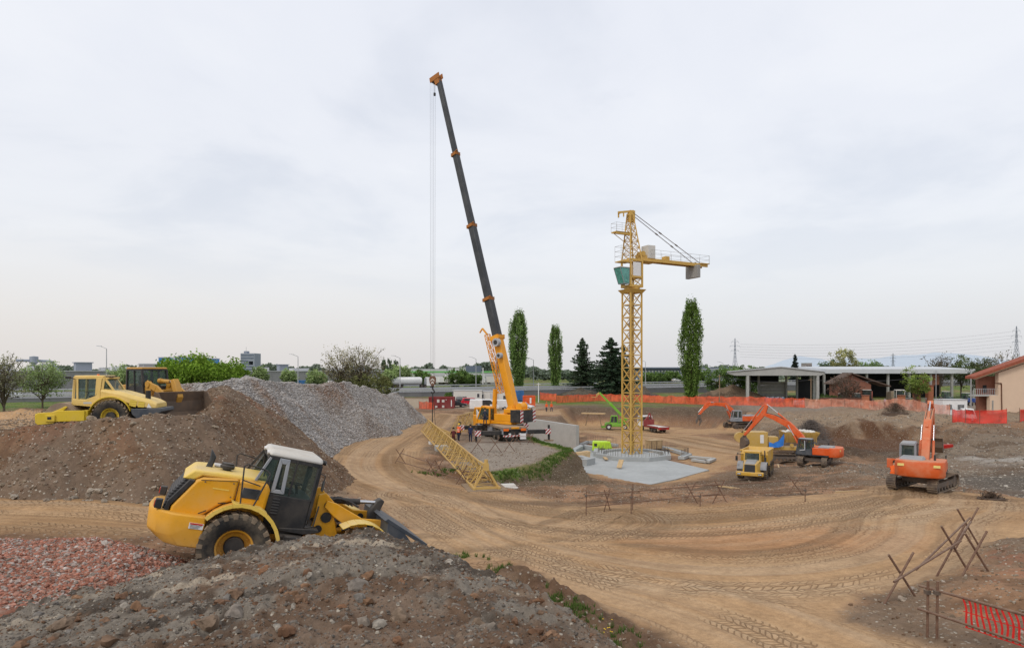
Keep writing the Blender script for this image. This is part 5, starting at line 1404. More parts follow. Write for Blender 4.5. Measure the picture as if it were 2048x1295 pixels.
# ================================================================== MOBILE CRUSHER
def crusher():
 T = thing('mobile_crusher', 'yellow tracked rock crusher with blue skirt and loaded hopper behind the dump truck', 'rock crusher', (31.7, 76.0, gz_(31.7, 76.0) - .02), rad(172), scale=0.8)
 for s in (-1, 1): crawler(T, -2.2, 2.2, s * 1.1, .5, .9)
 MB().box(-5.2, 5.0, -.9, .9, 1.5, 1.95).bar((-2, -.7, .9), (-2, -.7, 1.6), .3).bar((2, -.7, .9), (2, -.7, 1.6), .3).bar((-2, .7, .9), (-2, .7, 1.6), .3).bar((2, .7, .9), (2, .7, 1.6), .3).put('chassis', M['crusher'], T, bevel=.03)
 e = MB().box(2.4, 5.4, -1.25, 1.25, 1.9, 4.1).put('engine_box', M['crusher'], T, bevel=.08)
 MB().box(3.0, 3.5, 1.25, 1.27, 2.5, 3.7).put('white_door', M['white'], e)
 MB().box(5.40, 5.42, -.8, .8, 2.4, 3.6).put('fan_grille', M['black'], e)
 MB().lathe([(.001, -.5), (.75, -.5), (.75, .5), (.6, .5), (.001, .5)], (6.1, 0, 3.2), 'y', 24).put('flywheel', M['crusher'], T)
 MB().box(.9, 2.3, -1.0, 1.0, 1.95, 3.4).put('jaw_housing', M['crusher'], T, bevel=.06)
 sk = MB(); rnd = random.Random(2)
 sk.add([(2.3, 1.35, 2.0), (1.6, 1.45, 1.9), (.9, 1.4, 1.95), (.3, 1.3, 2.2), (.1, 1.35, 4.1), (.9, 1.25, 2.9), (1.7, 1.3, 2.5), (2.3, 1.3, 2.7)], [(0, 1, 6, 7), (1, 2, 5, 6), (2, 3, 4, 5)]).put('tarpaulin_skirt', M['tarp'], T)
 h = MB()
 x0, x1, z0, z1 = -4.6, .2, 2.6, 4.1
 top = [(x0, -1.7, z1), (x1, -1.7, z1), (x1, 1.7, z1), (x0, 1.7, z1)]; bt = [(x0 + .6, -.8, z0), (x1, -.8, z0), (x1, .8, z0), (x0 + .6, .8, z0)]
 for i in range(4):
  j = (i + 1) % 4
  a, b, c, d = [Vector(v) for v in (bt[i], bt[j], top[j], top[i])]
  off = Vector((0, 0, .06))
  h.add([a, b, c, d, a + off, b + off, c + off, d + off], [(0, 1, 2, 3), (7, 6, 5, 4), (0, 4, 5, 1), (2, 6, 7, 3), (1, 5, 6, 2), (3, 7, 4, 0)])
 for k in range(6): h.bar((x0 + .4 + k * .8, 1.2, 2.7), (x0 + .4 + k * .8, 1.68, 4.05), .1)
 hp = h.put('hopper', M['crusher'], T)
 lo = MB()
 for k in range(26):
  r = rnd.uniform(.18, .42); x = rnd.uniform(-4.2, -.1); y = rnd.uniform(-1.2, 1.3)
  lo.lathe([(.001, -r * .6), (r * .8, -r * .35), (r, .1 * r), (r * .6, r * .6), (.001, r * .75)], (x, y, 4.0 + rnd.uniform(-.1, .25)), 'z', 6)
 lo.put('rock_load', M['offwhite'], T, smooth=False)
 MB().bar((-1.5, .2, 1.1), (-7.6, 1.4, 1.15), .25, .25).put('discharge_beam', M['steel'], T)
 for k in range(3): MB().lathe([(.001, 1.02), (.26, 1.02), (.26, 1.2), (.001, 1.2)], (-3.9 + k * 1.5, 0, 2.25), 'y', 14).put('pulley', M['crusher'], T)
 return T
crusher()
# ================================================================== TOWER CRANE
def tower_crane():
 bx, by = 15.5, 84.0; z0 = -3.35
 T = thing('tower_crane', 'yellow lattice tower crane with glazed cab and counter jib but no main jib', 'tower crane', (bx, by, z0), rad(28))
 zt = 21.0                                        # local height of mast top
 s = 1.75
 m = MB(); n = 13
 truss(m, (0, 0, 0), (0, 0, zt), s, s, n, .17, .075, up=(0, 1, 0), zig='x')
 for k in range(n + 1):
  z = zt * k / n
  for a in range(4):
   c, q = [(-1, -1), (1, -1), (1, 1), (-1, 1)][a], [(1, -1), (1, 1), (-1, 1), (-1, -1)][a]
   m.bar((c[0] * s / 2, c[1] * s / 2, z), (q[0] * s / 2, q[1] * s / 2, z), .11)
 m.put('mast', M['tower'], T, smooth=False)
 l = MB(); l.bar((-.2, .25, 0), (-.2, .25, zt), .05).bar((.2, .25, 0), (.2, .25, zt), .05)
 for k in range(70): l.bar((-.2, .25, k * .3), (.2, .25, k * .3), .025)
 for k in range(8): l.box(-.7, .7, -.1, .7, 2.5 + k * 2.4, 2.54 + k * 2.4)
 l.put('ladder', M['rust'], T, smooth=False)
 MB().hexa([(-.98, -.98, zt - .1), (.98, -.98, zt - .1), (.98, .98, zt - .1), (-.98, .98, zt - .1)], [(-1.3, -1.3, zt + .35), (1.3, -1.3, zt + .35), (1.3, 1.3, zt + .35), (-1.3, 1.3, zt + .35)]).lathe([(.001, zt + .35), (1.0, zt + .35), (1.0, zt + .62), (.001, zt + .62)], (0, 0, 0), 'z', 24).put('slewing_ring', M['tower'], T)
 # slewing frame
 f = MB(); z1, z2 = zt + .62, zt + 4.1; w = .92
 for x in (-w, w):
  for y in (-w, w): f.bar((x, y, z1), (x, y, z2), .2)
 for z in (z1 + .15, z1 + 1.35, z2):
  for a, b in (((-w, -w), (w, -w)), ((w, -w), (w, w)), ((w, w), (-w, w)), ((-w, w), (-w, -w))): f.bar((a[0], a[1], z), (b[0], b[1], z), .2, .3)
 for a, b in (((-w, -w), (w, -w)), ((w, -w), (w, w)), ((w, w), (-w, w)), ((-w, w), (-w, -w))):
  f.bar((a[0], a[1], z1 + .2), (b[0], b[1], z1 + 1.3), .07).bar((b[0], b[1], z1 + .2), (a[0], a[1], z1 + 1.3), .07)
 f.put('slewing_frame', M['tower'], T, smooth=False)
 for i, (a, b) in enumerate((((-w, -w), (w, -w)), ((w, -w), (w, w)))):
  A = Vector((a[0], a[1], 0)); B = Vector((b[0], b[1], 0)); o = (A + B) / 2; o = o * .09
  A2 = A.lerp(B, .18) + o; B2 = A.lerp(B, .84) + o
  MB().bar(A2 + Vector((0, 0, z1 + 2.3)), B2 + Vector((0, 0, z1 + 2.3)), .05, 1.75).put('sign_panel', M['white'], T)
 # tower head
 h = MB(); zb, zp = z2, zt + 10.0
 cb = [(-w, -w), (w, -w), (w, w), (-w, w)]; ct = [(-.55, -.3), (-.05, -.3), (-.05, .3), (-.55, .3)]
 def P_(i, t): return Vector((cb[i][0] + (ct[i][0] - cb[i][0]) * t, cb[i][1] + (ct[i][1] - cb[i][1]) * t, zb + (zp - zb) * t))
 for i in range(4):
  h.bar(P_(i, 0), P_(i, 1), .13)
  for k in range(7):
   a, b = k / 7, (k + 1) / 7; j = (i + 1) % 4
   h.bar(P_(i, b), P_(j, b), .06).bar(P_(i, a), P_(j, b), .05).bar(P_(j, a), P_(i, b), .05)
 h.box(-.62, .02, -.36, .36, zp - .1, zp + .15)
 h.bar((-2.2, 0, zp + .1), (.25, 0, zp + .55), .18, .25).bar((-2.0, -.3, zp + .0), (-2.0, .3, zp + .0), .1).bar((-2.0, .2, zp - .5), (-2.0, .2, zp + .1), .14).bar((-1.5, -.2, zp - .4), (-1.5, -.2, zp + .1), .12).box(-.5, .3, -.28, .28, zp - .9, zp + .55)
 hh = h.put('tower_head', M['tower'], T, smooth=False)
 MB().lathe([(.30, -.1), (.36, -.1), (.36, .1), (.30, .1)], (-.1, 0, zp + .2), 'y', 18, close=True).put('sheave', M['steel'], hh)
 p = MB().box(-2.9, -.3, -.55, .55, zp - 2.55, zp - 2.4).box(-2.9, -.3, -.55, -.45, zp - 2.75, zp - 2.4).bar((-3.0, 0, zp - 2.6), (-.8, 0, zp - 3.8), .06)
 pf = p.put('head_platform', M['tower'], T)
 rl = MB(); rail(rl, [(-.6, -.55, zp - 2.4), (-2, -.55, zp - 2.4), (-2.9, -.55, zp - 2.4), (-2.9, .55, zp - 2.4), (-2, .55, zp - 2.4), (-.6, .55, zp - 2.4)], 1.1, .018).put('railing', M['galv'], pf)
 # counter jib
 jz = zt + 4.35; L = 12.6
 j = MB(); j.bar((.6, -.55, jz), (L, -.55, jz), .14, .42).bar((.6, .55, jz), (L, .55, jz), .14, .42)
 for k in range(10): j.bar((.9 + k * 1.25, -.55, jz), (.9 + k * 1.25, .55, jz), .1, .2)
 for k in range(9): j.bar((.9 + k * 1.25, -.55, jz - .05), (2.15 + k * 1.25, .55, jz - .05), .06)
 j.box(.5, 3.6, -1.0, 1.0, jz - .30, jz - .2).box(.8, L, -.5, .5, jz + .12, jz + .16).box(L - 1.4, L + .2, -.8, .8, jz + .17, jz + .27)
 jb = j.put('counter_jib', M['tower'], T, smooth=False)
 rl = MB(); xs = [2.4 + k * 1.7 for k in range(7)]
 rail(rl, [(x, .95, jz + .15) for x in xs] + [(12.7, -.85, jz + .15)] + [(x, -.85, jz + .15) for x in xs[::-1]], 1.15, .018)
 rl.put('railing', M['galv'], jb)
 MB().box(2.1, 3.3, -.7, .7, jz + .2, jz + 1.9).put('switch_cabinet', M['offwhite'], T, bevel=.03)
 MB().box(.9, 2.2, -.45, .45, jz + .2, jz + .6).lathe([(.001, -.5), (.35, -.5), (.35, .5), (.001, .5)], (1.5, 0, jz + .75), 'y', 16).put('hoist_winch', M['tower'], T)
 MB().box(5.3, 6.0, -.4, .4, jz + .2, jz + .75).put('hoist_motor', M['tower'], T, bevel=.03)
 bw = MB().box(10.2, 10.75, -1.15, 1.15, jz - 1.8, jz - .1).put('counterweight_block', M['concd'], T, bevel=.04)
 MB().bar((10.45, -.5, jz - .3), (10.45, -.5, jz + .3), .2).bar((10.45, .5, jz - .3), (10.45, .5, jz + .3), .2).put('hanger', M['steel'], bw)
 for s_ in (-1, 1):
  tt = MB().tube((-.1, s_ * .25, zp + .3), (11.2, s_ * .55, jz + .25), .045, 6)
  A = Vector((-.1, s_ * .25, zp + .3)); B = Vector((11.2, s_ * .55, jz + .25))
  for q in (.38, .62): tt.tube(A.lerp(B, q), A.lerp(B, q + .035), .09, 6)
  tt.put('tie_rod', M['steel'], T)
 # small working platform and cab on the jib side
 MB().box(-2.5, -.9, -1.0, .3, zt + 3.7, zt + 3.82).put('side_platform', M['tower'], T)
 rl = MB(); rail(rl, [(-1.2, -1.0, zt + 3.82), (-2.5, -1.0, zt + 3.82), (-2.5, .3, zt + 3.82), (-1.2, .3, zt + 3.82)], 1.9, .02, 2).put('railing', M['galv'], T)
 q = [(-1.9, -.85, zt + 1.0), (-1.1, -.85, zt + 1.0), (-1.1, .35, zt + 1.0), (-1.9, .35, zt + 1.0)]; r = [(-2.6, -.9, zt + 3.0), (-1.1, -.9, zt + 3.0), (-1.1, .4, zt + 3.0), (-2.6, .4, zt + 3.0)]
 cab(T, [q[2], q[3], q[0], q[1]], [r[2], r[3], r[0], r[1]], pillar='grey', roofm='offwhite', glassm='glassg', pw=.06, roof=.08, midpost=())
 return T
tower_crane()

# ================================================================== MOBILE CRANE
def mobile_crane():
 bx, by, bz = -1.35, 72.5, .1
 tw = at(876, 155, 78.5); UYAW = math.degrees(math.atan2(tw.y - by, tw.x - bx))
 T = thing('mobile_crane', 'orange mobile crane with long dark telescopic boom on black outriggers', 'mobile crane', (bx, by, bz), rad(108))
 U = Matrix.Rotation(rad(UYAW - 108), 4, 'Z')
 for x in (-3.6, -2.1, 1.6, 3.1, 5.4):
  for s in (-1, 1): wheel(T, x, s * 1.08, .68, .62, .46, 'steel', lugs=0, side=s, simple=True)
 MB().box(-5.2, 6.2, -.55, .55, .75, 1.35).put('chassis', M['black'], T)
 dk = MB().box(-5.3, 5.2, -1.32, 1.32, 1.35, 1.62).put('carrier_deck', M['drum'], T, bevel=.03)
 for s in (-1, 1):
  MB().box(-5.2, -4.5, s * 1.3 - .12, s * 1.3 + .02, .85, 1.34).box(-1.2, .6, s * 1.0 - .3, s * 1.0 + .3, .7, 1.34).box(3.8, 4.7, s * 1.0 - .3, s * 1.0 + .3, .7, 1.34).put('side_locker', M['grey'], T, bevel=.03)
  l = MB().box(-5.36, -5.3, s * .95 - .28, s * .95 + .28, 1.22, 1.46).put('tail_light', M['orl'], T)
  l = MB().box(-5.36, -5.3, s * .55 - .12, s * .55 + .12, .82, .98).put('reversing_light', M['whl'], T)
 MB().box(-5.4, -5.2, -1.25, 1.25, .62, .78).put('rear_bumper', M['hazard'], T)
 MB().box(-5.42, -5.38, -1.2, -.55, .35, .95).put('number_plate', M['white'], T)
 MB().box(-5.6, -5.3, -.4, .4, 1.46, 1.62).put('rear_step', M['crane'], T)
 MB().box(5.2, 6.9, -1.3, 1.3, .7, 2.2).put('carrier_nose', M['crane'], T, bevel=.1)
 cab(T, [(5.4, -1.25, 1.5), (6.9, -1.25, 1.5), (6.9, 1.25, 1.5), (5.4, 1.25, 1.5)], [(5.4, -1.15, 2.95), (6.6, -1.15, 2.95), (6.6, 1.15, 2.95), (5.4, 1.15, 2.95)], pillar='crane', roofm='crane', pw=.12, sill=.35, panel='crane', name='driver_cab')
 MB().hexa([(3.9, 1.2, 1.62), (5.2, 1.2, 1.62), (5.2, 1.28, 1.62), (3.9, 1.28, 1.62)], [(4.1, 1.25, 2.5), (5.3, 1.25, 2.9), (5.3, 1.32, 2.9), (4.1, 1.32, 2.5)]).put('side_panel', M['white'], T)
 for x in (-4.75, 2.4):
  for s in (-1, 1):
   b = MB().box(x - .22, x + .22, *(sorted((s * .5, s * 4.0))), .82, 1.24).put('outrigger_beam', M['black'], T, bevel=.02)
   MB().box(x - .24, x + .24, *(sorted((s * 3.55, s * 4.15))), .75, 1.30).put('beam_end', M['hazard'], b)
   MB().tube((x, s * 4.0, .1), (x, s * 4.0, 1.7), .12, 12).put('jack', M['black'], b)
   MB().box(x - .4, x + .4, s * 4.0 - .4, s * 4.0 + .4, .0, .12).put('foot_pad', M['wooddk'], b)
 # superstructure
 MB(U).box(-2.6, 2.4, -1.28, 1.28, 1.66, 1.95).lathe([(.001, 1.6), (.95, 1.6), (.95, 1.68), (.001, 1.68)], (0, 0, 0), 'z', 24).put('slewing_deck', M['crane'], T, bevel=.03)
 MB(U).box(-2.6, -.2, .35, 1.28, 1.95, 2.75).put('engine_cover', M['crane'], T, bevel=.05)
 MB(U).box(-3.9, -2.5, -1.3, 1.3, 1.9, 3.25).put('ballast', M['black'], T, bevel=.04)
 MB(U).box(-3.98, -3.90, .9, 1.3, 1.9, 3.25).box(-3.98, -3.90, -1.3, -.9, 1.9, 3.25).put('ballast_marking', M['hazard'], T)
 MB(U).prism([(-2.6, 1.9), (-.6, 1.9), (-1.0, 2.8), (-1.6, 3.6), (-2.1, 3.65), (-2.5, 3.0)], -.62, -.50).prism([(-2.6, 1.9), (-.6, 1.9), (-1.0, 2.8), (-1.6, 3.6), (-2.1, 3.65), (-2.5, 3.0)], .50, .62).put('boom_bracket', M['crane'], T, bevel=.02)
 MB(U).lathe([(.001, -.45), (.42, -.45), (.42, .45), (.001, .45)], (-3.0, 0, 3.55), 'y', 20).lathe([(.5, -.5), (.5, -.45)], (-3.0, 0, 3.55), 'y', 20).box(-3.9, -2.2, -.55, .55, 3.25, 3.35).put('winch', M['crane'], T)
 MB(U).box(-2.9, -1.5, .62, 1.2, 2.9, 3.3).put('hydraulic_unit', M['crane'], T, bevel=.04)
 cab(T, [(.25, .62, 1.7), (2.15, .62, 1.7), (2.15, 1.5, 1.7), (.25, 1.5, 1.7)], [(.25, .66, 3.35), (1.45, .66, 3.45), (1.45, 1.46, 3.45), (.25, 1.46, 3.35)], pillar='crane', roofm='crane', pw=.13, roof=.09, sill=.2, panel='crane', Mx=U, name='crane_cab', midpost=(.45,))
 # boom: base + four sections, elevated
 foot = Vector((-1.9, 0, 3.3))
 tipw = at(876, 155, 78.5)
 Wm = Matrix.Translation((bx, by, bz)) @ Matrix.Rotation(rad(108), 4, 'Z')
 tip = U.inverted() @ (Wm.inverted() @ tipw); tip.y = 0
 d = tip - foot; L = d.length; d.normalize(); side = Vector((0, 1, 0)); nn = d.cross(side)      # nn: rear side of the boom
 def sect(a, b, w, h, name, mat, bevel=.05):
  m = MB(U)
  for yy in (1,):
   A = foot + d * a; B = foot + d * b; q = []
   prof = [(-w / 2, -h * .25), (-w * .28, -h / 2), (w * .28, -h / 2), (w / 2, -h * .25), (w / 2, h / 2), (-w / 2, h / 2)]
   V = [A + side * x + nn * y for x, y in prof] + [B + side * x + nn * y for x, y in prof]
   m.add(V, [(5, 4, 3, 2, 1, 0), tuple(range(6, 12))] + [(i, (i + 1) % 6, 6 + (i + 1) % 6, 6 + i) for i in range(6)])
  return m.put(name, M[mat], T, bevel=bevel)
 f = [0, .198, .312, .530, .752, 1.0]
 sect(-.6, L * f[1], .88, 1.02, 'boom_base', 'crane')
 ws = [.84, .74, .64, .54]
 for k in range(4):
  s_ = sect(L * f[k + 1] - 1.0, L * f[k + 2] - (.6 if k == 3 else 0), ws[k], ws[k] * 1.12, 'boom_section', 'boomdk', .04)
  if k < 3:
   c = MB(U); A = foot + d * (L * f[k + 2])
   wv = ws[k] + .08
   for sy in (-1, 1):
    c.bar(A + side * sy * wv / 2 - nn * wv / 2 - d * .12, A + side * sy * wv / 2 + nn * wv / 2 - d * .12, .14, .34)
    c.bar(A + nn * sy * wv / 2 - side * wv / 2 - d * .12, A + nn * sy * wv / 2 + side * wv / 2 - d * .12, .14, .34)
   c.bar(A + nn * .3 + side * .3, A + nn * .75 + side * .5, .1).bar(A - nn * .3 - side * .3, A - nn * .7 - side * .45, .1)
   c.put('boom_collar', M['cranedk'], s_)
 A = foot + d * (L * f[1])
 MB(U).bar(A - side * .56 + nn * -.58, A - side * .56 + nn * .58, .12, .5).bar(A + side * .56 + nn * -.58, A + side * .56 + nn * .58, .12, .5).bar(A - side * .56 + nn * .6, A + side * .56 + nn * .6, .12, .4).put('base_collar', M['crane'], T)
 for (q, off, r) in ((.182, -.75, .46), (.145, -.75, .32)):
  Cn = foot + d * (L * q) + nn * .35
  m = MB(U); m.tube(Cn + side * (.52) , Cn + side * .95, r, 20); dr = m.put('hose_drum', M['galv'], T)
  MB(U).tube(Cn + side * .95, Cn + side * .99, r * .55, 16).put('drum_hub', M['black'], dr)
 # head
 hd = MB(U); B = foot + d * L
 hd.bar(B - nn * .1 - d * .9, B - nn * .1, .62, .7)
 for sy in (-1, 1): hd.bar(B + side * sy * .3 + nn * .5, B + side * sy * .3 - nn * 1.1 + d * .1, .08, .6)
 hd.put('boom_head', M['cranedk'], T)
 sh = MB(U)
 for y in (-.2, 0, .2): sh.lathe([(.001, y - .04), (.34, y - .04), (.34, y + .04), (.001, y + .04)], tuple(Vector((B.x, 0, B.z)) - Vector((nn.x, 0, nn.z)) * .75), 'y', 16)
 sh.put('head_sheave', M['steel'], T)
 # stowed jib lattice along the base section, on the -nn side
 jb = MB(U); a0 = foot + d * (L * .05) - nn * .95 + side * .35; a1 = foot + d * (L * .215) - nn * 1.0 + side * .35
 truss(jb, a0, a1, .42, .5, 14, .06, .04, up=tuple(side), zig='z')
 jb.bar(a1, a1 + d * .9 - nn * .5, .16).bar(a1 + d * .9 - nn * .5, a1 + d * .55 - nn * 1.0, .12)
 jb.put('stowed_jib', M['crane'], T, smooth=False)
 # luffing cylinder
 ram(T, (.9, 0, 2.1), tuple(foot + d * (L * .155) - nn * .5), .26, .46, 'crane', 'luffing_cylinder', U)
 # pennant line along the back of the boom
 MB(U).tube(foot + d * (L * .20) + nn * .75, B + nn * .35, .022, 4).put('wind_rope', M['cable'], T)
 # hoist ropes and hook block
 hk = gz(868, 755, 0); Yh = 78.0
 top = Wm @ (U @ (B - nn * .95)); hookp = at(868.5, 765, Yh)
 bot = Vector((hookp.x, top.y, 0))
 T2 = T
 Wi = Wm.inverted()
 r = MB()
 hz = hookp.z + .6
 for dx in (-.30, -.08, .12, .32): r.tube(Wi @ Vector((top.x + dx, top.y, top.z)), Wi @ Vector((top.x + dx * .8, top.y, hz)), .012, 4)
 r.put('hoist_rope', M['cable'], T)
 hb = MB()
 c = Wi @ Vector((top.x, top.y, hz - .4))
 Rm = Matrix.Translation(c) @ Matrix.Rotation(rad(-108), 4, 'Z')
 MB(Rm).prism([(-.42, .3), (-.25, .62), (.25, .62), (.42, .3), (.36, -.2), (.14, -.62), (-.14, -.62), (-.36, -.2)], -.22, .22).put('hook_block', M['rust'], T, bevel=.03)
 MB(Rm).prism([(-.24, .1), (0, .34), (.24, .1), (.24, -.06), (0, .18), (-.24, -.06)], -.25, -.22).prism([(-.18, -.22), (0, -.02), (.18, -.22), (.12, -.36), (0, -.2), (-.12, -.36)], -.25, -.22).put('chevron_marking', M['offwhite'], T)
 MB(Rm).path([(0, 0, -.6), (0, 0, -1.0), (.2, 0, -1.2), (.16, 0, -1.45), (-.05, 0, -1.5), (-.2, 0, -1.32)], .09, 8).put('hook', M['black'], T)
 MB(Rm).tube((0, 0, -1.35), (-.05, 0, -6.0), .06, 6).tube((0, 0, -1.35), (.35, .4, -6.2), .03, 5).put('lifting_sling', M['black'], T)
 # small hook at the head
 MB(U).tube(B - nn * .6, Vector((B - nn * .6)) - Vector((0, 0, 1.6)), .02, 4).box(B.x - nn.x * .6 - .1, B.x - nn.x * .6 + .1, -.1, .1, B.z - nn.z * .6 - 1.9, B.z - nn.z * .6 - 1.55).put('auxiliary_hook', M['black'], T)
 return T
mobile_crane()

# crane jib lying on the ground, nose towards the camera
def lying_jib(name, label, p0, p1, w, h, n, grp, foot=True):
 p0 = Vector(p0); p1 = Vector(p1); d = p1 - p0
 T = thing(name, label, 'crane jib', p1, math.atan2(-d.y, -d.x), 'crane jib sections on the ground')
 L = d.length
 dz = (p0.z - p1.z) / math.hypot(d.x, d.y)
 m = MB(); X = lambda t: Vector((t, 0, h / 2 + .1 + dz * t))
 truss(m, X(0), X(L), w, h, n, .10, .045, tri=True, zig='z')
 m.put('lattice', M['jib'], T, smooth=False)
 if foot:
  e = MB()
  for s in (-1, 1):
   e.bar((0, s * w / 2, .08), (0, 0, h + .15), .12).bar((-.35, s * w / 2, .10), (1.4, s * w / 2, .12), .16)
  e.bar((-.1, -w / 2, .1), (-.1, w / 2, .1), .16).bar((0, 0, h + .15), (2.2, 0, h + .15), .14).tube((-.05, 0, h + .1), (-.05, 0, h + .6), .12, 10).box(-.2, .4, -.15, .15, h - .1, h + .35)
  for s in (-1, 1): e.bar((0, 0, h + .15), (1.6, s * w / 2, .1), .07)
  e.put('end_frame', M['jib'], T, smooth=False)
  MB().hexa([(1.6, -w * .34, .5), (3.9, -w * .34, .55), (3.9, -w * .36, .55), (1.6, -w * .36, .5)], [(1.6, -.10, h - .1), (3.9, -.10, h - .05), (3.9, -.13, h - .05), (1.6, -.13, h - .1)]).put('sign_panel', M['white'], T)
  MB().box(-.8, 2.2, -w * .8, w * .8, -.04, .05).put('timber_pad', M['wooddk'], T)
 return T
lying_jib('lying_crane_jib', 'long yellow lattice jib lying diagonally on the ground with its foot toward the camera', gz(856, 862, .35), gz(972, 978, 0.02), 1.6, 1.3, 26, None)
lying_jib('lying_crane_jib', 'yellow lattice jib section lying on the track behind the mobile crane', (-6.5, 78, .1), (-2.5, 104, .1), 1.9, 1.9, 20, None, foot=False)
tk = MB(); truss(tk, (-9.4, 80.5, .35), (-6.4, 71.2, .35), .5, .4, 9, .08, .04, zig='z')
tag(tk.put('lattice_strut', M['jib'], None, smooth=False), 'thin yellow lattice strut lying left of the mobile crane', 'strut')

# ================================================================== PIT: SLAB, FOUNDATION, WALL
slab_px = [(1160, 941), (1178, 946), (1232, 960), (1268, 966), (1302, 968), (1350, 958), (1418, 939), (1336, 920), (1240, 900), (1170, 895), (1146, 905)]
sp = [gz(px, py, -3.42)[:2] for px, py in slab_px]
sl = MB().slab(sp, -3.9, -3.40).put('concrete_slab', M['concl'], None, smooth=False)
tag(sl, 'freshly cast light grey concrete slab around the foot of the tower crane', 'slab')
def ring_wall(T, cx, cy, r, z0, z1, th, n=10, rot=0, a0=0, a1=360, name='wall_ring', mat='concl', ry=None):
 m = MB(); k = int(n * (a1 - a0) / 360); ry = ry or r
 for i in range(k):
  t0 = rad(a0 + (a1 - a0) * i / k) + rot; t1 = rad(a0 + (a1 - a0) * (i + 1) / k) + rot
  P = lambda t, q: (cx + q / r * r * math.cos(t), cy + q / r * ry * math.sin(t))
  m.slab([P(t0, r), P(t1, r), P(t1, r - th), P(t0, r - th)], z0, z1)
 return m.put(name, M[mat], T, smooth=False)
FT = thing('crane_foundation', 'polygonal raised concrete foundation with starter bars around the tower crane', 'foundation', (15.5, 83.2, -3.42))
MB().slab([(3.4 * math.cos(rad(a)), 3.4 * math.sin(rad(a))) for a in range(0, 360, 30)], 0.0, .32).put('base_slab', M['concl'], FT)
ring_wall(FT, 0, 0, 5.0, 0.0, .52, .9, 8, rad(12))
rb = MB(); rnd = random.Random(3)
for r_, k_ in ((4.75, 70), (4.3, 60)):
 for k in range(k_):
  a = 2 * PI * k / k_; c_ = math.cos(PI / 8) / math.cos(((a - rad(12)) % (PI / 4)) - PI / 8)
  x, y = r_ * c_ * math.cos(a), r_ * c_ * math.sin(a)
  rb.tube((x, y, .4), (x + rnd.uniform(-.05, .05), y, .52 + rnd.uniform(.5, .85)), .016, 4)
tag(rb.put('starter_bars', M['rebar'], FT), kind='stuff')
def bent_wall(name, label, pts, z0, h, th, mat='concl', cat='low wall', bars=0):
 T = thing(name, label, cat, (pts[0][0], pts[0][1], z0)); m = MB()
 o = Vector((pts[0][0], pts[0][1], 0))
 for a, b in zip(pts[:-1], pts[1:]):
  m.bar(Vector((*a[:2], h / 2)) - o, Vector((*b[:2], h / 2)) - o, th, h)
 m.put('wall_body', M[mat], T, smooth=False)
 if bars:
  r = MB()
  for a, b in zip(pts[:-1], pts[1:]):
   A = Vector((*a[:2], 0)); B = Vector((*b[:2], 0)); n = int((B - A).length / .3)
   for k in range(n):
    p = A.lerp(B, (k + .5) / n) - o
    r.tube(p + Vector((0, 0, h - .1)), p + Vector((0, 0, h + bars)), .02, 4)
  tag(r.put('starter_bars', M['rebar'], T), kind='stuff')
 return T
z_ = -3.42
g2 = lambda px, py: gz(px, py, z_)[:2]
bent_wall('footing_wall', 'curved low concrete footing wall left of the tower crane foundation', [g2(1185, 928), g2(1150, 917), g2(1146, 908), g2(1165, 897), g2(1195, 902), g2(1192, 912)], z_, .6, .7)
bent_wall('footing_wall', 'thin concrete footing with starter bars beside the lime green machine', [g2(1158, 893), g2(1175, 886), g2(1200, 888), g2(1235, 893)], z_, .4, .4, bars=.9)
bent_wall('footing_wall', 'concrete footing strip with starter bars right of the tower crane', [g2(1300, 893), g2(1340, 900), g2(1378, 912), g2(1362, 918)], z_, .35, .8, bars=.8)
bent_wall('footing_wall', 'flat rectangular concrete strip footing near the dump truck', [g2(1372, 914), g2(1428, 919), g2(1414, 925), g2(1385, 921)], z_, .25, .6, mat='conc')
bent_wall('footing_wall', 'short free standing concrete block wall at the left edge of the slab', [g2(1166, 931), g2(1183, 927)], z_, .75, 1.0)
def pad(px, py, w, d, h, mat, name, label, cat, rz=0, z=-3.42):
 p = gz(px, py, z); m = MB().box(-w / 2, w / 2, -d / 2, d / 2, 0, h)
 return p, m
def timber_box():
 p = gz(1307, 896, -3.3)
 T = thing('timber_box', 'square plywood shuttering box standing right of the tower crane', 'wooden box', p, rad(25))
 MB().box(-.95, .95, -.75, .75, 0, 1.15).put('box_body', M['wood'], T)
 MB().box(-1.0, 1.0, -.8, .8, 1.15, 1.2).put('lid', M['wood'], T)
 for x in (-.9, 0, .9): MB().box(x - .05, x + .05, -.80, -.752, 0, 1.15).put('batten', M['wooddk'], T)
timber_box()
for i, (a, b, lb) in enumerate((((1325, 893), (1368, 900), 'long plank lying behind the concrete footing strip'), ((1330, 897), (1360, 905), 'short plank lying on the concrete footing strip'), ((1200, 925), (1245, 909), 'shuttering board leaning on the crane foundation'), ((1213, 920), (1200, 905), 'plank on the left side of the crane foundation'), ((1295, 903), (1318, 913), 'plank on the right rim of the crane foundation'))):
 A = gz(*a, -3.3); B = gz(*b, -3.3)
 if i == 2: A = gz(1238, 937, -3.38); B = gz(1243, 921, -2.6)
 tag(MB().bar(A + Vector((0, 0, .12)), B + Vector((0, 0, .12)), .55 if i == 2 else .4, .1).put('plank', M['wood'], None), lb, 'plank', 'timber planks in the pit')
bx_ = gz(1163, 918, -3.4)
T = thing('concrete_bucket', 'beige box shaped shuttering form left of the crane foundation', 'formwork', bx_, rad(20))
MB().hexa([(-.9, -.5, 0), (.9, -.5, 0), (.9, .5, 0), (-.9, .5, 0)], [(-.6, -.4, .9), (1.0, -.5, 1.0), (1.0, .5, 1.0), (-.6, .4, .9)]).put('panel', M['wood'], T)
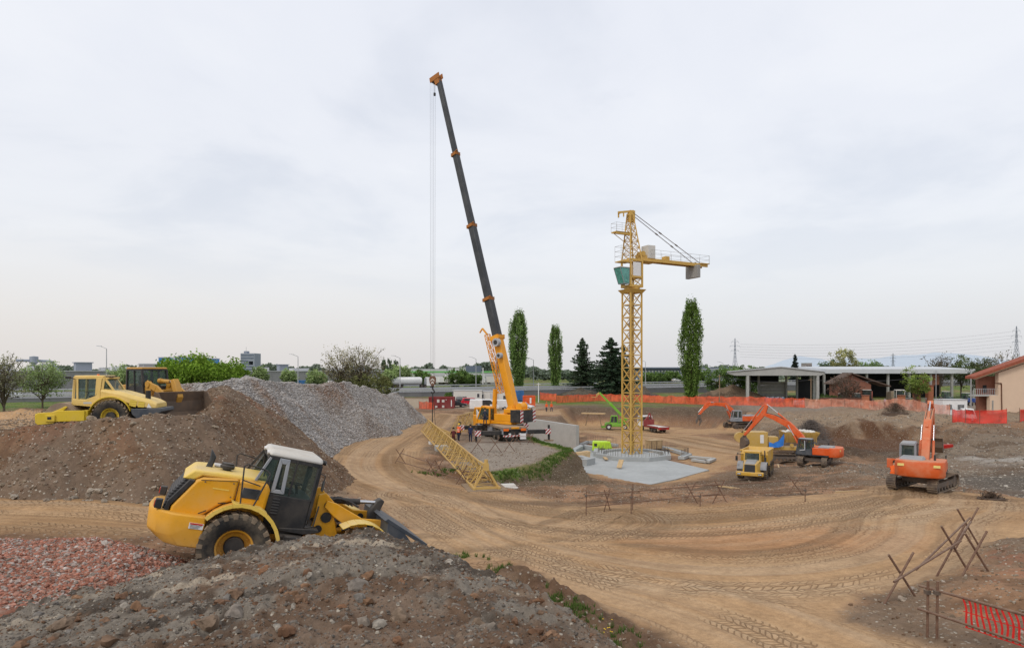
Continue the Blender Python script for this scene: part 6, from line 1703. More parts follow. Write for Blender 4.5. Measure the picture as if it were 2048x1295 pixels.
# lime machine
def lime_unit():
 p = gz(1205, 903, -3.4)
 T = thing('site_compressor', 'lime green boxy compressor standing between the footings', 'compressor', p, rad(-8), scale=.92)
 MB().hexa([(-1.5, -.8, .25), (1.5, -.8, .25), (1.5, .8, .25), (-1.5, .8, .25)], [(-1.45, -.75, 1.6), (1.1, -.75, 1.6), (1.1, .75, 1.6), (-1.45, .75, 1.6)]).put('canopy', M['lime'], T, bevel=.12, seg=3)
 MB().box(-1.2, -.8, -.83, -.79, .9, 1.3).box(-.5, .4, -.83, -.79, .5, .62).box(.7, 1.2, -.83, -.79, .5, .62).put('vent', M['black'], T)
 MB().box(.7, 1.25, -.3, .5, 1.5, 1.95).put('fuel_box', M['wood'], T, bevel=.03)
 for x in (-.9, .9):
  for s in (-1, 1): wheel(T, x, s * .7, .28, .28, .2, 'steel', lugs=0, side=s, simple=True)
lime_unit()
# retaining wall
def retaining_wall():
 a = gz(1155, 895, -3.45); b = (a.x - 10.6, a.y + 17.1)
 T = thing('retaining_wall', 'tall pale concrete retaining wall beside the excavation', 'wall', (a.x, a.y, -3.45))
 B = Vector((b[0] - a.x, b[1] - a.y, 0))
 d = B.normalized(); nrm = Vector((-d.y, d.x, 0)) * .3
 m = MB(); V = [-nrm, B - nrm, B + nrm, nrm]
 top = [Vector((0, 0, 3.2)), Vector((0, 0, 3.6)), Vector((0, 0, 3.6)), Vector((0, 0, 3.2))]
 m.hexa([v - Vector((0, 0, .4)) for v in V], [v + t for v, t in zip(V, top)]).put('wall_body', M['conc'], T, smooth=False)
 r = MB()
 for k in range(16):
  p = d * (.3 + k * .28) + Vector((-nrm.x * 1.9, -nrm.y * 1.9, 0)); r.tube(p, p + Vector((0, 0, 1.7)), .02, 4)
 tag(r.put('starter_bars', M['rebar'], T), kind='stuff')
 h = MB()
 for k in range(5): h.tube(d * (2 + k * 3.4) - nrm * 1.02 + Vector((0, 0, 2.2)), d * (2 + k * 3.4) - nrm * 1.06 + Vector((0, 0, 2.2)), .08, 8)
 h.put('tie_hole', M['concd'], T)
 T = thing('formwork_panel', 'ribbed steel formwork wall behind the retaining wall', 'formwork', (8.0, 113, -2.6), rad(163))
 MB().box(0, 9, -.15, .15, 0, 2.1).put('concrete_face', M['conc'], T)
 m = MB()
 for k in range(16): m.bar((.2 + k * .57, .22, 0), (.2 + k * .57, .22, 1.9), .1)
 for k in range(5): m.bar((0, .3, .2 + k * .42), (9, .3, .2 + k * .42), .08)
 for k in range(16): m.bar((.2 + k * .57, .6, 0), (.2 + k * .57, .25, 1.9), .05)
 m.put('formwork_frame', M['steel'], T)
retaining_wall()

# ================================================================== TELEHANDLER, FLATBED
def telehandler():
 p = gz(1232, 858, -3.45)
 T = thing('telehandler', 'bright green telehandler with raised boom behind the tower crane', 'telehandler', p, rad(176))
 for x in (-1.5, 1.45):
  for s in (-1, 1): wheel(T, x, s * 1.0, .55, .55, .42, 'white', lugs=0, side=s, simple=True)
 MB().box(-2.3, 2.1, -.75, .75, .5, 1.15).put('chassis', M['green'], T, bevel=.06)
 MB().box(-2.2, 1.9, -1.2, -.45, .85, 1.3).box(-1.0, .9, .5, 1.15, .6, 1.2).put('side_body', M['green'], T, bevel=.06)
 MB().box(-1.9, -.7, -1.1, -.3, 1.3, 1.9).put('engine_cover', M['green'], T, bevel=.08)
 cab(T, [(-.2, .25, 1.1), (1.25, .25, 1.1), (1.25, 1.1, 1.1), (-.2, 1.1, 1.1)], [(-.1, .28, 2.55), (.95, .28, 2.55), (.95, 1.05, 2.55), (-.1, 1.05, 2.55)], pillar='green', roofm='green', glassm='glassd', pw=.09, roof=.08, sill=.2, panel='green')
 bz = Vector((-2.0, -.1, 1.7)); bt = Vector((3.1, -.1, 6.9))
 d = (bt - bz).normalized()
 MB().bar(bz, bz.lerp(bt, .62), .42, .46).put('boom', M['green'], T, bevel=.03)
 MB().bar(bz.lerp(bt, .55), bt, .32, .35).put('boom_extension', M['green'], T, bevel=.03)
 ram(T, (-.4, -.1, 1.3), tuple(bz.lerp(bt, .38)), .09, .55, 'green')
 MB().bar(bt, bt + Vector((.5, 0, -.5)), .3, .35).bar(bt + Vector((.5, -.6, -.5)), bt + Vector((.5, .6, -.5)), .12, .5).box(bt.x + .5, bt.x + 1.5, bt.y - .4, bt.y - .28, bt.z - .85, bt.z - .78).box(bt.x + .5, bt.x + 1.5, bt.y + .28, bt.y + .4, bt.z - .85, bt.z - .78).put('fork_carriage', M['jib'], T)
 for s in (-1, 1): MB().box(2.1, 2.8, s * .9 - .18, s * .9 + .18, .35, .6).put('stabiliser', M['green'], T, bevel=.03)
telehandler()
def flatbed():
 p = gz(1308, 862, -3.45)
 T = thing('flatbed_truck', 'white and maroon flatbed crane truck seen from behind in the pit', 'truck', p, rad(107), scale=.92)
 for x in (-2.2, -1.0, 3.0):
  for s in (-1, 1): wheel(T, x, s * .98, .5, .5, .34, 'steel', lugs=0, side=s, simple=True)
 MB().box(-3.6, 4.3, -.45, .45, .65, .95).put('chassis', M['black'], T)
 d = MB().box(-3.7, 2.0, -1.22, 1.22, .98, 1.12).put('load_bed', M['offwhite'], T)
 for s in (-1, 1): MB().box(-3.7, 2.0, s * 1.22 - .03, s * 1.22 + .03, .85, 1.22).put('bed_side', M['maroon'], T)
 MB().box(-3.76, -3.70, -1.22, 1.22, .62, 1.10).put('tailboard', M['maroon'], T)
 for s in (-1, 1):
  MB().box(-3.80, -3.76, s * .85 - .2, s * .85 + .2, .72, .90).put('tail_light', M['redl'], T)
 MB().box(2.05, 2.15, -1.2, 1.2, 1.1, 2.2).put('headboard', M['maroon'], T)
 cab(T, [(2.9, -1.15, .9), (4.6, -1.15, .9), (4.6, 1.15, .9), (2.9, 1.15, .9)], [(2.9, -1.1, 2.75), (4.35, -1.1, 2.75), (4.35, 1.1, 2.75), (2.9, 1.1, 2.75)], pillar='white', roofm='white', pw=.16, roof=.1, over=.02, sill=.48, panel='white')
 MB().bar((2.5, 0, 1.1), (2.5, 0, 2.7), .4).bar((2.5, 0, 2.7), (2.2, .9, 1.9), .25).bar((2.5, 0, 2.7), (2.3, -.3, 3.5), .25).bar((2.3, -.3, 3.5), (2.3, -.8, 2.0), .2).put('loading_crane', M['maroon'], T)
flatbed()

# ================================================================== PEOPLE
def person(label, loc, rz, top, bottom, hat=None, skin=(0.42, 0.25, 0.17), pose='stand', vest=False, scale=1.0, hair=(0.03, 0.02, 0.015)):
 T = thing('person', label, 'person', loc, rz, scale=scale)
 m2, head, crown, lean = POSES[pose]; m2 = m2.copy()
 mats = [plain('skin', skin, .6, .1), plain('jacket', top, .85, .2, 8), plain('trousers', bottom, .85, .2, 8), plain('boots', (.05, .035, .025), .8), plain('vest stripe', (.65, .66, .6) if vest else top, .5)]
 for m_ in mats: m2.materials.append(m_)
 b = bpy.data.objects.new('body', m2); COL.objects.link(b); b.parent = T
 # face details
 f = Vector((math.cos(lean) * 0 + 1, 0, 0)).lerp(Vector((math.cos(lean), 0, -math.sin(lean))), 1)
 fc = head + f * .088
 for s in (-1, 1): MB().lathe([(.001, -.008), (.009, 0), (.001, .008)], tuple(fc + Vector((0, s * .032, .015))), 'z', 6).put('eye', M['black'], T)
 MB().bar(fc + Vector((.005, 0, .01)), fc + Vector((.022, 0, -.025)), .022).put('nose', mats[0], T)
 Hm = Matrix.Translation(crown) @ Matrix.Rotation(lean, 4, 'Y')
 if hat:
  MB(Hm).lathe([(.115, -.03), (.14, -.035), (.125, -.01), (.118, .04), (.08, .09), (.001, .105)], (0, 0, 0), 'z', 16, cap=False).box(.08, .17, -.07, .07, -.035, -.022).put('helmet', plain('helmet', hat, .4, .05), T)
 else:
  MB(Hm).lathe([(.105, -.10), (.112, -.03), (.10, .04), (.05, .075), (.001, .08)], (-.018, 0, 0), 'z', 14, cap=False).put('hair', plain('hair', hair, .9), T)
 return T
def gh(x, y): return float(ground_z(np.array([x]), np.array([y]))[0])
def on_ground(px, py, Y):
 x = (px - CX) / F * Y; return (x, Y, gh(x, Y))
person('worker in dark blue overalls standing with his back to the camera by the crane outrigger', on_ground(941, 897, 66.5), rad(80), (.015, .025, .07), (.018, .025, .055), None, pose='stand')
person('worker in orange vest and yellow helmet near the lying jib', on_ground(917, 890, 68.5), rad(60), (.75, .12, .03), (.03, .03, .05), (.75, .5, .03), pose='look', vest=True)
person('crane operator in dark clothes standing on the crane deck by the cab', (-1.35 - 1.55, 72.5 - 2.6, .1 + 1.64), rad(95), (.03, .035, .05), (.02, .03, .06), None, pose='stand')
person('worker in maroon clothes bending inside the lattice of the lying jib', on_ground(907, 905, 63.5), rad(100), (.10, .02, .02), (.08, .03, .02), None, pose='look')
person('distant worker in orange jacket on the ramp behind the retaining wall, left one', on_ground(1093, 822, 121), rad(240), (.75, .12, .03), (.03, .03, .06), (.7, .1, .03), pose='stand')
person('distant worker in orange jacket on the ramp behind the retaining wall, right one', on_ground(1103, 822, 121), rad(280), (.75, .12, .03), (.03, .04, .09), (.7, .1, .03), pose='stand')
person('mechanic in dark blue trousers leaning into the side door of the dusty orange excavator', on_ground(1786, 962, 39.3), rad(48), (.70, .12, .02), (.02, .035, .12), None, pose='bend')
person('person in light blue shirt standing by the farm machines behind the red net', on_ground(1770, 806, 136), rad(200), (.25, .35, .5), (.05, .06, .1), None)

# ================================================================== TUBE BARRIERS
def X_trestle(m, x, y, z, w, h, ax, r=.035):
 """two crossed tubes; ax = direction along which they spread"""
 a = Vector((math.cos(ax), math.sin(ax), 0)); b = Vector((x, y, z))
 m.tube(b - a * w / 2, b + a * w * .32 + Vector((0, 0, h)), r, 7)
 m.tube(b + a * w / 2 + Vector((-a.y, a.x, 0)) * .07, b - a * w * .32 + Vector((-a.y, a.x, 0)) * .07 + Vector((0, 0, h * .97)), r, 7)
def barrier(label, trest, rails, uprights=(), r=.035, mat='rust', net=None, group='tube barriers along the tracks'):
 x0, y0 = trest[0][:2] if trest else uprights[0][:2]; z0 = gh(x0, y0)
 T = thing('tube_barrier', label, 'barrier', (x0, y0, z0), 0, group); o = Vector((x0, y0, z0))
 for (x, y, w, h, ax) in trest:
  m = MB(); X_trestle(m, x - x0, y - y0, gh(x, y) - z0 - .1, w, h, ax, r); m.put('trestle', M[mat], T)
 for (x, y, h) in uprights:
  m = MB(); m.tube((x - x0, y - y0, gh(x, y) - z0 - .1), (x - x0 + .02, y - y0, gh(x, y) - z0 + h), r, 7); m.put('upright', M[mat], T)
  MB().box(x - x0 - .06, x - x0 + .06, y - y0 - .06, y - y0 + .06, gh(x, y) - z0 + h * .8 - .05, gh(x, y) - z0 + h * .8 + .05).put('coupler', M['steel'], T)
 for (a, b) in rails:
  A = Vector((a[0], a[1], gh(a[0], a[1]) + a[2])) - o; B = Vector((b[0], b[1], gh(b[0], b[1]) + b[2])) - o
  MB().tube(A, B, r, 7).put('rail', M[mat], T)
 return T, o
p1 = (12.0, 20.0); p2 = (15.1, 22.2); p2b = (15.45, 21.6); p3 = (17.7, 25.2)
barrier('rusty tube barrier on crossed trestles climbing the bank on the right', [(p1[0], p1[1], 1.3, 1.55, .2), (p2[0], p2[1], 1.35, 1.75, .15), (p2b[0], p2b[1], 1.25, 1.5, .2), (p3[0], p3[1], 1.3, 1.75, .1)],
  [((11.4, 19.4, .78), (15.4, 22.3, 1.02)), ((13.0, 20.9, .60), (17.9, 25.4, 1.22)), ((14.8, 21.9, .88), (17.8, 25.2, 1.10))], r=.036)
ub = (10.72, 16.4); CA = at(1838, 1170, 16.9); CB = at(2075, 1236, 14.2); CC = at(1836, 1216, 16.8); CD = at(2075, 1294, 14.1)
hh_ = lambda p: p.z - gh(p.x, p.y)
T, o = barrier('rusty tube barrier at the lower right corner hung with red striped netting', [], [((CA.x, CA.y, hh_(CA)), (CB.x, CB.y, hh_(CB))), ((CC.x, CC.y, hh_(CC)), (CD.x, CD.y, hh_(CD)))], [(ub[0], ub[1], at(1873, 1161, 16.4).z - gh(*ub)), (10.62, 16.62, at(1866, 1161, 16.6).z - gh(10.62, 16.62))], r=.033)
# red net strips hanging between both rails
def A_(t, k):
 return CA.lerp(CB, t).lerp(CC.lerp(CD, t), k)
red = plain('red netting strip', (.55, .02, .015), .6, .25, 6)
net = MB(); rnd = random.Random(5)
for k in range(13):
 t0 = .40 + k * .047
 for j in range(10):
  u0, u1 = j / 10, (j + 1) / 10
  f = lambda u: t0 + .045 * u + .008 * math.sin(u * 6 + k * .7)
  w = .019
  P0 = A_(f(u0), u0 * 1.12); P1 = A_(f(u0) + w, u0 * 1.12); P2 = A_(f(u1) + w, u1 * 1.12); P3 = A_(f(u1), u1 * 1.12)
  bl = Vector((0, -.05 * math.sin(u0 * PI), 0)); bl1 = Vector((0, -.05 * math.sin(u1 * PI), 0))
  net.quad(P0 - o + bl, P1 - o + bl, P2 - o + bl1, P3 - o + bl1)
for u in (0.0, .5, 1.1):
 for j in range(30):
  a0 = .40 + j * .02; net.quad(A_(a0 + .035 * u, u) - o, A_(a0 + .02 + .035 * u, u) - o, A_(a0 + .02 + .035 * u, u + .035) - o, A_(a0 + .035 * u, u + .035) - o)
net.put('red_netting', red, T, smooth=False)
# barrier in the middle
q = lambda px, py, z=0: gz(px, py, z)
a, b, c, d, e = q(1172, 1027), q(1215, 1022), q(1265, 1022), q(1382, 1006), q(1440, 1004)
barrier('long low rusty tube barrier along the rim of the excavation in the middle', [(b.x, b.y, .5, 1.3, .4), (d.x, d.y, .9, 1.3, .1), (e.x, e.y, .9, 1.4, 0), (q(1590, 992).x, q(1590, 992).y, 1.3, 1.35, .2)],
  [((a.x, a.y, 1.05), (e.x, e.y, 1.05)), ((a.x, a.y, .45), (e.x, e.y, .5)), ((e.x - .5, e.y, 1.0), (q(1600, 992).x, q(1600, 992).y, .95)), ((e.x - 1, e.y, .4), (q(1612, 998).x, q(1612, 998).y, .35))],
  [(a.x, a.y, 1.3), (c.x, c.y, 1.4), (q(1262, 1027).x, q(1262, 1027).y, 1.1), (q(1400, 1012).x, q(1400, 1012).y, .7), (q(1610, 1008).x, q(1610, 1008).y, .8)], r=.028)
a, b, c = q(800, 925), q(862, 948), q(925, 965)
barrier('rusty tube barrier on crossed trestles left of the lying jib', [(a.x, a.y, 1.0, 1.35, .2), (b.x, b.y, 1.0, 1.35, .2), (b.x + .5, b.y + .8, .9, 1.3, .5), (c.x, c.y, 1.0, 1.4, .2)],
  [((a.x, a.y, .9), (b.x + .3, b.y, .9)), ((b.x, b.y, .9), (c.x + .5, c.y, .85)), ((a.x - .3, a.y, .2), (c.x + .3, c.y, .2))], r=.03)
a, b = q(955, 925), q(945, 905)
barrier('small group of crossed tubes between the lying jib and the crane outrigger', [(a.x - .3, a.y + 6, 1.3, 1.5, .1), (a.x + 1.3, a.y + 6, 1.3, 1.5, .1), (a.x + 2.6, a.y + 6.5, 1.2, 1.4, .1)], [((a.x - .3, a.y + 6, .9), (a.x + 2.6, a.y + 6.5, .9))], r=.03)
a = q(1046, 893)
barrier('crossed rusty tubes guarding the right outrigger pad of the mobile crane', [(a.x - .6, a.y + .5, .9, 1.3, .1), (a.x + .8, a.y + .8, .9, 1.3, .1)], [((a.x - .8, a.y + .5, .8), (a.x + 1.0, a.y + .8, .8)), ((a.x - .8, a.y + .5, .3), (a.x + 1.0, a.y + .8, .3))], r=.03)
# loose blocks by the jib
def blk(label, px, py, Y, w, d_, h, rz, mat='conc', name='concrete_block', cat='block'):
 x, y, z = on_ground(px, py, Y)
 T = MB().box(-w / 2, w / 2, -d_ / 2, d_ / 2, -.05, h).put(name, M[mat], None, bevel=.03); T.location = (x, y, z); T.rotation_euler = (0, 0, rz)
 return tag(T, label, cat)
blk('square grey concrete block on the track beside the lying jib', 883, 908, 62, 1.2, 1.0, .55, .3)
blk('darker low concrete block half hidden behind the lying jib', 895, 911, 61, .9, .9, .5, .1, 'concd')
blk('flat plywood sheets lying by the foot of the jib', 1003, 968, 44.5, 1.9, .9, .18, .2, 'offwhite', 'sheet_stack', 'sheets')
blk('pale timber plank lying near the foot of the jib', 1010, 975, 43.5, 1.8, .25, .08, -.3, 'offwhite', 'plank', 'plank')
blk('small white bag on the dirt track left of the lying jib', 862, 881, 68, .45, .35, .3, .5, 'white', 'cement_bag', 'bag')
# pile of long logs on the pit rim
T = thing('timber_stack', 'stack of pale squared timbers on the rim of the pit', 'timber stack', gz(1187, 838, -1.5), rad(-20))
for k in range(4): MB().box(-2.2, 2.2, -.5 + k * .27, -.28 + k * .27, 1.0 + (k % 2) * .05, 1.22).put('beam', M['wood'], T)
MB().bar((-1.5, 0, -1.2), (-1.0, 0, 1.0), .15).bar((1.5, 0, -1.2), (1.0, 0, 1.0), .15).put('support', M['wooddk'], T)
blk('orange excavator blade lying on the stony slope', 1894, 861, 86, 1.5, .5, .45, .2, 'redp', 'spare_blade', 'blade')
# ================================================================== VEGETATION
def leaf_mat(name, trans=0.25):
 m = NT(name); col = m.attr('Col')
 p = m.new('ShaderNodeBsdfPrincipled'); m.link(col, p.inputs['Base Color']); p.inputs['Roughness'].default_value = 0.75; p.inputs['Specular IOR Level'].default_value = 0.15
 t_ = m.new('ShaderNodeBsdfTranslucent'); m.link(m.mix(1.0, col, (1.1, 1.25, .7), 'MULTIPLY'), t_.inputs[0])
 mx = m.new('ShaderNodeMixShader'); mx.inputs[0].default_value = trans
 m.link(p.outputs[0], mx.inputs[1]); m.link(t_.outputs[0], mx.inputs[2]); m.link(mx.outputs[0], m.out.inputs[0])
 return m.mat
LEAF = leaf_mat('leaves')
BARK = plain('bark', (.11, .085, .06), .95, .3, 4); BARKG = plain('grey bark', (.16, .14, .12), .95, .3, 4)
rt = np.random.default_rng(11)
def leaf_cloud(name, P, S, Cc, parent, flat=0.0):
 n = len(P); A = rt.normal(size=(n, 3)); A[:, 2] *= (1 - flat); A /= np.linalg.norm(A, axis=1)[:, None]
 B = np.cross(A, rt.normal(size=(n, 3))); B /= np.linalg.norm(B, axis=1)[:, None]
 S = S[:, None]
 V = np.stack([P - A * S, P + B * S * .55, P + A * S, P - B * S * .55], 1).reshape(-1, 3)
 Fq = np.arange(4 * n).reshape(n, 4)
 return np_mesh(name, V, Fq, LEAF, parent, smooth=False, attrs={'Col': ('FLOAT_COLOR', np.repeat(Cc, 4, axis=0))})
def tree(name, label, px, base, Y, h, w, kind, c1, c2, n=5000, leaf=.28, group=None, trunk=True, cat='tree', seed=0, z=None, bark=None):
 global rt
 rt = np.random.default_rng(seed + int(px)); rnd = random.Random(seed + int(px))
 x = (px - CX) / F * Y
 zb = gh(x, Y) if z is None else z
 T = thing(name, label, cat, (x, Y, zb - .05), rnd.uniform(0, 6), group)
 c1 = np.array(c1); c2 = np.array(c2)
 P = []; Cb = []; tm = MB()
 if kind == 'poplar':
  R = lambda t: (w / 2) * (.34 + .66 * np.sin(np.pi / 2 * np.clip(t / .6, 0, 1)) ** 1.1) * np.sqrt(np.clip(1 - (np.clip(t - .62, 0, 1) / .41) ** 2.4, 0.01, 1))
  K = int(n / 13)
  tt = rt.uniform(.05, 1, K); an = rt.uniform(0, 2 * np.pi, K); lob = 1 + .16 * np.sin(an * 3 + 1) * np.sin(tt * 9 + seed) + .14 * np.sin(an * 7 + tt * 3)
  rr = R(tt) * np.sqrt(rt.uniform(.12, 1, K)) * lob
  C = np.stack([rr * np.cos(an), rr * np.sin(an), tt * h], 1)
  rep = np.repeat(np.arange(K), 26)
  P = C[rep] + rt.normal(size=(len(rep), 3)) * np.array([.17, .17, .85]) * (w / 5)
  leaf = leaf * .72
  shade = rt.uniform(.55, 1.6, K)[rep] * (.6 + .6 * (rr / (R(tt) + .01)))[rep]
  tm.tube((0, 0, 0), (0, 0, h * .3), .38, 8, .3).tube((0, 0, h * .3), (0, 0, h * .92), .3, 8, .05)
  for k in range(26):
   a = rnd.uniform(0, 6.28); z0 = h * rnd.uniform(.02, .55); L = h * rnd.uniform(.15, .3); r = float(R(np.array((z0 + L) / h))) * .7
   tm.tube((0, 0, z0), (r * math.cos(a), r * math.sin(a), z0 + L), .09, 5, .03)
 elif kind == 'conifer':
  pts = []; sh = []
  tiers = int(h * 2.1)
  tm.tube((0, 0, 0), (0, 0, h), .28, 8, .03)
  for k in range(tiers):
   t = (k + .6) / tiers; z0 = h * (.06 + .94 * t); Lm = w / 2 * (1 - t) ** .75 + .15
   nb = 8 if t < .7 else 6
   for b in range(nb):
    a = rnd.uniform(0, 6.28); L = Lm * rnd.uniform(.55, 1.12); dr = -.10 - .25 * (1 - t)
    e = np.array([math.cos(a), math.sin(a), 0])
    tm.tube((0, 0, z0), (e[0] * L * .8, e[1] * L * .8, z0 + dr * L * .6), .05, 4, .02, cap=False)
    m_ = max(6, int(L * n / (tiers * nb) / (w * .26)))
    u = rt.uniform(.12, 1, m_)
    wd = .12 + .32 * (1 - u) * L * .3
    p = e[None] * (u * L)[:, None] + np.stack([-e[1] * rt.normal(size=m_) * wd, e[0] * rt.normal(size=m_) * wd, z0 + dr * L * u ** 1.3 + .18 * L * u ** 4 - np.abs(rt.normal(size=m_)) * .14], 1)
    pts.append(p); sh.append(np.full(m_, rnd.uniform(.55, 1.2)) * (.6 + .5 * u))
  P = np.concatenate(pts); shade = np.concatenate(sh)
 else:
  dens = {'round': 26, 'bush': 30, 'sparse': 12, 'bare': 7}[kind]
  K = max(12, int(n / dens))
  d = rt.normal(size=(K, 3)); d /= np.linalg.norm(d, axis=1)[:, None]
  rr = rt.uniform(.25, 1, K) ** .45
  lob = 1 + .28 * np.sin(d[:, 0] * 4 + seed) * np.cos(d[:, 1] * 5 + seed * 2) + .1 * rt.normal(size=K)
  bot = .30 if kind in ('round', 'sparse', 'bare') else .04
  cz = (1 + bot) / 2
  C = np.stack([d[:, 0] * rr * lob * w / 2, d[:, 1] * rr * lob * w / 2, (cz + d[:, 2] * rr * lob * (1 - bot) / 2) * h], 1)
  C[:, 2] = np.clip(C[:, 2], .1 if kind == 'bush' else h * bot * .6, h * 1.05)
  rep = np.repeat(np.arange(K), dens)
  P = C[rep] + rt.normal(size=(len(rep), 3)) * np.array([1, 1, .8]) * w * (.055 if kind != 'bush' else .05)
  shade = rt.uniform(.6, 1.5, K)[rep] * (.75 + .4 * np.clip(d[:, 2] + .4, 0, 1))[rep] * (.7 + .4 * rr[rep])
  tm.tube((0, 0, 0), (0, 0, h * cz), max(.06, h * .02), 8, h * .008)
  order = rt.permutation(K)[:70 if kind in ('bare', 'sparse') else 26]
  for k in order:
   z0 = h * rnd.uniform(bot * .4, cz * .9); q = Vector(C[k]); s0 = Vector((0, 0, z0)); mid = s0.lerp(q, .5) + Vector((0, 0, h * .04))
   r = h * .007
   tm.tube(s0, mid, r, 5, r * .6, cap=False).tube(mid, q, r * .6, 4, r * .25, cap=False)
   if kind in ('bare', 'sparse'):
    for j in range(5):
     e = q + Vector((rnd.uniform(-1, 1), rnd.uniform(-1, 1), rnd.uniform(-.2, 1.2))) * w * .09
     tm.tube(mid.lerp(q, rnd.uniform(.2, 1)), e, r * .3, 3, r * .12, cap=False)
 if trunk: tm.put('trunk', bark or BARK, T)
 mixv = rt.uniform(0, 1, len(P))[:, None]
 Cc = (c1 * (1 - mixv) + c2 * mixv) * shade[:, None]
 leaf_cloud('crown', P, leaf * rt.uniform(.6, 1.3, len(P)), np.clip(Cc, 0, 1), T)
 return T
PG1, PG2 = (.10, .16, .045), (.16, .235, .075)
tree('poplar_tree', 'tall broad poplar right beside the boom of the mobile crane', 1037, 790, 196, 22.6, 5.4, 'poplar', PG1, PG2, 9000, .33, 'tall poplar trees')
tree('poplar_tree', 'slender poplar between the broad poplar and the pointed fir tree', 1111, 788, 200, 18.8, 4.1, 'poplar', PG1, PG2, 6500, .30, 'tall poplar trees')
tree('poplar_tree', 'tallest poplar standing alone behind the orange net right of the tower crane', 1382, 806, 150, 22.6, 4.8, 'poplar', (.085, .14, .03), (.13, .20, .045), 11000, .27, 'tall poplar trees')
tree('fir_tree', 'pointed dark fir tree with tiered branches left of the tower crane', 1165, 785, 185, 15.4, 12.0, 'conifer', (.05, .085, .048), (.09, .13, .07), 12000, .26, 'dark conifers')
tree('fir_tree', 'broad dark conifer directly behind the mast of the tower crane', 1222, 790, 180, 15.6, 18.0, 'conifer', (.036, .066, .042), (.07, .11, .06), 22000, .28, 'dark conifers')
tree('fir_tree', 'narrow dark conifer just right of the tower crane mast', 1247, 790, 186, 14.0, 11, 'conifer', (.03, .055, .036), (.06, .095, .055), 6000, .26, 'dark conifers')
for i, (px, h) in enumerate(((767, 15.4), (779, 15.6), (792, 15.6))):
 tree('poplar_tree', ['leftmost of three small far poplars left of the hook block', 'middle one of three small far poplars left of the hook block', 'rightmost of three small far poplars left of the hook block'][i], px, 750, 480, h, 4.4, 'poplar', (.09, .13, .07), (.12, .16, .09), 900, .6, 'far poplars')
BG1, BG2 = (.10, .18, .02), (.18, .27, .035)
for i, (px, Y, h, w) in enumerate(((345, 72, 4.3, 5.2), (385, 70, 5.0, 6.0), (425, 74, 4.6, 5.6), (458, 76, 3.9, 4.6))):
 x = (px - CX) / F * Y
 tree('green_shrub', ['leftmost bright green shrub behind the crawler loader', 'tallest bright green shrub in the clump behind the crawler loader', 'third bright green shrub behind the earth heap', 'rightmost bright green shrub beside the gravel heap'][i],
    px, 0, Y, h + 0.2, w * 1.1, 'bush', BG1, BG2, 10000, .16, 'bright green shrubs behind the heaps', cat='shrub', z=3.9)
tree('budding_tree', 'left one of the pair of brownish budding trees behind the gravel heap', 682, 775, 118, 10.6, 7.0, 'bare', (.20, .20, .11), (.30, .25, .17), 2300, .15, 'budding trees behind the gravel heap', z=1.0)
tree('budding_tree', 'right one of the pair of brownish budding trees behind the gravel heap', 722, 775, 120, 11.0, 7.4, 'bare', (.18, .19, .10), (.29, .24, .16), 2500, .15, 'budding trees behind the gravel heap', z=1.0)
tree('green_shrub', 'dull green shrub at the foot of the right budding tree', 752, 780, 114, 6.0, 6.5, 'bush', (.085, .095, .035), (.13, .13, .055), 4500, .2, None, cat='shrub', z=1.0)
tree('green_shrub', 'dull green shrub between the two budding trees', 700, 780, 116, 5.2, 6, 'bush', (.085, .095, .035), (.13, .13, .055), 3500, .2, None, cat='shrub', z=1.0)
LG1, LG2 = (.19, .255, .105), (.27, .33, .155)
for px, Y, h, w, lb in ((8, 92, 8.6, 5.6, 'thin brownish tree at the left edge of the picture'), (85, 112, 7.9, 6.8, 'pale green young tree in front of the long grey hall behind the roller drum'), (243, 120, 7.3, 5.0, 'pale green young tree between roller cab and crawler cab'),
     (520, 165, 6.8, 4.0, 'small pale green tree above the crest of the gravel heap'), (576, 170, 6.0, 4.0, 'small pale tree left of the blue trailer'), (632, 150, 6.2, 4.6, 'pale tree just left of the budding trees'),
     (800, 205, 7.0, 7.0, 'pale green tree behind the front end of the tanker truck'), (776, 190, 5.5, 5.0, 'pale green bush behind the rear of the tanker truck')):
 tree('young_tree', lb, px, 0, Y, h, w, 'sparse' if px > 30 else 'bare', (.18, .18, .11) if px < 30 else LG1, (.26, .24, .16) if px < 30 else LG2, 3400 if px > 30 else 1800, .17 * Y / 110, 'young trees along the highway')
for px, Y, h, w, lb in ((916, 230, 6.2, 9.0, 'dark green bush left of the sign gantry'), (945, 250, 4.5, 7.5, 'dull bush under the sign gantry'), (845, 260, 6.5, 7.0, 'dark round bush behind the tanker truck'), (897, 150, 1.8, 1.8, 'small bush on the grass verge'),
     (1440, 185, 8.6, 9.0, 'round green tree left of the concrete shed'), (1468, 195, 8.8, 8.0, 'green tree touching the left corner of the concrete shed'), (1498, 210, 8.8, 7.0, 'green tree behind the left column of the shed'),
     (1395, 330, 6.0, 8.0, 'green bush beyond the tall lone poplar'), (1310, 300, 5.0, 12.0, 'pale green bushes below the far blue factory'), (1340, 310, 5.0, 10.0, 'second pale green bush below the far blue factory')):
 tree('round_bush', lb, px, 0, Y, h, w, 'bush', (.07, .12, .03), (.12, .18, .055), 2600, .18 * Y / 120, 'bushes beyond the site', cat='bush')
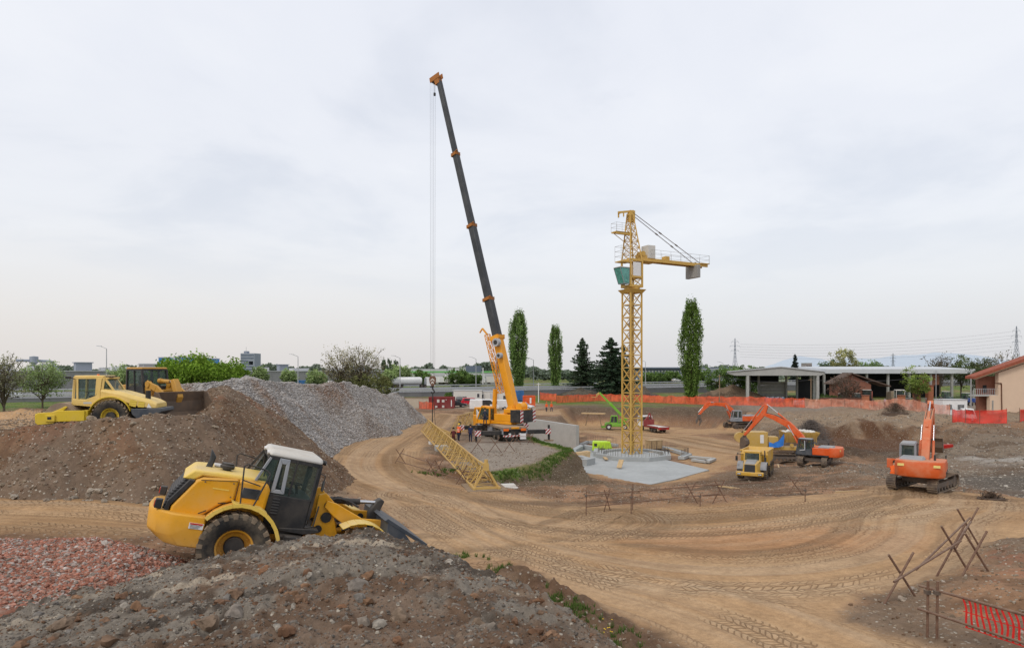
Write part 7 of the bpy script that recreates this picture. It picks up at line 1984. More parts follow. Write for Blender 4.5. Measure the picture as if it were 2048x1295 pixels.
for px, Y, h, w, kind, c1, c2, lb in ((1692, 230, 15.0, 8.5, 'round', (.22, .22, .09), (.30, .28, .13), 'yellowish green tree rising above the long white shed roof'),
  (1658, 300, 10.5, 9, 'round', (.10, .14, .09), (.14, .18, .11), 'dark tree left of the yellowish tree above the shed roof'), (1742, 250, 10.6, 11, 'round', (.10, .16, .05), (.15, .21, .08), 'green tree crown above the shed roof right of the yellowish tree'),
  (1880, 210, 12.5, 9, 'bare', (.10, .09, .07), (.15, .13, .1), 'bare tree above the right part of the shed roof'), (1922, 190, 11.8, 7.5, 'round', (.085, .11, .045), (.13, .16, .07), 'dark green round tree above the right end of the shed'),
  (1962, 185, 11.2, 8.5, 'round', (.08, .10, .045), (.13, .14, .07), 'green tree left of the peach house roof'), (2008, 175, 12.4, 9, 'bare', (.12, .11, .08), (.17, .15, .11), 'thin bare tree behind the peach house roof'), (1590, 320, 14.0, 6.5, 'conifer', (.03, .045, .04), (.05, .065, .055), 'small dark conifer above the ridge of the concrete shed'),
  (1962, 150, 8.5, 5.5, 'round', (.05, .07, .03), (.08, .1, .045), 'dark tree beside the balcony of the peach house'),
  (1832, 128, 7.9, 4.6, 'round', (.15, .21, .045), (.21, .27, .07), 'light green young tree by the brick gate pillars'), (1692, 134, 6.6, 6.4, 'bare', (.09, .06, .05), (.12, .08, .065), 'bare reddish tree in front of the brick farmhouse'), (1660, 140, 2.6, 4.0, 'bush', (.05, .09, .025), (.08, .12, .035), 'low green shrub left of the brick farmhouse')):
 tree('garden_tree', lb, px, 0, Y, h, w, kind, c1, c2, 2600 if kind != 'bare' else 1200, .17 * Y / 130, 'trees around the farm buildings')
# far woods: one mass on the horizon
def far_wood(name, label, spans, c1, c2, n):
 P = []; Cc = []
 for (px0, px1, Y, h) in spans:
  k = int(n * (px1 - px0) / 2048); px = rt.uniform(px0, px1, k); x = (px - CX) / F * Y
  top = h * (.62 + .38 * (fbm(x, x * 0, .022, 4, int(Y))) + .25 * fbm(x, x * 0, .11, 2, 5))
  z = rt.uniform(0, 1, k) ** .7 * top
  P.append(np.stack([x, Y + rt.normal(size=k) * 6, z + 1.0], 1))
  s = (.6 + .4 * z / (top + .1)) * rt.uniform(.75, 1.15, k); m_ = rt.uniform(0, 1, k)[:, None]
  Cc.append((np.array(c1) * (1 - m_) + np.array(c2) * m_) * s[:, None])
 P = np.concatenate(P); Cc = np.concatenate(Cc)
 o = leaf_cloud(name, P, np.full(len(P), 1.5) * P[:, 1] / 600, Cc, None)
 return tag(o, label, 'wood', kind='stuff')
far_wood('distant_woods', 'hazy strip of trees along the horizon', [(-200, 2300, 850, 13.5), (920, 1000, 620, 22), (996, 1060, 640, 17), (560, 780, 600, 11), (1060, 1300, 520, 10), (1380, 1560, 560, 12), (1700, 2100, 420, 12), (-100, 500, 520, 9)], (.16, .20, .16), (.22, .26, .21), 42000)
# grass tufts
def grass(name, label, pts, size, c1=(.065, .12, .025), c2=(.14, .19, .055), k=12):
 Vs = []; Cs = []
 for (x, y, z) in pts:
  for j in range(k):
   a = rt.uniform(0, 6.28); r = rt.uniform(0, size * .5); b = np.array([x + r * math.cos(a), y + r * math.sin(a), z - .03]); hgt = size * rt.uniform(.5, 1.1)
   ln = rt.normal(size=2) * .3 * hgt; w = .012 + size * .02
   Vs += [b + [-w, 0, 0], b + [w, 0, 0], b + [ln[0] + w * .2, ln[1], hgt], b + [ln[0] - w * .2, ln[1], hgt]]
   c = np.array(c1) + (np.array(c2) - np.array(c1)) * rt.random(); Cs += [c * .7, c * .7, c, c]
 o = np_mesh(name, np.array(Vs), np.arange(len(Vs)).reshape(-1, 4), LEAF, smooth=False, attrs={'Col': ('FLOAT_COLOR', np.array(Cs))})
 return tag(o, label, 'grass', kind='stuff')
def spot(px, py, z, n, sp):
 c = gz(px, py, z); out = []
 for k in range(n):
  x, y = c.x + rt.normal() * sp, c.y + rt.normal() * sp * 1.3
  out.append((x, y, max(gh(x, y), float(fore_z(np.array([x]), np.array([y]))[0]))))
 return out
gp = spot(1145, 1225, .6, 60, .30) + spot(1105, 1195, .6, 28, .22) + spot(1180, 1262, .6, 50, .32) + spot(1000, 1145, .5, 14, .25) + spot(1225, 1280, .6, 30, .35) + spot(940, 1112, .4, 12, .3)
grass('grass_tufts', 'green grass tufts in the ditch beside the foreground heap', gp, .19)
fl = [(x, y, z + .22) for x, y, z in spot(1212, 1255, .6, 9, .12)]
m = MB()
for x, y, z in fl: m.lathe([(.001, 0), (.022, .004), (.001, .012)], (x, y, z), 'z', 8)
tag(m.put('dandelion_flowers', plain('yellow petals', (.75, .5, .02)), None), 'small yellow flowers growing beside the grass in the ditch', 'flowers', kind='stuff')
pe = []
PL = PLAT
for a, b in zip(PL[2:6], PL[3:7]):
 L = math.hypot(b[0] - a[0], b[1] - a[1])
 for k in range(int(L * 20)):
  t_ = rt.random(); x = a[0] + (b[0] - a[0]) * t_ + rt.normal() * .22 + .1; y = a[1] + (b[1] - a[1]) * t_ + rt.normal() * .2 - .1
  pe.append((x, y, gh(x, y)))
for k in range(60): x, y = -5.2 + rt.normal() * .9, 48.6 + rt.normal() * .25; pe.append((x, y, gh(x, y)))
grass('grass_edge', 'strip of fresh green grass along the edge of the crane platform', pe, .24, (.07, .12, .025), (.12, .19, .045), k=9)
_cache.clear()

# ================================================================== HIGHWAY
HW_N = [(-420, 60, 1.2), (-180, 108, 1.5), (-104, 134, 1.7), (-62, 147, 2.0), (-24, 160, 2.2), (22, 184, 2.3), (80, 226, 2.3), (200, 300, 2.3), (500, 460, 2.2)]
HW_F = [(-420, 95, 1.3), (-180, 146, 1.6), (-104, 168, 1.9), (-62, 179, 2.1), (-24, 192, 2.3), (22, 217, 2.4), (80, 260, 2.4), (200, 336, 2.4), (500, 500, 2.3)]
def offs(P, w):
 out = []
 for i, p in enumerate(P):
  a = P[max(i - 1, 0)]; b = P[min(i + 1, len(P) - 1)]; dx, dy = b[0] - a[0], b[1] - a[1]; l = math.hypot(dx, dy)
  out.append((p[0] - dy / l * w, p[1] + dx / l * w, p[2]))
 return out
def strip(name, P, w0, w1, dz, mat, thick=0, label=None):
 A = offs(P, w0); B = offs(P, w1); m = MB()
 for i in range(len(P) - 1):
  q = [A[i], A[i + 1], B[i + 1], B[i]]
  q = [Vector((x, y, z + dz)) for x, y, z in q]
  if thick: m.hexa([v - Vector((0, 0, thick)) for v in q][::-1], q[::-1])
  else: m.quad(*[q[0], q[3], q[2], q[1]][::-1])
 return m.put(name, mat, None, smooth=False)
for nm, P in (('highway', HW_N), ('highway_far_lanes', HW_F)):
 tag(strip(nm, P, -5.5, 5.5, .35, M['asphalt'], 2.2), 'grey asphalt lanes of the highway crossing behind the site', 'road', kind='structure')
 for k, o_ in enumerate((-5.0, 0, 5.0)):
  tag(strip('lane_marking', P, o_ - .1, o_ + .1, .356, M['white']), 'white painted line on the highway', 'road marking', kind='structure')
def guard(P, off, label):
 A = offs(P, off); a0 = A[0]
 T = thing('guard_rail', label, 'guard rail', (A[3][0], A[3][1], A[3][2] + .3), 0, 'guard rails of the highway'); o = Vector((A[3][0], A[3][1], A[3][2] + .3))
 r = MB(); p = MB()
 for a, b in zip(A[:-1], A[1:]):
  a = Vector(a) + Vector((0, 0, .3)) - o; b = Vector(b) + Vector((0, 0, .3)) - o
  r.bar(a + Vector((0, 0, .62)), b + Vector((0, 0, .62)), .08, .34)
  n = int((b - a).length / 4)
  for k in range(n): q = a.lerp(b, k / n); p.box(q.x - .05, q.x + .05, q.y - .05, q.y + .05, q.z, q.z + .8)
 r.put('rail_band', M['galv'], T, smooth=False); tag(p.put('post_row', M['galv'], T, smooth=False), kind='stuff')
guard(HW_N, -5.8, 'galvanised guard rail on the site side of the near highway lanes')
guard(HW_N, 5.9, 'galvanised guard rail behind the near highway lanes')
guard(HW_F, 6.2, 'guard rail on the far side of the far highway lanes')

def lamp(label, px, top_py, Y, arm=-1, z=1.5):
 x = (px - CX) / F * Y; zt = H - (top_py - HY) / F * Y
 T = thing('street_lamp', label, 'street lamp', (x, Y, z), 0, 'tall street lamps along the highway')
 h = zt - z
 MB().tube((0, 0, 0), (0, 0, h - .2), .14, 8, .08).tube((0, 0, h - .2), (arm * 1.2, 0, h + .3), .06, 6).put('pole', M['galv'], T)
 MB().hexa([(arm * 1.1, -.16, h + .22), (arm * 2.2, -.16, h + .36), (arm * 2.2, .16, h + .36), (arm * 1.1, .16, h + .22)][::arm * -1 if arm < 0 else -1], [(arm * 1.1, -.12, h + .40), (arm * 2.1, -.12, h + .48), (arm * 2.1, .12, h + .48), (arm * 1.1, .12, h + .40)][::arm * -1 if arm < 0 else -1]).put('lamp_head', M['lgrey'], T)
lamp('street lamp left of the road roller in front of the grey hall', 213, 695, 142)
lamp('street lamp above the grey gravel heap', 596, 711, 160)
lamp('street lamp behind the middle of the tanker truck', 800, 714, 158)
lamp('street lamp left of the broad poplar beside the crane boom', 952, 716, 195)
lamp('street lamp between the broad poplar and the slender poplar', 1067, 718, 205)
lamp('small street lamp right of the tower crane mast', 1291, 722, 230)
lamp('small street lamp right of the tall lone poplar', 1446, 725, 240)

# ================================================================== VEHICLES ON ROAD AND YARD
def car(label, loc, rz, col, kind='car', group='parked cars', scale=1.0, name='parked_car', cat='car'):
 T = thing(name, label, cat, loc, rz, group, scale=scale)
 pm = paint('car paint', col, .25, .08, (.3, .25, .2), 1)
 if kind == 'van': L, W2, h0, h1, prof, gl = 4.9, .92, .95, 1.95, [(-2.4, .4), (2.4, .4), (2.42, .85), (1.75, 1.05), (1.2, 1.92), (-2.3, 1.95), (-2.42, 1.2)], [(.2, 1.2), (1.55, 1.15), (1.1, 1.78), (.2, 1.8)]
 elif kind == 'suv': prof, W2, gl = [(-2.1, .4), (2.15, .4), (2.2, .9), (1.2, 1.08), (.6, 1.66), (-1.8, 1.68), (-2.15, 1.05)], .9, [(-1.7, 1.12), (1.05, 1.12), (.55, 1.58), (-1.6, 1.58)]
 else: prof, W2, gl = [(-2.05, .35), (2.05, .35), (2.1, .72), (1.1, .92), (.35, 1.40), (-1.1, 1.43), (-1.75, 1.05), (-2.1, .95)], .86, [(-1.5, .98), (.98, .95), (.32, 1.34), (-1.0, 1.36)]
 MB().prism(prof, -W2, W2).put('body', pm, T, bevel=.10, seg=3)
 for s in (-1, 1): MB().prism(gl, s * W2 - .01, s * W2 + .01).put('side_window', M['glassd'], T)
 xs = gl[1]; xt = gl[2]
 fx = MB().quad((xs[0] + .12, -W2 * .82, xs[1] + .03), (xs[0] + .12, W2 * .82, xs[1] + .03), (xt[0] + .14, W2 * .74, xt[1]), (xt[0] + .14, -W2 * .74, xt[1])).put('windscreen', M['glassd'], T)
 bx_ = prof[-1][0]
 MB().quad((bx_ + .02, -W2 * .8, gl[0][1] + .02), (bx_ + .02, W2 * .8, gl[0][1] + .02), (gl[3][0] - .25, W2 * .7, gl[3][1]), (gl[3][0] - .25, -W2 * .7, gl[3][1])).put('rear_window', M['glassd'], T)
 for x in (-1.3, 1.35):
  for s in (-1, 1): wheel(T, x, s * (W2 - .08), .32, .32, .2, 'lgrey', lugs=0, side=s, simple=True)
 for s in (-1, 1):
  MB().box(prof[2][0] - .12, prof[2][0] + .02, s * (W2 - .22) - .14, s * (W2 - .22) + .14, .6, .76).put('headlight', M['whl'], T)
  MB().box(-prof[2][0] + .0, -prof[2][0] + .1, s * (W2 - .18) - .1, s * (W2 - .18) + .1, .75, .98).put('tail_light', M['redl'], T)
 return T
gnd = lambda px, Y: Vector(((px - CX) / F * Y, Y, gh((px - CX) / F * Y, Y)))
car('dark estate car parked right of the maroon container', gnd(911, 134), rad(20), (.02, .022, .03))
car('black off road car half hidden behind the dark estate car', gnd(924, 142), rad(80), (.012, .012, .014), 'suv')
car('bright red van parked in front of the white site cabins', gnd(943, 138), rad(10), (.55, .01, .03), 'suv')
v = car('large white van with its black rear doorway open behind the crane cab', gnd(968, 124), rad(5), (.78, .78, .78), 'van', scale=1.15)
MB().box(-.3, .9, -.96, -.93, .6, 1.85).put('doorway_dark', M['black'], v)  # black sheet stands for the unlit inside of the van
car('white van with raised side partly hidden by the crane boom', gnd(995, 128), rad(190), (.76, .76, .75), 'van')
car('maroon car parked right of the mobile crane', gnd(1033, 130), rad(200), (.16, .01, .02))
car('silver white car parked in front of the orange container', gnd(1046, 128), rad(-20), (.70, .72, .75))
car('silver car driving on the highway at the left edge of the picture', Vector(((12 - CX) / F * 133, 133.5, 2.05)), rad(18), (.5, .52, .56), name='moving_car', group=None, scale=1.05)
car('white car on the far highway lanes right of the tower crane', Vector(((1350 - CX) / F * 300, 298, 2.75)), rad(30), (.7, .7, .7), name='moving_car', group=None)
def tanker():
 Y = 193; x = (822 - CX) / F * Y
 T = thing('tanker_truck', 'white tanker truck with long cylindrical tank driving on the highway', 'tanker truck', (x, Y - 1.2, 2.62), rad(20), scale=.9)
 MB().lathe([(.001, -6.9), (.9, -6.8), (1.22, -6.4), (1.25, 3.2), (1.0, 3.7), (.001, 3.85)], (0, 0, 2.3), 'x', 28).put('tank', M['white'], T)
 MB().bar((-6.4, -1.26, 2.5), (3.0, -1.26, 2.5), .02, .06).put('tank_stripe', M['grey'], T)
 MB().box(-6.8, 7.0, -.5, .5, .8, 1.1).put('chassis', M['black'], T)
 MB().box(-7.4, -6.9, -1.2, 1.2, .6, 1.7).put('rear_box', M['white'], T, bevel=.1)
 for xx in (-5.6, -4.3, -3.0, 3.6, 4.7, 7.2):
  for s in (-1, 1): wheel(T, xx, s * 1.0, .5, .5, .32, 'steel', lugs=0, side=s, simple=True)
 MB().box(-2.4, 2.8, -1.15, -1.0, .5, 1.0).put('side_guard', M['grey'], T)
 MB().hexa([(5.2, -1.2, .6), (8.1, -1.2, .5), (8.1, 1.2, .5), (5.2, 1.2, .6)], [(5.2, -1.15, 3.5), (7.2, -1.15, 3.4), (7.2, 1.15, 3.4), (5.2, 1.15, 3.5)]).put('cab', M['white'], T, bevel=.12, seg=3)
 MB().quad((7.98, -1.0, 1.5), (7.98, 1.0, 1.5), (7.45, .95, 2.8), (7.45, -.95, 2.8)).put('windscreen', M['glassd'], T)
 for s in (-1, 1): MB().prism([(6.3, 1.7), (7.6, 1.6), (7.25, 2.7), (6.3, 2.7)], s * 1.2 - .01, s * 1.2 + .01).put('side_window', M['glassd'], T)
 MB().prism([(4.7, 1.1), (5.15, 1.1), (5.15, 3.2), (4.9, 3.2)], -1.0, 1.0).put('fairing', M['grey'], T)
tanker()
T = thing('blue_trailer', 'long dark blue trailer standing behind the crest of the gravel heap', 'trailer', ((616 - CX) / F * 175, 175, 1.9), rad(12))
MB().box(-5.5, 4.2, -1.2, 1.2, 1.0, 3.2).put('box_body', M['blue'], T); MB().box(4.6, 6.2, -1.2, 1.2, .5, 3.0).put('cab', M['white'], T, bevel=.1)
for xx in (-4.5, -3.3, 3.4, 5.4):
 for s in (-1, 1): wheel(T, xx, s * 1.0, .5, .5, .32, 'steel', lugs=0, side=s, simple=True)

def container(label, loc, rz, L, Wd, h, mat, name='shipping_container', cat='container', group=None, signs=()):
 T = thing(name, label, cat, loc, rz, group)
 m = MB().box(-L / 2 + .03, L / 2 - .03, -Wd / 2 + .03, Wd / 2 - .03, .1, h - .05)
 n = int(L / .28)
 for k in range(n):
  x = -L / 2 + .15 + k * (L - .3) / n
  for s in (-1, 1): m.box(x, x + .13, s * Wd / 2 - .02, s * Wd / 2 + .02, .15, h - .12)
 m.put('box_body', M[mat], T, smooth=False)
 f = MB()
 for x in (-L / 2, L / 2):
  for y in (-Wd / 2, Wd / 2): f.box(x - .07, x + .07, y - .07, y + .07, 0, h)
 for z in (.08, h - .06):
  for y in (-Wd / 2, Wd / 2): f.box(-L / 2, L / 2, y - .06, y + .06, z - .08, z + .08)
  for x in (-L / 2, L / 2): f.box(x - .06, x + .06, -Wd / 2, Wd / 2, z - .08, z + .08)
 f.put('corner_frame', M[mat], T, smooth=False)
 for (x, z, w, hh, mt) in signs: MB().box(x - w / 2, x + w / 2, -Wd / 2 - .06, -Wd / 2 - .045, z - hh / 2, z + hh / 2).put('notice_sign', M[mt], T)
 return T
container('maroon shipping container with white notices left of the dark car', gnd(884, 131), rad(-2), 4.9, 2.2, 2.25, 'maroon', signs=((-.6, 1.45, .5, .6, 'offwhite'), (.4, 1.45, .5, .5, 'offwhite'), (-1.0, .3, .45, .4, 'offwhite'), (.4, .35, .45, .45, 'offwhite'), (2.05, 1.0, .18, 1.3, 'white'), (1.0, 1.7, .15, .15, 'white')))
container('bright orange red container standing right of the parked cars', gnd(1058, 140), rad(0), 2.5, 2.2, 2.3, 'orange', signs=((.3, 1.3, .35, 1.2, 'white'),))
container('blue container behind the site cabins with a pallet on top', gnd(1024, 152), rad(5), 2.6, 2.2, 2.6, 'blue', group='blue containers')
container('second blue container beside the broad poplar trunk', gnd(1038, 156), rad(5), 2.0, 2.2, 2.4, 'blue', group='blue containers')
def cabin(label, loc, rz, L, mat='white', wins=(), door=None, group='white site cabins', h=2.6, Wd=2.4, bars=False):
 T = thing('site_cabin', label, 'site cabin', loc, rz, group)
 m = MB().box(-L / 2, L / 2, -Wd / 2, Wd / 2, .15, h)
 for k in range(int(L / .5)): m.box(-L / 2 + k * .5, -L / 2 + k * .5 + .04, -Wd / 2 - .015, -Wd / 2, .15, h)
 m.put('wall', M[mat], T, smooth=False)
 MB().box(-L / 2 - .08, L / 2 + .08, -Wd / 2 - .1, Wd / 2 + .08, h, h + .12).put('roof', M['lgrey'], T)
 for (x, w) in wins:
  f = MB().box(x - w / 2, x + w / 2, -Wd / 2 - .04, -Wd / 2 - .01, 1.0, 2.0).put('window', M['white'], T)
  MB().box(x - w / 2 + .08, x + w / 2 - .08, -Wd / 2 - .05, -Wd / 2 - .04, 1.08, 1.92).put('pane', M['glassd'], f)
  if bars:
   b = MB()
   for k in range(6): b.box(x - w / 2 + .1 + k * (w - .2) / 5 - .015, x - w / 2 + .1 + k * (w - .2) / 5 + .015, -Wd / 2 - .09, -Wd / 2 - .06, 1.05, 1.95)
   b.put('window_bars', M['white'], f)
 if door is not None:
  d = MB().box(door - .42, door + .42, -Wd / 2 - .04, -Wd / 2 - .01, .2, 2.2).put('door', M['lgrey'], T); MB().box(door + .3, door + .34, -Wd / 2 - .08, -Wd / 2 - .04, 1.1, 1.2).put('handle', M['black'], d)
 return T
cabin('white site cabin with a narrow window behind the red van', gnd(936, 148), 0, 6.4, 'offwhite', ((2.4, .7),))
cabin('white site cabin with a door partly hidden by the crane boom', gnd(977, 149), 0, 4.4, 'offwhite', ((-1.4, .8),), .8)
cabin('small white site cabin with a window right of the crane boom', gnd(1008, 148), 0, 2.6, 'offwhite', ((.3, 1.1),), h=2.9)
cabin('white cabin with two barred windows behind the red net on the right', gnd(1901, 112) + Vector((0, 0, .55)), rad(-2), 4.1, 'white', ((-1.0, 1.1), (.95, 1.3)), bars=True, group=None, h=2.7)
tr = thing('small_truck', 'small white truck cab standing beside the barred window cabin', 'truck', gnd(1937, 108) + Vector((0, 0, .25)), rad(-25))
MB().hexa([(-1.0, -.9, .5), (1.1, -.9, .45), (1.1, .9, .45), (-1.0, .9, .5)], [(-1.0, -.85, 2.1), (.55, -.85, 2.1), (.55, .85, 2.1), (-1.0, .85, 2.1)]).put('cab', M['white'], tr, bevel=.08, seg=3)
for s in (-1, 1): MB().prism([(-.6, 1.25), (.7, 1.2), (.42, 1.9), (-.6, 1.95)], s * .89 - .01, s * .89 + .01).put('side_window', M['glassd'], tr)
MB().quad((1.0, -.78, 1.15), (1.0, .78, 1.15), (.64, .72, 1.95), (.64, -.72, 1.95)).put('windscreen', M['glassd'], tr)
MB().box(-4.2, -1.0, -.85, .85, .6, .85).put('load_bed', M['grey'], tr)
for xx in (-3.2, .4):
 for s in (-1, 1): wheel(tr, xx, s * .78, .38, .38, .22, 'lgrey', lugs=0, side=s, simple=True)

# ================================================================== ORANGE NET FENCES
def net_mat(name, c, a=.72, c2=None):
 m = NT(name); o = m.obj(); g = m.noise(m.scale(o, (1, 1, 1)), 1.1, 5, .6); s = m.sep(o)
 fold_shade = m.noise(m.comb(m.math('MULTIPLY', m.math('ADD', s[0], s[1]), 3.0), m.math('MULTIPLY', s[2], .5)), 1.0, 4, .6)
 cc = m.mix(m.ramp(fold_shade, .35, .65), tuple(x * .55 for x in c), tuple(min(1, x * 1.25) for x in c))  # fold shading painted as dark and light tones of the net
 cc = m.mix(m.ramp(g, .5, .7), cc, c2 or c)
 b = m.new('ShaderNodeBsdfPrincipled'); m.link(cc, b.inputs['Base Color']); b.inputs['Roughness'].default_value = .6
 t_ = m.new('ShaderNodeBsdfTransparent'); mx = m.new('ShaderNodeMixShader')
 m.link(m.math('MULTIPLY', m.ramp(g, .25, .75, .8, 1.1), a, clamp=True), mx.inputs[0]); m.link(t_.outputs[0], mx.inputs[1]); m.link(b.outputs[0], mx.inputs[2]); m.link(mx.outputs[0], m.out.inputs[0])
 return m.mat
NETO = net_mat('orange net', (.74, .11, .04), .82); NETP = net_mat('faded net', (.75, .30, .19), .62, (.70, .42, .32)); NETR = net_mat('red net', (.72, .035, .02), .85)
def net_fence(label, pts, h, mat, step=2.0, sag=.12, group='plastic net fences around the excavation', seed=1, posth=None):
 rnd = random.Random(seed); P0 = pts[0]
 z0 = gh(*P0); T = thing('net_fence', label, 'fence', (P0[0], P0[1], z0), 0, group); o = Vector((P0[0], P0[1], z0))
 V = []; Fc = []; m = MB(); posts = []
 for a, b in zip(pts[:-1], pts[1:]):
  L = math.hypot(b[0] - a[0], b[1] - a[1]); n = max(1, int(L / step))
  for k in range(n + (1 if b == pts[-1] else 0)):
   x = a[0] + (b[0] - a[0]) * k / n; y = a[1] + (b[1] - a[1]) * k / n; posts.append(Vector((x, y, gh(x, y))) - o)
 cols = []
 for i, (p, q) in enumerate(zip(posts[:-1], posts[1:])):
  for k in range(6):
   u = k / 6; s = p.lerp(q, u); nr = Vector((-(q - p).y, (q - p).x, 0)).normalized() * rnd.uniform(-.10, .10)
   top = h * (1 - .04 * rnd.random()) - sag * math.sin(PI * u) * rnd.uniform(.4, 1.3)
   cols.append([s + nr * (.3 if j in (0, 3) else 1) + Vector((0, 0, .03 + (top - .03) * j / 3)) for j in range(4)])
 cols.append([posts[-1] + Vector((0, 0, .03 + (h - .03) * j / 3)) for j in range(4)])
 for a, b in zip(cols[:-1], cols[1:]):
  for j in range(3): m.quad(a[j], b[j], b[j + 1], a[j + 1])
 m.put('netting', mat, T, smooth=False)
 for p in posts:
  MB().tube(p + Vector((0, .06, -.1)), p + Vector((rnd.uniform(-.05, .05), .06, (posth or h) + .15)), .035, 6).put('post', M['rust'], T)
 return T
W_ = lambda px, Y: ((px - CX) / F * Y, Y)
net_fence('orange net fence behind the far rim of the pit, left of the lone poplar', [W_(1113, 150), W_(1200, 156), W_(1290, 152), W_(1370, 147), W_(1392, 146)], 1.85, NETO, 2.6, sag=.22, seed=1)
net_fence('orange red net fence between the lone poplar and the concrete shed', [W_(1392, 146), W_(1470, 141), W_(1560, 136), W_(1610, 131)], 2.0, NETO, 2.6, sag=.22, seed=2)
net_fence('faded pink orange net fence in front of the brick farmhouse', [W_(1610, 131), W_(1690, 125), W_(1760, 119), W_(1900, 108)], 2.0, NETP, 2.6, seed=3)
net_fence('bright red net fence below the white truck on the right', [W_(1905, 101), W_(1960, 97), W_(2014, 95)], 2.1, NETR, 2.0, seed=4)
net_fence('short red net fence piece at the right edge of the picture', [W_(2040, 94), W_(2110, 90)], 1.9, NETR, 2.0, seed=5)
net_fence('orange net across the left end of the maroon container', [W_(838, 128), W_(868, 127)], 1.5, NETO, 1.5, seed=6)
net_fence('orange net fence on the grass behind the gate of the ramp', [W_(1080, 158), W_(1113, 154)], 1.9, NETO, 2.2, seed=7)

# ================================================================== BUILDINGS
BRICK = plain('brick', (.24, .105, .07), .9, .28, 1.5); TILE = plain('roof tiles', (.28, .085, .05), .85, .35, 2.2); TILEB = plain('brown tiles', (.115, .08, .062), .9, .3, 1.2)
PEACH = plain('peach render', (.66, .50, .37), .9, .06, .5); WROOF = plain('white roofing', (.52, .54, .56), .7, .08, .3); HALL = plain('hall concrete', (.265, .265, .27), .95, .12, .15)
DARK = plain('dark interior', (.03, .03, .033), .9, .3, .5); BLUEW = plain('blue cladding', (.05, .19, .42), .7, .12, .2); HAZEB = plain('far grey blue', (.27, .30, .35), .95, .12, .05); HAZED = plain('far dark blue', (.13, .16, .21), .95, .2, .08); HAZEL = plain('far pale', (.55, .56, .57), .95, .1, .05)  # HAZE colours carry the distance haze in their base colour
def hall():
 A = Vector((-190, 196, 0)); B = Vector((-62, 318, 0)); d = B - A; L = d.length; rz = math.atan2(d.y, d.x)
 T = thing('industrial_hall', 'long low grey concrete hall behind the highway on the left', 'factory hall', A, rz)
 m = MB().box(0, L, 0, 60, 0, 7.45)
 for k in range(int(L / 3)): m.box(k * 3, k * 3 + .25, -.12, 0, 0, 7.45)
 m.put('wall', HALL, T, smooth=False)
 MB().box(-.3, L + .3, -.3, 60, 7.45, 7.75).put('parapet', M['lgrey'], T)
 rnd = random.Random(8)
 specs = [(22, 3, 6, 1.2, 'lg'), (30, 3, 5, 2.4, 'lg'), (36, 2, 3, 1.6, 'w'), (41, 2, 2.5, 2.6, 'w'), (50, 5, 4, 2.8, 'd'), (58, 3, 3, 1.2, 'w'), (64, 6, 4, 1.6, 'w'), (72, 3, 3, 2.2, 'lg'), (80, 6, 4, 2.6, 'dk'), (90, 4, 4, 1.4, 'w'), (104, 6, 3, 1.2, 'w'), (118, 5, 3, 1.5, 'w'), (126, 4, 3, 2.6, 'd'), (136, 8, 4, 1.2, 'lg'), (150, 7, 4, 1.3, 'w'), (164, 5, 4, 1.8, 'd')]
 for (x, w, dpt, h, k) in specs:
  y = rnd.uniform(3, 16)
  u = MB().box(x, x + w, y, y + dpt, 7.7, 7.7 + h)
  if k == 'd': u.box(x - .4, x + w + .4, y - .4, y + dpt + .4, 7.7 + h, 8.0 + h)
  u.put('roof_unit', {'w': HAZEL, 'lg': M['lgrey'], 'd': HAZEB, 'dk': DARK}[k], T, smooth=False)
 # dust collector with duct
 MB().lathe([(.001, 9.5), (.4, 9.6), (1.3, 10.6), (1.3, 12.6), (.001, 12.8)], (38, 6, 0), 'z', 16).tube((38, 6, 7.6), (38, 6, 9.8), .4, 8).path([(33, 6, 11.2), (38, 6, 11.2), (43, 6, 11.0), (45, 6, 8)], .45, 8).put('dust_collector', HAZEB, T)
 f = MB()
 for x in (78, 82, 86, 90): f.bar((x, 3, 7.7), (x, 3, 11), .15)
 f.bar((78, 3, 11), (90, 3, 11), .15).put('pipe_rack', HAZEB, T)
hall()
def simple_building(name, label, px0, px1, ptop, Y, depth, mat, wins=None, cat='building', base=0, pm=None):
 x0 = (px0 - CX) / F * Y; x1 = (px1 - CX) / F * Y; zt = H - (ptop - HY) / F * Y
 T = thing(name, label, cat, ((x0 + x1) / 2, Y, base)); w = (x1 - x0) / 2
 MB().box(-w, w, 0, depth, 0, zt - base).put('wall', mat, T, smooth=False)
 MB().box(-w - .2, w + .2, -.2, depth + .2, zt - base, zt - base + .35).put('roof_edge', M['lgrey'], T)
 if wins:
  nx, nz, ww, hh, zb = wins
  for i in range(nx):
   for j in range(nz):
    x = -w + (i + .5) * 2 * w / nx; z = zb + j * ((zt - base - zb - .6) / max(nz, 1))
    f = MB().box(x - ww / 2, x + ww / 2, -.12, -.02, z, z + hh).put('window', pm or DARK, T)
 return T, w, zt - base
T_, w_, h_ = simple_building('blue_hall', 'bright blue flat roofed hall rising behind the green shrubs', 317, 372, 715, 262, 30, BLUEW)
for x in (1.2, 2.8): MB().tube((x, -.6, h_ - 4), (x, -.6, h_ + .9), .35, 10).put('chimney', M['lgrey'], T_)
simple_building('grey_hall', 'low grey hall left of the blue hall', 278, 322, 728, 250, 25, HALL)
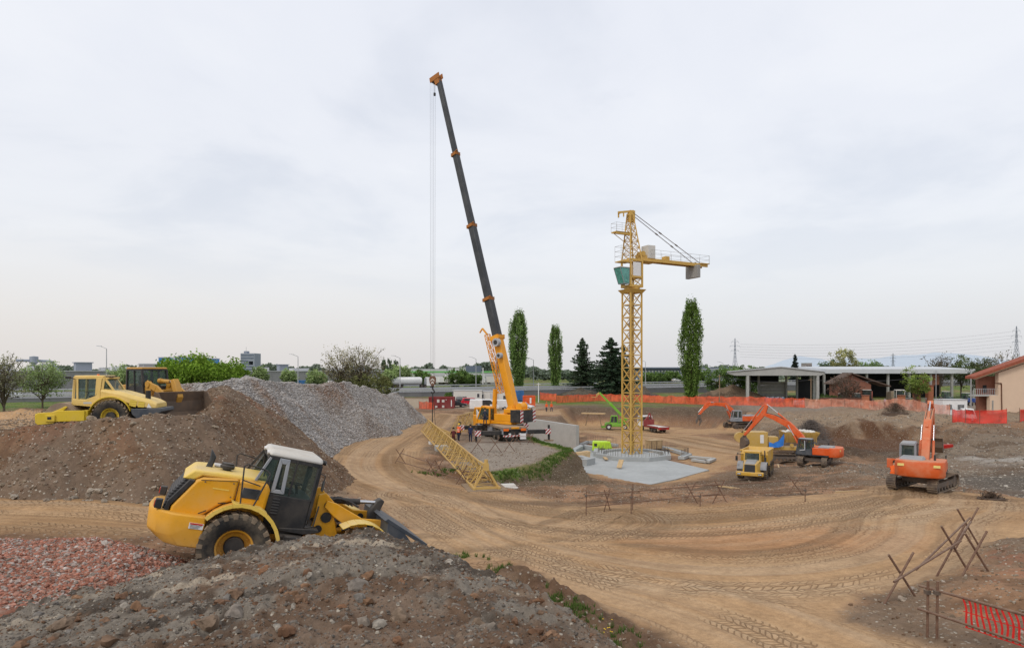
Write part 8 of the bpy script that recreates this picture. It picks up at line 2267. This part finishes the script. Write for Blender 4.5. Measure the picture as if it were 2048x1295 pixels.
def tower_block():
 Y = 400; x0 = (481 - CX) / F * Y; s = Y / F
 T = thing('office_tower', 'grey blue office tower with a rectangular opening near its right side', 'tower block', (x0, Y, 0))
 w = 28 * s; ht = 7.5 + 36 * s
 zo0, zo1 = 7.5 + 13 * s, 7.5 + 20 * s
 xo0 = 16 * s
 MB().box(0, xo0, 0, 10, 0, ht).box(xo0, w, 0, 10, zo1, ht).box(xo0, w, 0, 10, 0, zo0).box(w - .9, w, 0, 10, zo0, zo1).put('wall', HAZEB, T, smooth=False)
 MB().box(4 * s, 10 * s, 2, 6, ht, ht + 1.4).put('roof_room', HAZEB, T)
 for j in range(9):
  z = 3 + j * 1.75
  if zo0 - 1.5 < z < zo1: wE = xo0
  else: wE = w
  MB().box(.4, wE - .4, -.1, -.02, z, z + .7).put('window_band', HAZED, T)
 MB().tube((6 * s, 4, ht + 1.4), (6 * s, 4, ht + 4), .1, 5).put('antenna', M['galv'], T)
tower_block()
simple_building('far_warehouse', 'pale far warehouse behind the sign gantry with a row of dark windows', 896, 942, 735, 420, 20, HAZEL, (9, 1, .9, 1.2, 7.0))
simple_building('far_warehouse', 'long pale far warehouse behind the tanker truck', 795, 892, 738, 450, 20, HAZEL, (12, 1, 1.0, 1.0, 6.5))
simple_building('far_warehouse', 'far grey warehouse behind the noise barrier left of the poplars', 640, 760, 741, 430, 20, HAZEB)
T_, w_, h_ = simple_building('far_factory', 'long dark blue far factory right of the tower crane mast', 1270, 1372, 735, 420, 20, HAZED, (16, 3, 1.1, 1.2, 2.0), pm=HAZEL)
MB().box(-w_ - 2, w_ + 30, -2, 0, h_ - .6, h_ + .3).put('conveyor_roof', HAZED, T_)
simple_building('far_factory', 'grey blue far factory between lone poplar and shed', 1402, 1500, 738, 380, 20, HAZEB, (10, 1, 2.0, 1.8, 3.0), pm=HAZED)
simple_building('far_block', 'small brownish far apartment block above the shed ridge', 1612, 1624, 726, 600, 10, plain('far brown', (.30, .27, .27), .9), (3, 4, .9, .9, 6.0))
# canopy of the service area and gantry
def canopy():
 Y = 300; x0 = (815 - CX) / F * Y; x1 = (1018 - CX) / F * Y
 T = thing('service_canopy', 'long green and white canopy of the service area beyond the highway', 'canopy', (x0, Y, 1.5)); w = x1 - x0
 MB().box(0, w, 0, 12, 5.2, 5.9).put('roof', M['offwhite'], T); MB().box(0, w, -.1, 0, 5.3, 6.1).put('green_fascia', plain('green fascia', (.16, .42, .14), .6), T)
 for k in range(9): MB().box(k * w / 8 - .3, k * w / 8 + .3, .2, .8, 0, 5.2).put('column', M['white'], T)
 MB().box(-20, w + 4, 16, 16.4, 0, 5.0).put('back_wall', HAZEL, T)
canopy()
def gantry():
 Y = 245; x0 = (930 - CX) / F * Y; x1 = (966 - CX) / F * Y
 T = thing('sign_gantry', 'dark road sign gantry seen from behind over the highway', 'sign gantry', (x0, Y, 2.3)); w = x1 - x0; zt = H + 11 / F * Y - 2.3
 MB().box(.3, w - .6, -.1, .1, zt - 2.5, zt).put('sign_panel', HAZED, T, smooth=False)
 for x in (0, w): MB().box(x - .25, x + .25, -.25, .25, 0, zt - .8).put('post', M['lgrey'], T)
 MB().box(0, w, .15, .35, zt - 1.3, zt - 1.0).box(0, w, .15, .35, zt - 2.3, zt - 2.1).put('cross_beam', M['lgrey'], T)
gantry()
rnd = random.Random(12)
for i, (px, c, lb) in enumerate(((876, 'white', 'white lorry parked under the left part of the service canopy'), (888, 'white', 'white lorry parked beside the tall light column'), (899, 'offwhite', 'pale lorry parked in the middle of the service area'), (934, 'jib', 'yellow lorry parked behind the sign gantry'), (942, 'blue', 'blue lorry parked behind the sign gantry'), (956, 'white', 'white lorry right of the blue lorry'), (985, 'offwhite', 'white lorry just right of the crane boom'))):
 Y = 285; T = thing('parked_lorry', lb, 'lorry', ((px - CX) / F * Y, Y, 1.8), rnd.uniform(.1, .6), 'lorries in the service area')
 MB().box(-2.5, 1.2, -1.2, 1.2, .9, 3.4).put('box_body', M[c], T); MB().box(1.5, 3.0, -1.15, 1.15, .5, 2.8).put('cab', M['white'], T, bevel=.1); MB().box(3.0, 3.03, -1, 1, 1.5, 2.4).put('windscreen', M['glassd'], T)
 for x in (-1.6, 2.2):
  for s in (-1, 1): MB().lathe([(.001, s * 1.05 - .12), (.5, s * 1.05 - .12), (.5, s * 1.05 + .12), (.001, s * 1.05 + .12)], (x, 0, .5), 'y', 10).put('wheel', M['rubber'], T)
# concrete shed
def shed():
 Y = 160; s = Y / F; X = lambda px: (px - 1455) * s
 T = thing('open_shed', 'open concrete shed with low gabled roof and tall square columns', 'shed', ((1455 - CX) * s, Y, 0))
 e, r = H - .1, H + 1.0
 prof = [(X(1455), e - .5), (X(1470), e - .95), (X(1640), e - .95), (X(1648), e - .5), (X(1648), e - .1), (X(1560), r), (X(1455), e - .1)]
 MB().prism(prof, -.3, .2).put('gable_beam', M['conc'], T, smooth=False)
 MB().hexa([(X(1452), -.6, e - .1), (X(1560), -.6, r), (X(1560) + 13, 34, r), (X(1452) + 13, 34, e - .1)], [(X(1452), -.6, e + .12), (X(1560), -.6, r + .22), (X(1560) + 13, 34, r + .22), (X(1452) + 13, 34, e + .12)]).hexa([(X(1560), -.6, r), (X(1652), -.6, e - .1), (X(1652) + 13, 34, e - .1), (X(1560) + 13, 34, r)], [(X(1560), -.6, r + .22), (X(1652), -.6, e + .12), (X(1652) + 13, 34, e + .12), (X(1560) + 13, 34, r + .22)]).put('roof', WROOF, T, smooth=False)
 for px in (1495, 1635):
  for y in (.0, 11, 22, 33): MB().box(X(px) + y * .38 - .3, X(px) + y * .38 + .3, y - .3, y + .3, -.3, e - .9).put('column', M['conc'], T)
 for px in (1518, 1577, 1600):
  MB().box(X(px) + 4.4 - .22, X(px) + 4.4 + .22, 11.5, 12, -.3, e - .9).put('column', M['concd'], T)
 w = MB()
 for k in range(5): w.box(X(1518) + 4.6, X(1577) + 4.6, 12, 12.25, k * .95, k * .95 + .90)
 w.put('block_wall', M['concd'], T, smooth=False)
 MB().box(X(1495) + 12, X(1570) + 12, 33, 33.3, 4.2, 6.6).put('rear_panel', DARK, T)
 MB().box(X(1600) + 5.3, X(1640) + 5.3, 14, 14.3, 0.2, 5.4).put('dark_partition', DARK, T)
 T2 = thing('long_shed', 'long shed with white roof edge and dark open front behind the farmyard', 'shed', ((1648 - CX) / F * 178, 178, 0)); L = (1946 - 1648) / F * 178
 MB().hexa([(0, -1, 6.9), (L, -1, 6.9), (L, 16, 7.9), (0, 16, 7.9)], [(0, -1, 8.1), (L, -1, 8.1), (L, 16, 8.9), (0, 16, 8.9)]).put('roof', WROOF, T2, smooth=False)
 for k in range(8): MB().box(k * L / 7 - .25, k * L / 7 + .25, -.3, .3, 0, 6.9).put('column', M['concd'], T2)
 MB().box(0, L, 14, 14.3, 0, 6.9).put('rear_wall', DARK, T2)  # shade of the shed interior put into this near-black colour
 MB().box(L * .66, L * .79, 1, 1.3, 3.8, 6.6).put('brick_infill', BRICK, T2)
 MB().box(L * .30, L * .36, 13.6, 13.9, 4.6, 6.4).put('opening', WROOF, T2)  # pale panel, daylight through the rear wall painted on
shed()
for i, px in enumerate((1534, 1544, 1554, 1564)):
 T = thing('blue_drum', 'blue plastic drum standing in a row before the block wall of the shed', 'drum', ((px - CX) / F * 155, 155, gh((px - CX) / F * 155, 155)), 0, 'blue drums before the block wall')
 MB().lathe([(.5, 0), (.55, .05), (.56, .5), (.58, .55), (.56, .6), (.55, 1.1), (.48, 1.2), (.001, 1.2)], (0, 0, 0), 'z', 16).put('shell', paint('drum blue', (.10, .17, .26), .5, .3), T)
 MB().lathe([(.001, 1.2), (.12, 1.2), (.12, 1.27), (.001, 1.27)], (.25, 0, 0), 'z', 10).put('cap', M['white'], T)
for i, px in enumerate((1593, 1603)):
 p = gnd(px, 138); T = thing('white_tank', ['left white plastic tank behind the orange net', 'right white plastic tank behind the orange net'][i], 'tank', p)
 MB().box(-.5, .5, -.5, .5, .15, 1.2).put('tank_body', M['white'], T, bevel=.1)
 c = MB()
 for k in range(5): c.box(-.55 + k * .27, -.52 + k * .27, -.55, -.52, .1, 1.2)
 c.put('cage', M['galv'], T)
def farmhouse():
 Y = 142; s = Y / F
 T = thing('brick_farmhouse', 'brick farmhouse with brown sloping roof behind the bare reddish tree', 'house', ((1672 - CX) * s, Y, 0))
 X = lambda px: (px - 1672) * s
 w1 = X(1742)
 MB().prism([(0, 0), (w1, 0), (w1, 4.6), (w1 * .42, 6.9), (0, 5.0)], 0, 3).put('wall', BRICK, T, smooth=False)
 MB().prism([(w1 * .40, 6.95), (w1 * .40, 7.2), (X(1778), 4.35), (X(1778), 4.1)], -.8, 3.4).prism([(w1 * .42, 6.95), (w1 * .42, 7.2), (-1, 4.9), (-1, 4.65)], -.8, 3.4).put('roof', TILEB, T, smooth=False)
 MB().box(w1 * .6, w1 * .6 + 1, -.05, 0, 1.0, 2.4).put('window', DARK, T)
 MB().box(w1 * .2, w1 * .2 + 1, -.05, 0, 1.0, 2.4).put('window', DARK, T)
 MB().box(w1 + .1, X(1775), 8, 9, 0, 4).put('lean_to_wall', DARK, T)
farmhouse()
def pillar_gate():
 Y = 127; s = Y / F
 for i, (px, h, lb) in enumerate(((1742, 2.6, 'brick gate pillar beside the farmhouse'), (1815, 2.3, 'brick gate pillar left of the light green tree'), (1846, 4.2, 'tall brick pillar behind the light green tree'), (1872, 4.4, 'tall brick pillar behind the orange excavator boom'))):
  T = thing('brick_pillar', lb, 'pillar', ((px - CX) * s, Y + 2, gh((px - CX) * s, Y + 2)), 0, 'brick pillars of the farmyard')
  MB().box(-.5, .5, -.5, .5, -.2, h).put('shaft', plain('orange brick', (.38, .15, .08), .9, .25, 3), T); MB().box(-.6, .6, -.6, .6, h, h + .15).put('cap', BRICK, T)
 MBT = thing('yard_fence', 'grey bar fence between the brick pillars of the farmyard', 'fence', ((1817 - CX) * s, Y + 2, gh((1817 - CX) * s, Y + 2)))
 m = MB(); L = (1870 - 1817) * s
 for k in range(26): m.bar((k * L / 25, 0, 0), (k * L / 25, 0, 1.9), .05)
 m.bar((0, 0, .2), (L, 0, .2), .06).bar((0, 0, 1.8), (L, 0, 1.8), .06).put('bars', M['lgrey'], MBT, smooth=False)
 W2 = thing('brick_yard_wall', 'low brick yard wall behind the faded net', 'wall', ((1640 - CX) * s * 1.05, 133, gh((1640 - CX) * s * 1.05, 133)))
 MB().box(0, 9.5, -.2, .2, -.2, 1.7).put('wall_body', BRICK, W2); MB().box(-.1, 9.6, -.28, .28, 1.7, 1.82).put('coping', TILEB, W2)
pillar_gate()
def house():
 Y = 113; s = Y / F
 T = thing('peach_house', 'peach rendered house with red tiled roof and brick balcony at the right edge', 'house', ((1945 - CX) * s, Y, 0))
 X = lambda px: (px - 1945) * s
 z = lambda py: H - (py - HY) * s
 MB().prism([(X(1997), -.5), (X(2160), -.5), (X(2160), z(690)), (X(2080), z(716)), (X(1997), z(745))], 0, .8).put('wall', PEACH, T, smooth=False)
 MB().box(X(1980), X(1997), .0, .8, -.5, z(790)).put('porch_wall', PEACH, T)
 MB().box(X(1957) + 1.2, X(1997) + .8, 1.6, 2.4, -.3, z(752)).put('brick_wall', BRICK, T)
 MB().prism([(X(1943), z(757)), (X(1943), z(752)), (X(2090), z(700)), (X(2090), z(707))], -.7, 1.6).put('roof', TILE, T, smooth=False)
 MB().prism([(X(1944), z(758.5)), (X(1944), z(757)), (X(2090), z(707)), (X(2090), z(709))], -.75, -.6).put('fascia', M['wooddk'], T)
 MB().box(X(1950), X(1997), .2, 1.6, z(792), z(789)).put('balcony_floor', M['conc'], T)
 r = MB()
 for k in range(12): r.bar((X(1950) + k * .33, .3, z(789)), (X(1950) + k * .33, .3, z(777)), .04)
 r.bar((X(1950), .3, z(777)), (X(1997), .3, z(777)), .05).put('balcony_railing', M['lgrey'], T)
 MB().path([(X(1988), -.1, z(766)), (X(2002), -.1, z(766)), (X(2003), -.1, z(821))], .09, 6).put('drain_pipe', plain('brown pipe', (.12, .05, .03)), T)
 MB().box(X(1965) + 1.2, X(1972) + 1.2, 1.5, 1.6, z(785), z(770)).put('window', DARK, T)
 MB().bar((X(1985), 0, z(800)), (X(1985), 0, z(830)), .2).put('balcony_post', M['concd'], T)
 T2 = thing('wooden_table', 'small wooden table in front of the peach house', 'table', (X(2018) + (1945 - CX) * s, Y - 4, gh(X(2018) + (1945 - CX) * s, Y - 4)))
 MB().box(-1.0, 1.0, -.4, .4, .7, .78).put('table_top', M['wooddk'], T2)
 for x in (-.8, .8): MB().box(x - .05, x + .05, -.3, .3, 0, .7).put('leg', M['wooddk'], T2)
house()
def tractor(label, px, Y, rz, col, cabc='black', kind='tractor'):
 p = gnd(px, Y); T = thing('farm_tractor' if kind == 'tractor' else 'combine_harvester', label, 'tractor' if kind == 'tractor' else 'combine harvester', p, rz, 'farm machines under the shed')
 pm = paint('farm paint', col, .5, .3)
 if kind == 'tractor':
  for s in (-1, 1): wheel(T, -1, s * .85, .8, .8, .5, 'lgrey', lugs=0, side=s, simple=True); wheel(T, 1.5, s * .75, .5, .5, .35, 'lgrey', lugs=0, side=s, simple=True)
  MB().box(.2, 2.2, -.4, .4, .8, 1.7).put('bonnet', pm, T, bevel=.1)
  cab(T, [(-1.2, -.7, 1.0), (.3, -.7, 1.0), (.3, .7, 1.0), (-1.2, .7, 1.0)], [(-1.1, -.6, 2.7), (.1, -.6, 2.7), (.1, .6, 2.7), (-1.1, .6, 2.7)], pillar=cabc, roofm='offwhite', pw=.1, sill=.2, midpost=())
 else:
  for s in (-1, 1): wheel(T, 1.2, s * 1.2, .8, .8, .6, 'jib', lugs=0, side=s, simple=True); wheel(T, -2.0, s * 1.0, .5, .5, .4, 'jib', lugs=0, side=s, simple=True)
  MB().hexa([(-3, -1.3, 1), (1.2, -1.3, 1), (1.2, 1.3, 1), (-3, 1.3, 1)], [(-2.6, -1.3, 3.0), (1.2, -1.3, 3.2), (1.2, 1.3, 3.2), (-2.6, 1.3, 3.0)]).put('body', pm, T, bevel=.1)
  cab(T, [(1.2, -.8, 1.6), (2.6, -.8, 1.6), (2.6, .8, 1.6), (1.2, .8, 1.6)], [(1.2, -.8, 3.4), (2.8, -.8, 3.4), (2.8, .8, 3.4), (1.2, .8, 3.4)], pillar=cabc, roofm='offwhite', pw=.1, sill=.15, midpost=())
  MB().box(2.6, 3.6, -1.9, 1.9, .3, 1.0).put('header', pm, T, bevel=.05)
tractor('green tractor behind the yard fence', 1714, 138, rad(260), (.05, .16, .06))
tractor('red and white combine harvester right of the green tractor', 1730, 143, rad(250), (.40, .12, .09), 'black', 'combine')
tractor('brown beige combine harvester beside the person in light blue', 1793, 142, rad(255), (.30, .24, .16), 'offwhite', 'combine')
tractor('dark green tractor left of the light green tree', 1808, 152, rad(240), (.04, .10, .05))
tractor('dark tractor in front of the long shed', 1894, 150, rad(260), (.05, .10, .10))
tractor('blue tractor behind the white cabin', 1936, 140, rad(280), (.03, .08, .30))
tractor('orange farm machine beside the brick farmhouse', 1690, 139, rad(300), (.55, .15, .04))
def pole(label, px, base, top, Y, r=.13, mat='wooddk', lampk=False, group='utility poles'):
 x = (px - CX) / F * Y; zb = gh(x, Y); zt = H - (top - HY) / F * Y
 T = thing('utility_pole', label, 'utility pole', (x, Y, zb), 0, group)
 MB().tube((0, 0, -.3), (0, 0, zt - zb), r, 8, r * .7).put('shaft', M[mat], T)
 MB().box(-.5, .5, -.05, .05, zt - zb - .4, zt - zb - .3).put('cross_arm', M[mat], T)
 return Vector((x, Y, zt - .3))
u1 = pole('wooden utility pole behind the net right of the lone poplar', 1439, 805, 749, 143)
u2 = pole('grey utility pole beside the concrete shed', 1622, 805, 756, 139)
u3 = pole('grey utility pole left of the peach house', 1942, 830, 738, 122, mat='galv')
u4 = pole('thin pole carrying a lamp behind the excavator boom', 1872, 815, 740, 130, .08, 'galv')
pole('short marker post on the grass behind the ramp', 1077, 793, 765, 152, .12, 'white')
def wire(label, A, B, sag, r=.02, n=14):
 o = A; m = MB(); pts = [A.lerp(B, k / n) - o - Vector((0, 0, 4 * sag * (k / n) * (1 - k / n))) for k in range(n + 1)]
 m.path(pts, r, 4); ob = m.put('overhead_wire', M['cable'], None); ob.location = o
 return tag(ob, label, 'wire')
wire('overhead wire from the shed pole to the pole by the peach house', u2, u3, 1.0, .03); wire('overhead wire from the lone poplar pole to the shed pole', u1, u2, .8, .025)
def pylon(label, px, top, Y, w=.11, col=None):
 x = (px - CX) / F * Y; zt = H - (top - HY) / F * Y
 T = thing('power_pylon', label, 'pylon', (x, Y, 0), rad(20), 'lattice power pylons'); m = MB(); h = zt
 b = h * w; r = max(.12, Y / F * .42)
 def q(t):
  k = b * (1 - t / .62) + b * .22 * (t / .62) if t < .62 else b * .22 * (1 - (t - .62) / .38 * .8)
  return [Vector((sx * k, sy * k, t * h)) for sx, sy in ((-1, -1), (1, -1), (1, 1), (-1, 1))]
 lv = [0, .16, .30, .42, .52, .62, .70, .78, .86, .93, 1]
 for a, c in zip(lv[:-1], lv[1:]):
  A, B = q(a), q(c)
  for i in range(4):
   j = (i + 1) % 4
   m.bar(A[i], B[i], r).bar(A[i], B[j], r * .55).bar(A[j], B[i], r * .55).bar(B[i], B[j], r * .55)
 m.put('tower', HAZEB if col is None else col, T, smooth=False)
 a_ = MB()
 for t, L in ((.72, .11), (.82, .14), (.92, .10)):
  for s in (-1, 1): a_.bar((0, 0, t * h), (s * L * h, 0, t * h), r * .9).bar((0, 0, (t + .05) * h), (s * L * h, 0, t * h), r * .5).bar((s * L * h, 0, t * h), (s * L * h, 0, (t - .04) * h), r * .5)
 a_.put('cross_arm', HAZEB if col is None else col, T, smooth=False)
 return T, h
pylon('slim power pylon left of the concrete shed', 1470, 676, 420, .075)
pylon('small dark pylon above the middle of the long shed roof', 1786, 706, 500)
pylon('tall power pylon above the peach house at the right edge', 2033, 652, 420, .085)
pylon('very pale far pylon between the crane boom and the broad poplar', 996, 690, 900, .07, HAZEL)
for k in range(6):
 z1 = 652 + 10 + k * 7; A = at(2033 + (k % 2) * 8 - 4, z1, 420); B = at(1480, 688 + k * 5, 424)
 wire('thin power line strung between the two tall pylons', A, B, 3.5, .05).__setitem__('group', 'power lines between the pylons')
# mountains
def mountains():
 n = 220; px = np.linspace(1380, 2300, n); Y = 9500.0; x = (px - CX) / F * Y
 prof = np.interp(px, [1380, 1520, 1560, 1590, 1620, 1660, 1700, 1740, 1790, 1840, 1870, 1900, 1960, 2050, 2300], [742, 738, 722, 712, 716, 728, 712, 718, 712, 706, 702, 705, 718, 730, 738])
 z = H - (prof - HY) / F * Y + fbm(x, x * 0, .003, 4, 3) * 22
 rows = 8; V = []
 for j in range(rows):
  t_ = j / (rows - 1); V.append(np.stack([x, np.full(n, Y - 1800 * (1 - t_)), np.maximum(z, 0) * t_ ** .8 + fbm(x, x * 0 + j * 900., .002, 3, 6) * 20 * math.sin(PI * t_)], 1))
 o = np_mesh('hills', np.concatenate(V), grid_faces(rows, n), plain('hazy hills', (.44, .50, .56), 1, .03, .001, bump=0), smooth=True)  # distance haze put into the pale base colour
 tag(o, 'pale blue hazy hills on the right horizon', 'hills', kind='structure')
mountains()
# soil mounds beyond the fence
def mound(label, px, Y, h, w, c, seed):
 x0 = (px - CX) / F * Y; zb = gh(x0, Y)
 zf = lambda x, y: zb + h - np.hypot((x - x0 + fbm(x, y, .1, 3, seed) * 3) / (w / 2), (y - Y) / (w * .3)) * h * 1.1 + fbm(x, y, .5, 3, seed) * .25
 cf = lambda x, y, z: col_mix(np.broadcast_to(np.array(c), x.shape + (3,)).copy(), np.broadcast_to(np.array(c) * .6, x.shape + (3,)), sst(-.2, .4, fbm(x, y, .5, 3, seed)))
 heap('soil_mound', label, zf, cf, x0 - w * .75, x0 + w * .75, Y - w * .45, Y + w * .45, .3, soil_m, .1)
mound('brown soil mound behind the net left of the concrete shed', 1450, 168, 3.9, 22, (.21, .15, .10), 3)
mound('dark grey soil mound behind the tower crane mast', 1290, 175, 2.8, 11, (.10, .085, .07), 4)
mound('dark soil bank under the far conifers', 1175, 172, 2.0, 14, (.09, .08, .06), 5)
mound('grey gravel mound in front of the crusher', 1462, 84, 1.6, 7, (.20, .18, .16), 6)
mound('brown spoil mound behind the hopper of the crusher', 1560, 92, 2.2, 12, (.19, .14, .10), 7)
def brush(label, px, py, Y, w, h, n, c, seed):
 rnd = random.Random(seed); x0 = (px - CX) / F * Y; zb = H - (py - HY) / F * Y; m = MB()
 zb = gh(x0, Y) if py == 0 else zb
 for k in range(n):
  a = rnd.uniform(0, 6.28); r = abs(rnd.gauss(0, .42)) * w / 2; b = Vector((r * math.cos(a), r * math.sin(a) * .6, 0)); hz = h * max(0, 1 - (r / (w / 2)) ** 2) * rnd.uniform(.3, 1)
  b.z = hz; d = Vector((rnd.gauss(0, 1), rnd.gauss(0, .7), rnd.gauss(0, .45))).normalized() * rnd.uniform(.5, 1.5) * w * .13
  m.tube(b - d / 2, b + d / 2 + Vector((0, 0, -.1)), rnd.uniform(.010, .028), 4, .006, cap=False)
 m.slab([(w * .40 * math.cos(t / 8 * 2 * PI), w * .24 * math.sin(t / 8 * 2 * PI)) for t in range(8)], -.5, h * .18)
 o = m.put('brush_pile', plain('brushwood', c, .95, .3, 2), None, smooth=False); o.location = (x0, Y, zb)
 return tag(o, label, 'brush pile', 'piles of cut branches')
brush('tall grey tangle of cut branches behind the crusher', 1622, 0, 84, 6.0, 3.1, 2200, (.17, .145, .13), 4)
brush('brown pile of cut branches on top of the bank by the net', 1790, 0, 110, 5.8, 2.0, 800, (.14, .10, .075), 5)
brush('small heap of roots on the edge of the haul road right of the excavator', 1982, 0, 36.5, 2.0, .45, 160, (.10, .07, .05), 6)
# light debris: fallen branches and rails in the pit
for i, (px, py, Y) in enumerate(((1205, 843, 119), (1560, 905, 68), (1465, 925, 52), (1700, 975, 41))):
 x, y, z = on_ground(px, 0, Y); o = MB().bar((-1.2, 0, .06), (1.2, .3, .08), .12).put('loose_board', M['wood'], None); o.location = (x, y, z); o.rotation_euler = (0, 0, i * 1.1)
 tag(o, ['loose board on the pit ramp near the timber stack', 'loose board on the dark soil by the bright excavator', 'loose board on the slope in front of the dump truck', 'loose board on the track left of the dusty excavator'][i], 'board')
# ================================================================== CAMERA, SKY, LIGHT
cam = bpy.data.cameras.new('camera'); co = bpy.data.objects.new('camera', cam); COL.objects.link(co)
co.location = (0, 0, H); co.rotation_euler = (PI / 2, 0, 0)
cam.sensor_width = 36.0; cam.lens = 36.0 * F / 2048.0; cam.shift_y = (HY - 647.5) / 2048.0
cam.clip_end = 20000; cam.clip_start = 0.1
SC.camera = co
W = bpy.data.worlds.new('World'); SC.world = W; W.use_nodes = True
t = W.node_tree; t.nodes.clear()
wo = t.nodes.new('ShaderNodeOutputWorld'); bg = t.nodes.new('ShaderNodeBackground'); bg2 = t.nodes.new('ShaderNodeBackground'); addn = t.nodes.new('ShaderNodeAddShader')
sky = t.nodes.new('ShaderNodeTexSky'); sky.sky_type = 'NISHITA'; sky.sun_disc = False
SUN_EL, SUN_AZ = rad(48), rad(215)                 # azimuth clockwise from +Y
sky.sun_elevation = SUN_EL; sky.sun_rotation = SUN_AZ; sky.dust_density = 4; sky.air_density = 1.2
t.links.new(sky.outputs[0], bg.inputs[0]); bg.inputs[1].default_value = 0.03
tc = t.nodes.new('ShaderNodeTexCoord'); sx = t.nodes.new('ShaderNodeSeparateXYZ'); t.links.new(tc.outputs['Generated'], sx.inputs[0])
def wm(op, a, b=None, c=None, clamp=False):
 n = t.nodes.new('ShaderNodeMath'); n.operation = op; n.use_clamp = clamp
 for i, v in enumerate((a, b, c)):
  if v is None: continue
  if isinstance(v, bpy.types.NodeSocket): t.links.new(v, n.inputs[i])
  else: n.inputs[i].default_value = v
 return n.outputs[0]
def wmix(f, a, b):
 n = t.nodes.new('ShaderNodeMix'); n.data_type = 'RGBA'
 if isinstance(f, bpy.types.NodeSocket): t.links.new(f, n.inputs[0])
 else: n.inputs[0].default_value = f
 for i, v in ((6, a), (7, b)):
  if isinstance(v, bpy.types.NodeSocket): t.links.new(v, n.inputs[i])
  else: n.inputs[i].default_value = (*v, 1)
 return n.outputs[2]
def wramp(f, a, b):
 n = t.nodes.new('ShaderNodeMapRange'); n.clamp = True; n.interpolation_type = 'SMOOTHSTEP'
 t.links.new(f, n.inputs[0]); n.inputs[1].default_value = a; n.inputs[2].default_value = b
 return n.outputs[0]
# cloud deck: project the direction on a plane overhead
zc = wm('MAXIMUM', sx.outputs[2], 0.02); den = wm('ADD', zc, 0.16)
cx_ = wm('DIVIDE', sx.outputs[0], den); cy_ = wm('DIVIDE', sx.outputs[1], den)
cb = t.nodes.new('ShaderNodeCombineXYZ'); t.links.new(cx_, cb.inputs[0]); t.links.new(cy_, cb.inputs[1])
def wnoise(vec, sc, det, ro, dist=0.0):
 n = t.nodes.new('ShaderNodeTexNoise'); t.links.new(vec, n.inputs['Vector']); n.inputs['Scale'].default_value = sc
 n.inputs['Detail'].default_value = det; n.inputs['Roughness'].default_value = ro; n.inputs['Distortion'].default_value = dist
 return n.outputs['Fac']
cloud = wnoise(cb.outputs[0], 1.15, 7, 0.52, 0.35); wisps = wnoise(cb.outputs[0], 3.4, 6, 0.55, 0.6); broad = wnoise(cb.outputs[0], 0.42, 3, 0.5)
hor = wramp(sx.outputs[2], 0.22, 0.0)
left = wramp(sx.outputs[0], 0.5, -0.6)
top = (0.800, 0.812, 0.860); mid = (0.785, 0.788, 0.815)
horc = wmix(left, (0.680, 0.682, 0.710), (0.745, 0.710, 0.690))
c = wmix(wramp(sx.outputs[2], 0.1, 0.6), mid, top)
c = wmix(hor, c, horc)
dk = wm('MULTIPLY', wramp(cloud, 0.46, 0.64), wramp(sx.outputs[2], 0.06, 0.24))
c = wmix(wm('MULTIPLY', dk, 0.55), c, (0.600, 0.630, 0.700))
c = wmix(wm('MULTIPLY', wm('MULTIPLY', wramp(wisps, 0.52, 0.72), wramp(broad, .4, .6)), wm('MULTIPLY', wramp(sx.outputs[2], 0.05, 0.2), 0.35)), c, (0.67, 0.69, 0.745))
c = wmix(wm('MULTIPLY', wm('MULTIPLY', wramp(cloud, 0.47, 0.33), 0.5), wramp(sx.outputs[2], 0.08, 0.25)), c, (0.87, 0.87, 0.885))
c = wmix(wramp(sx.outputs[2], 0.0, -0.08), c, (0.30, 0.24, 0.18))
t.links.new(c, bg2.inputs[0]); bg2.inputs[1].default_value = 0.985
t.links.new(bg.outputs[0], addn.inputs[0]); t.links.new(bg2.outputs[0], addn.inputs[1]); t.links.new(addn.outputs[0], wo.inputs[0])
sun = bpy.data.lights.new('sun', 'SUN'); sun.energy = 1.1; sun.angle = rad(14); sun.color = (1.0, 0.95, 0.88)
so = bpy.data.objects.new('sun', sun); COL.objects.link(so)
d = Vector((math.sin(SUN_AZ) * math.cos(SUN_EL), math.cos(SUN_AZ) * math.cos(SUN_EL), math.sin(SUN_EL)))
so.rotation_euler = d.to_track_quat('Z', 'Y').to_euler(); so.location = (0, 0, 60)
SC.view_settings.view_transform = 'Standard'; SC.view_settings.look = 'None'; SC.view_settings.exposure = 0; SC.view_settings.gamma = 1
SC.render.engine = 'CYCLES'; SC.cycles.max_bounces = 6; SC.cycles.transparent_max_bounces = 16
SC.cycles.use_denoising = True
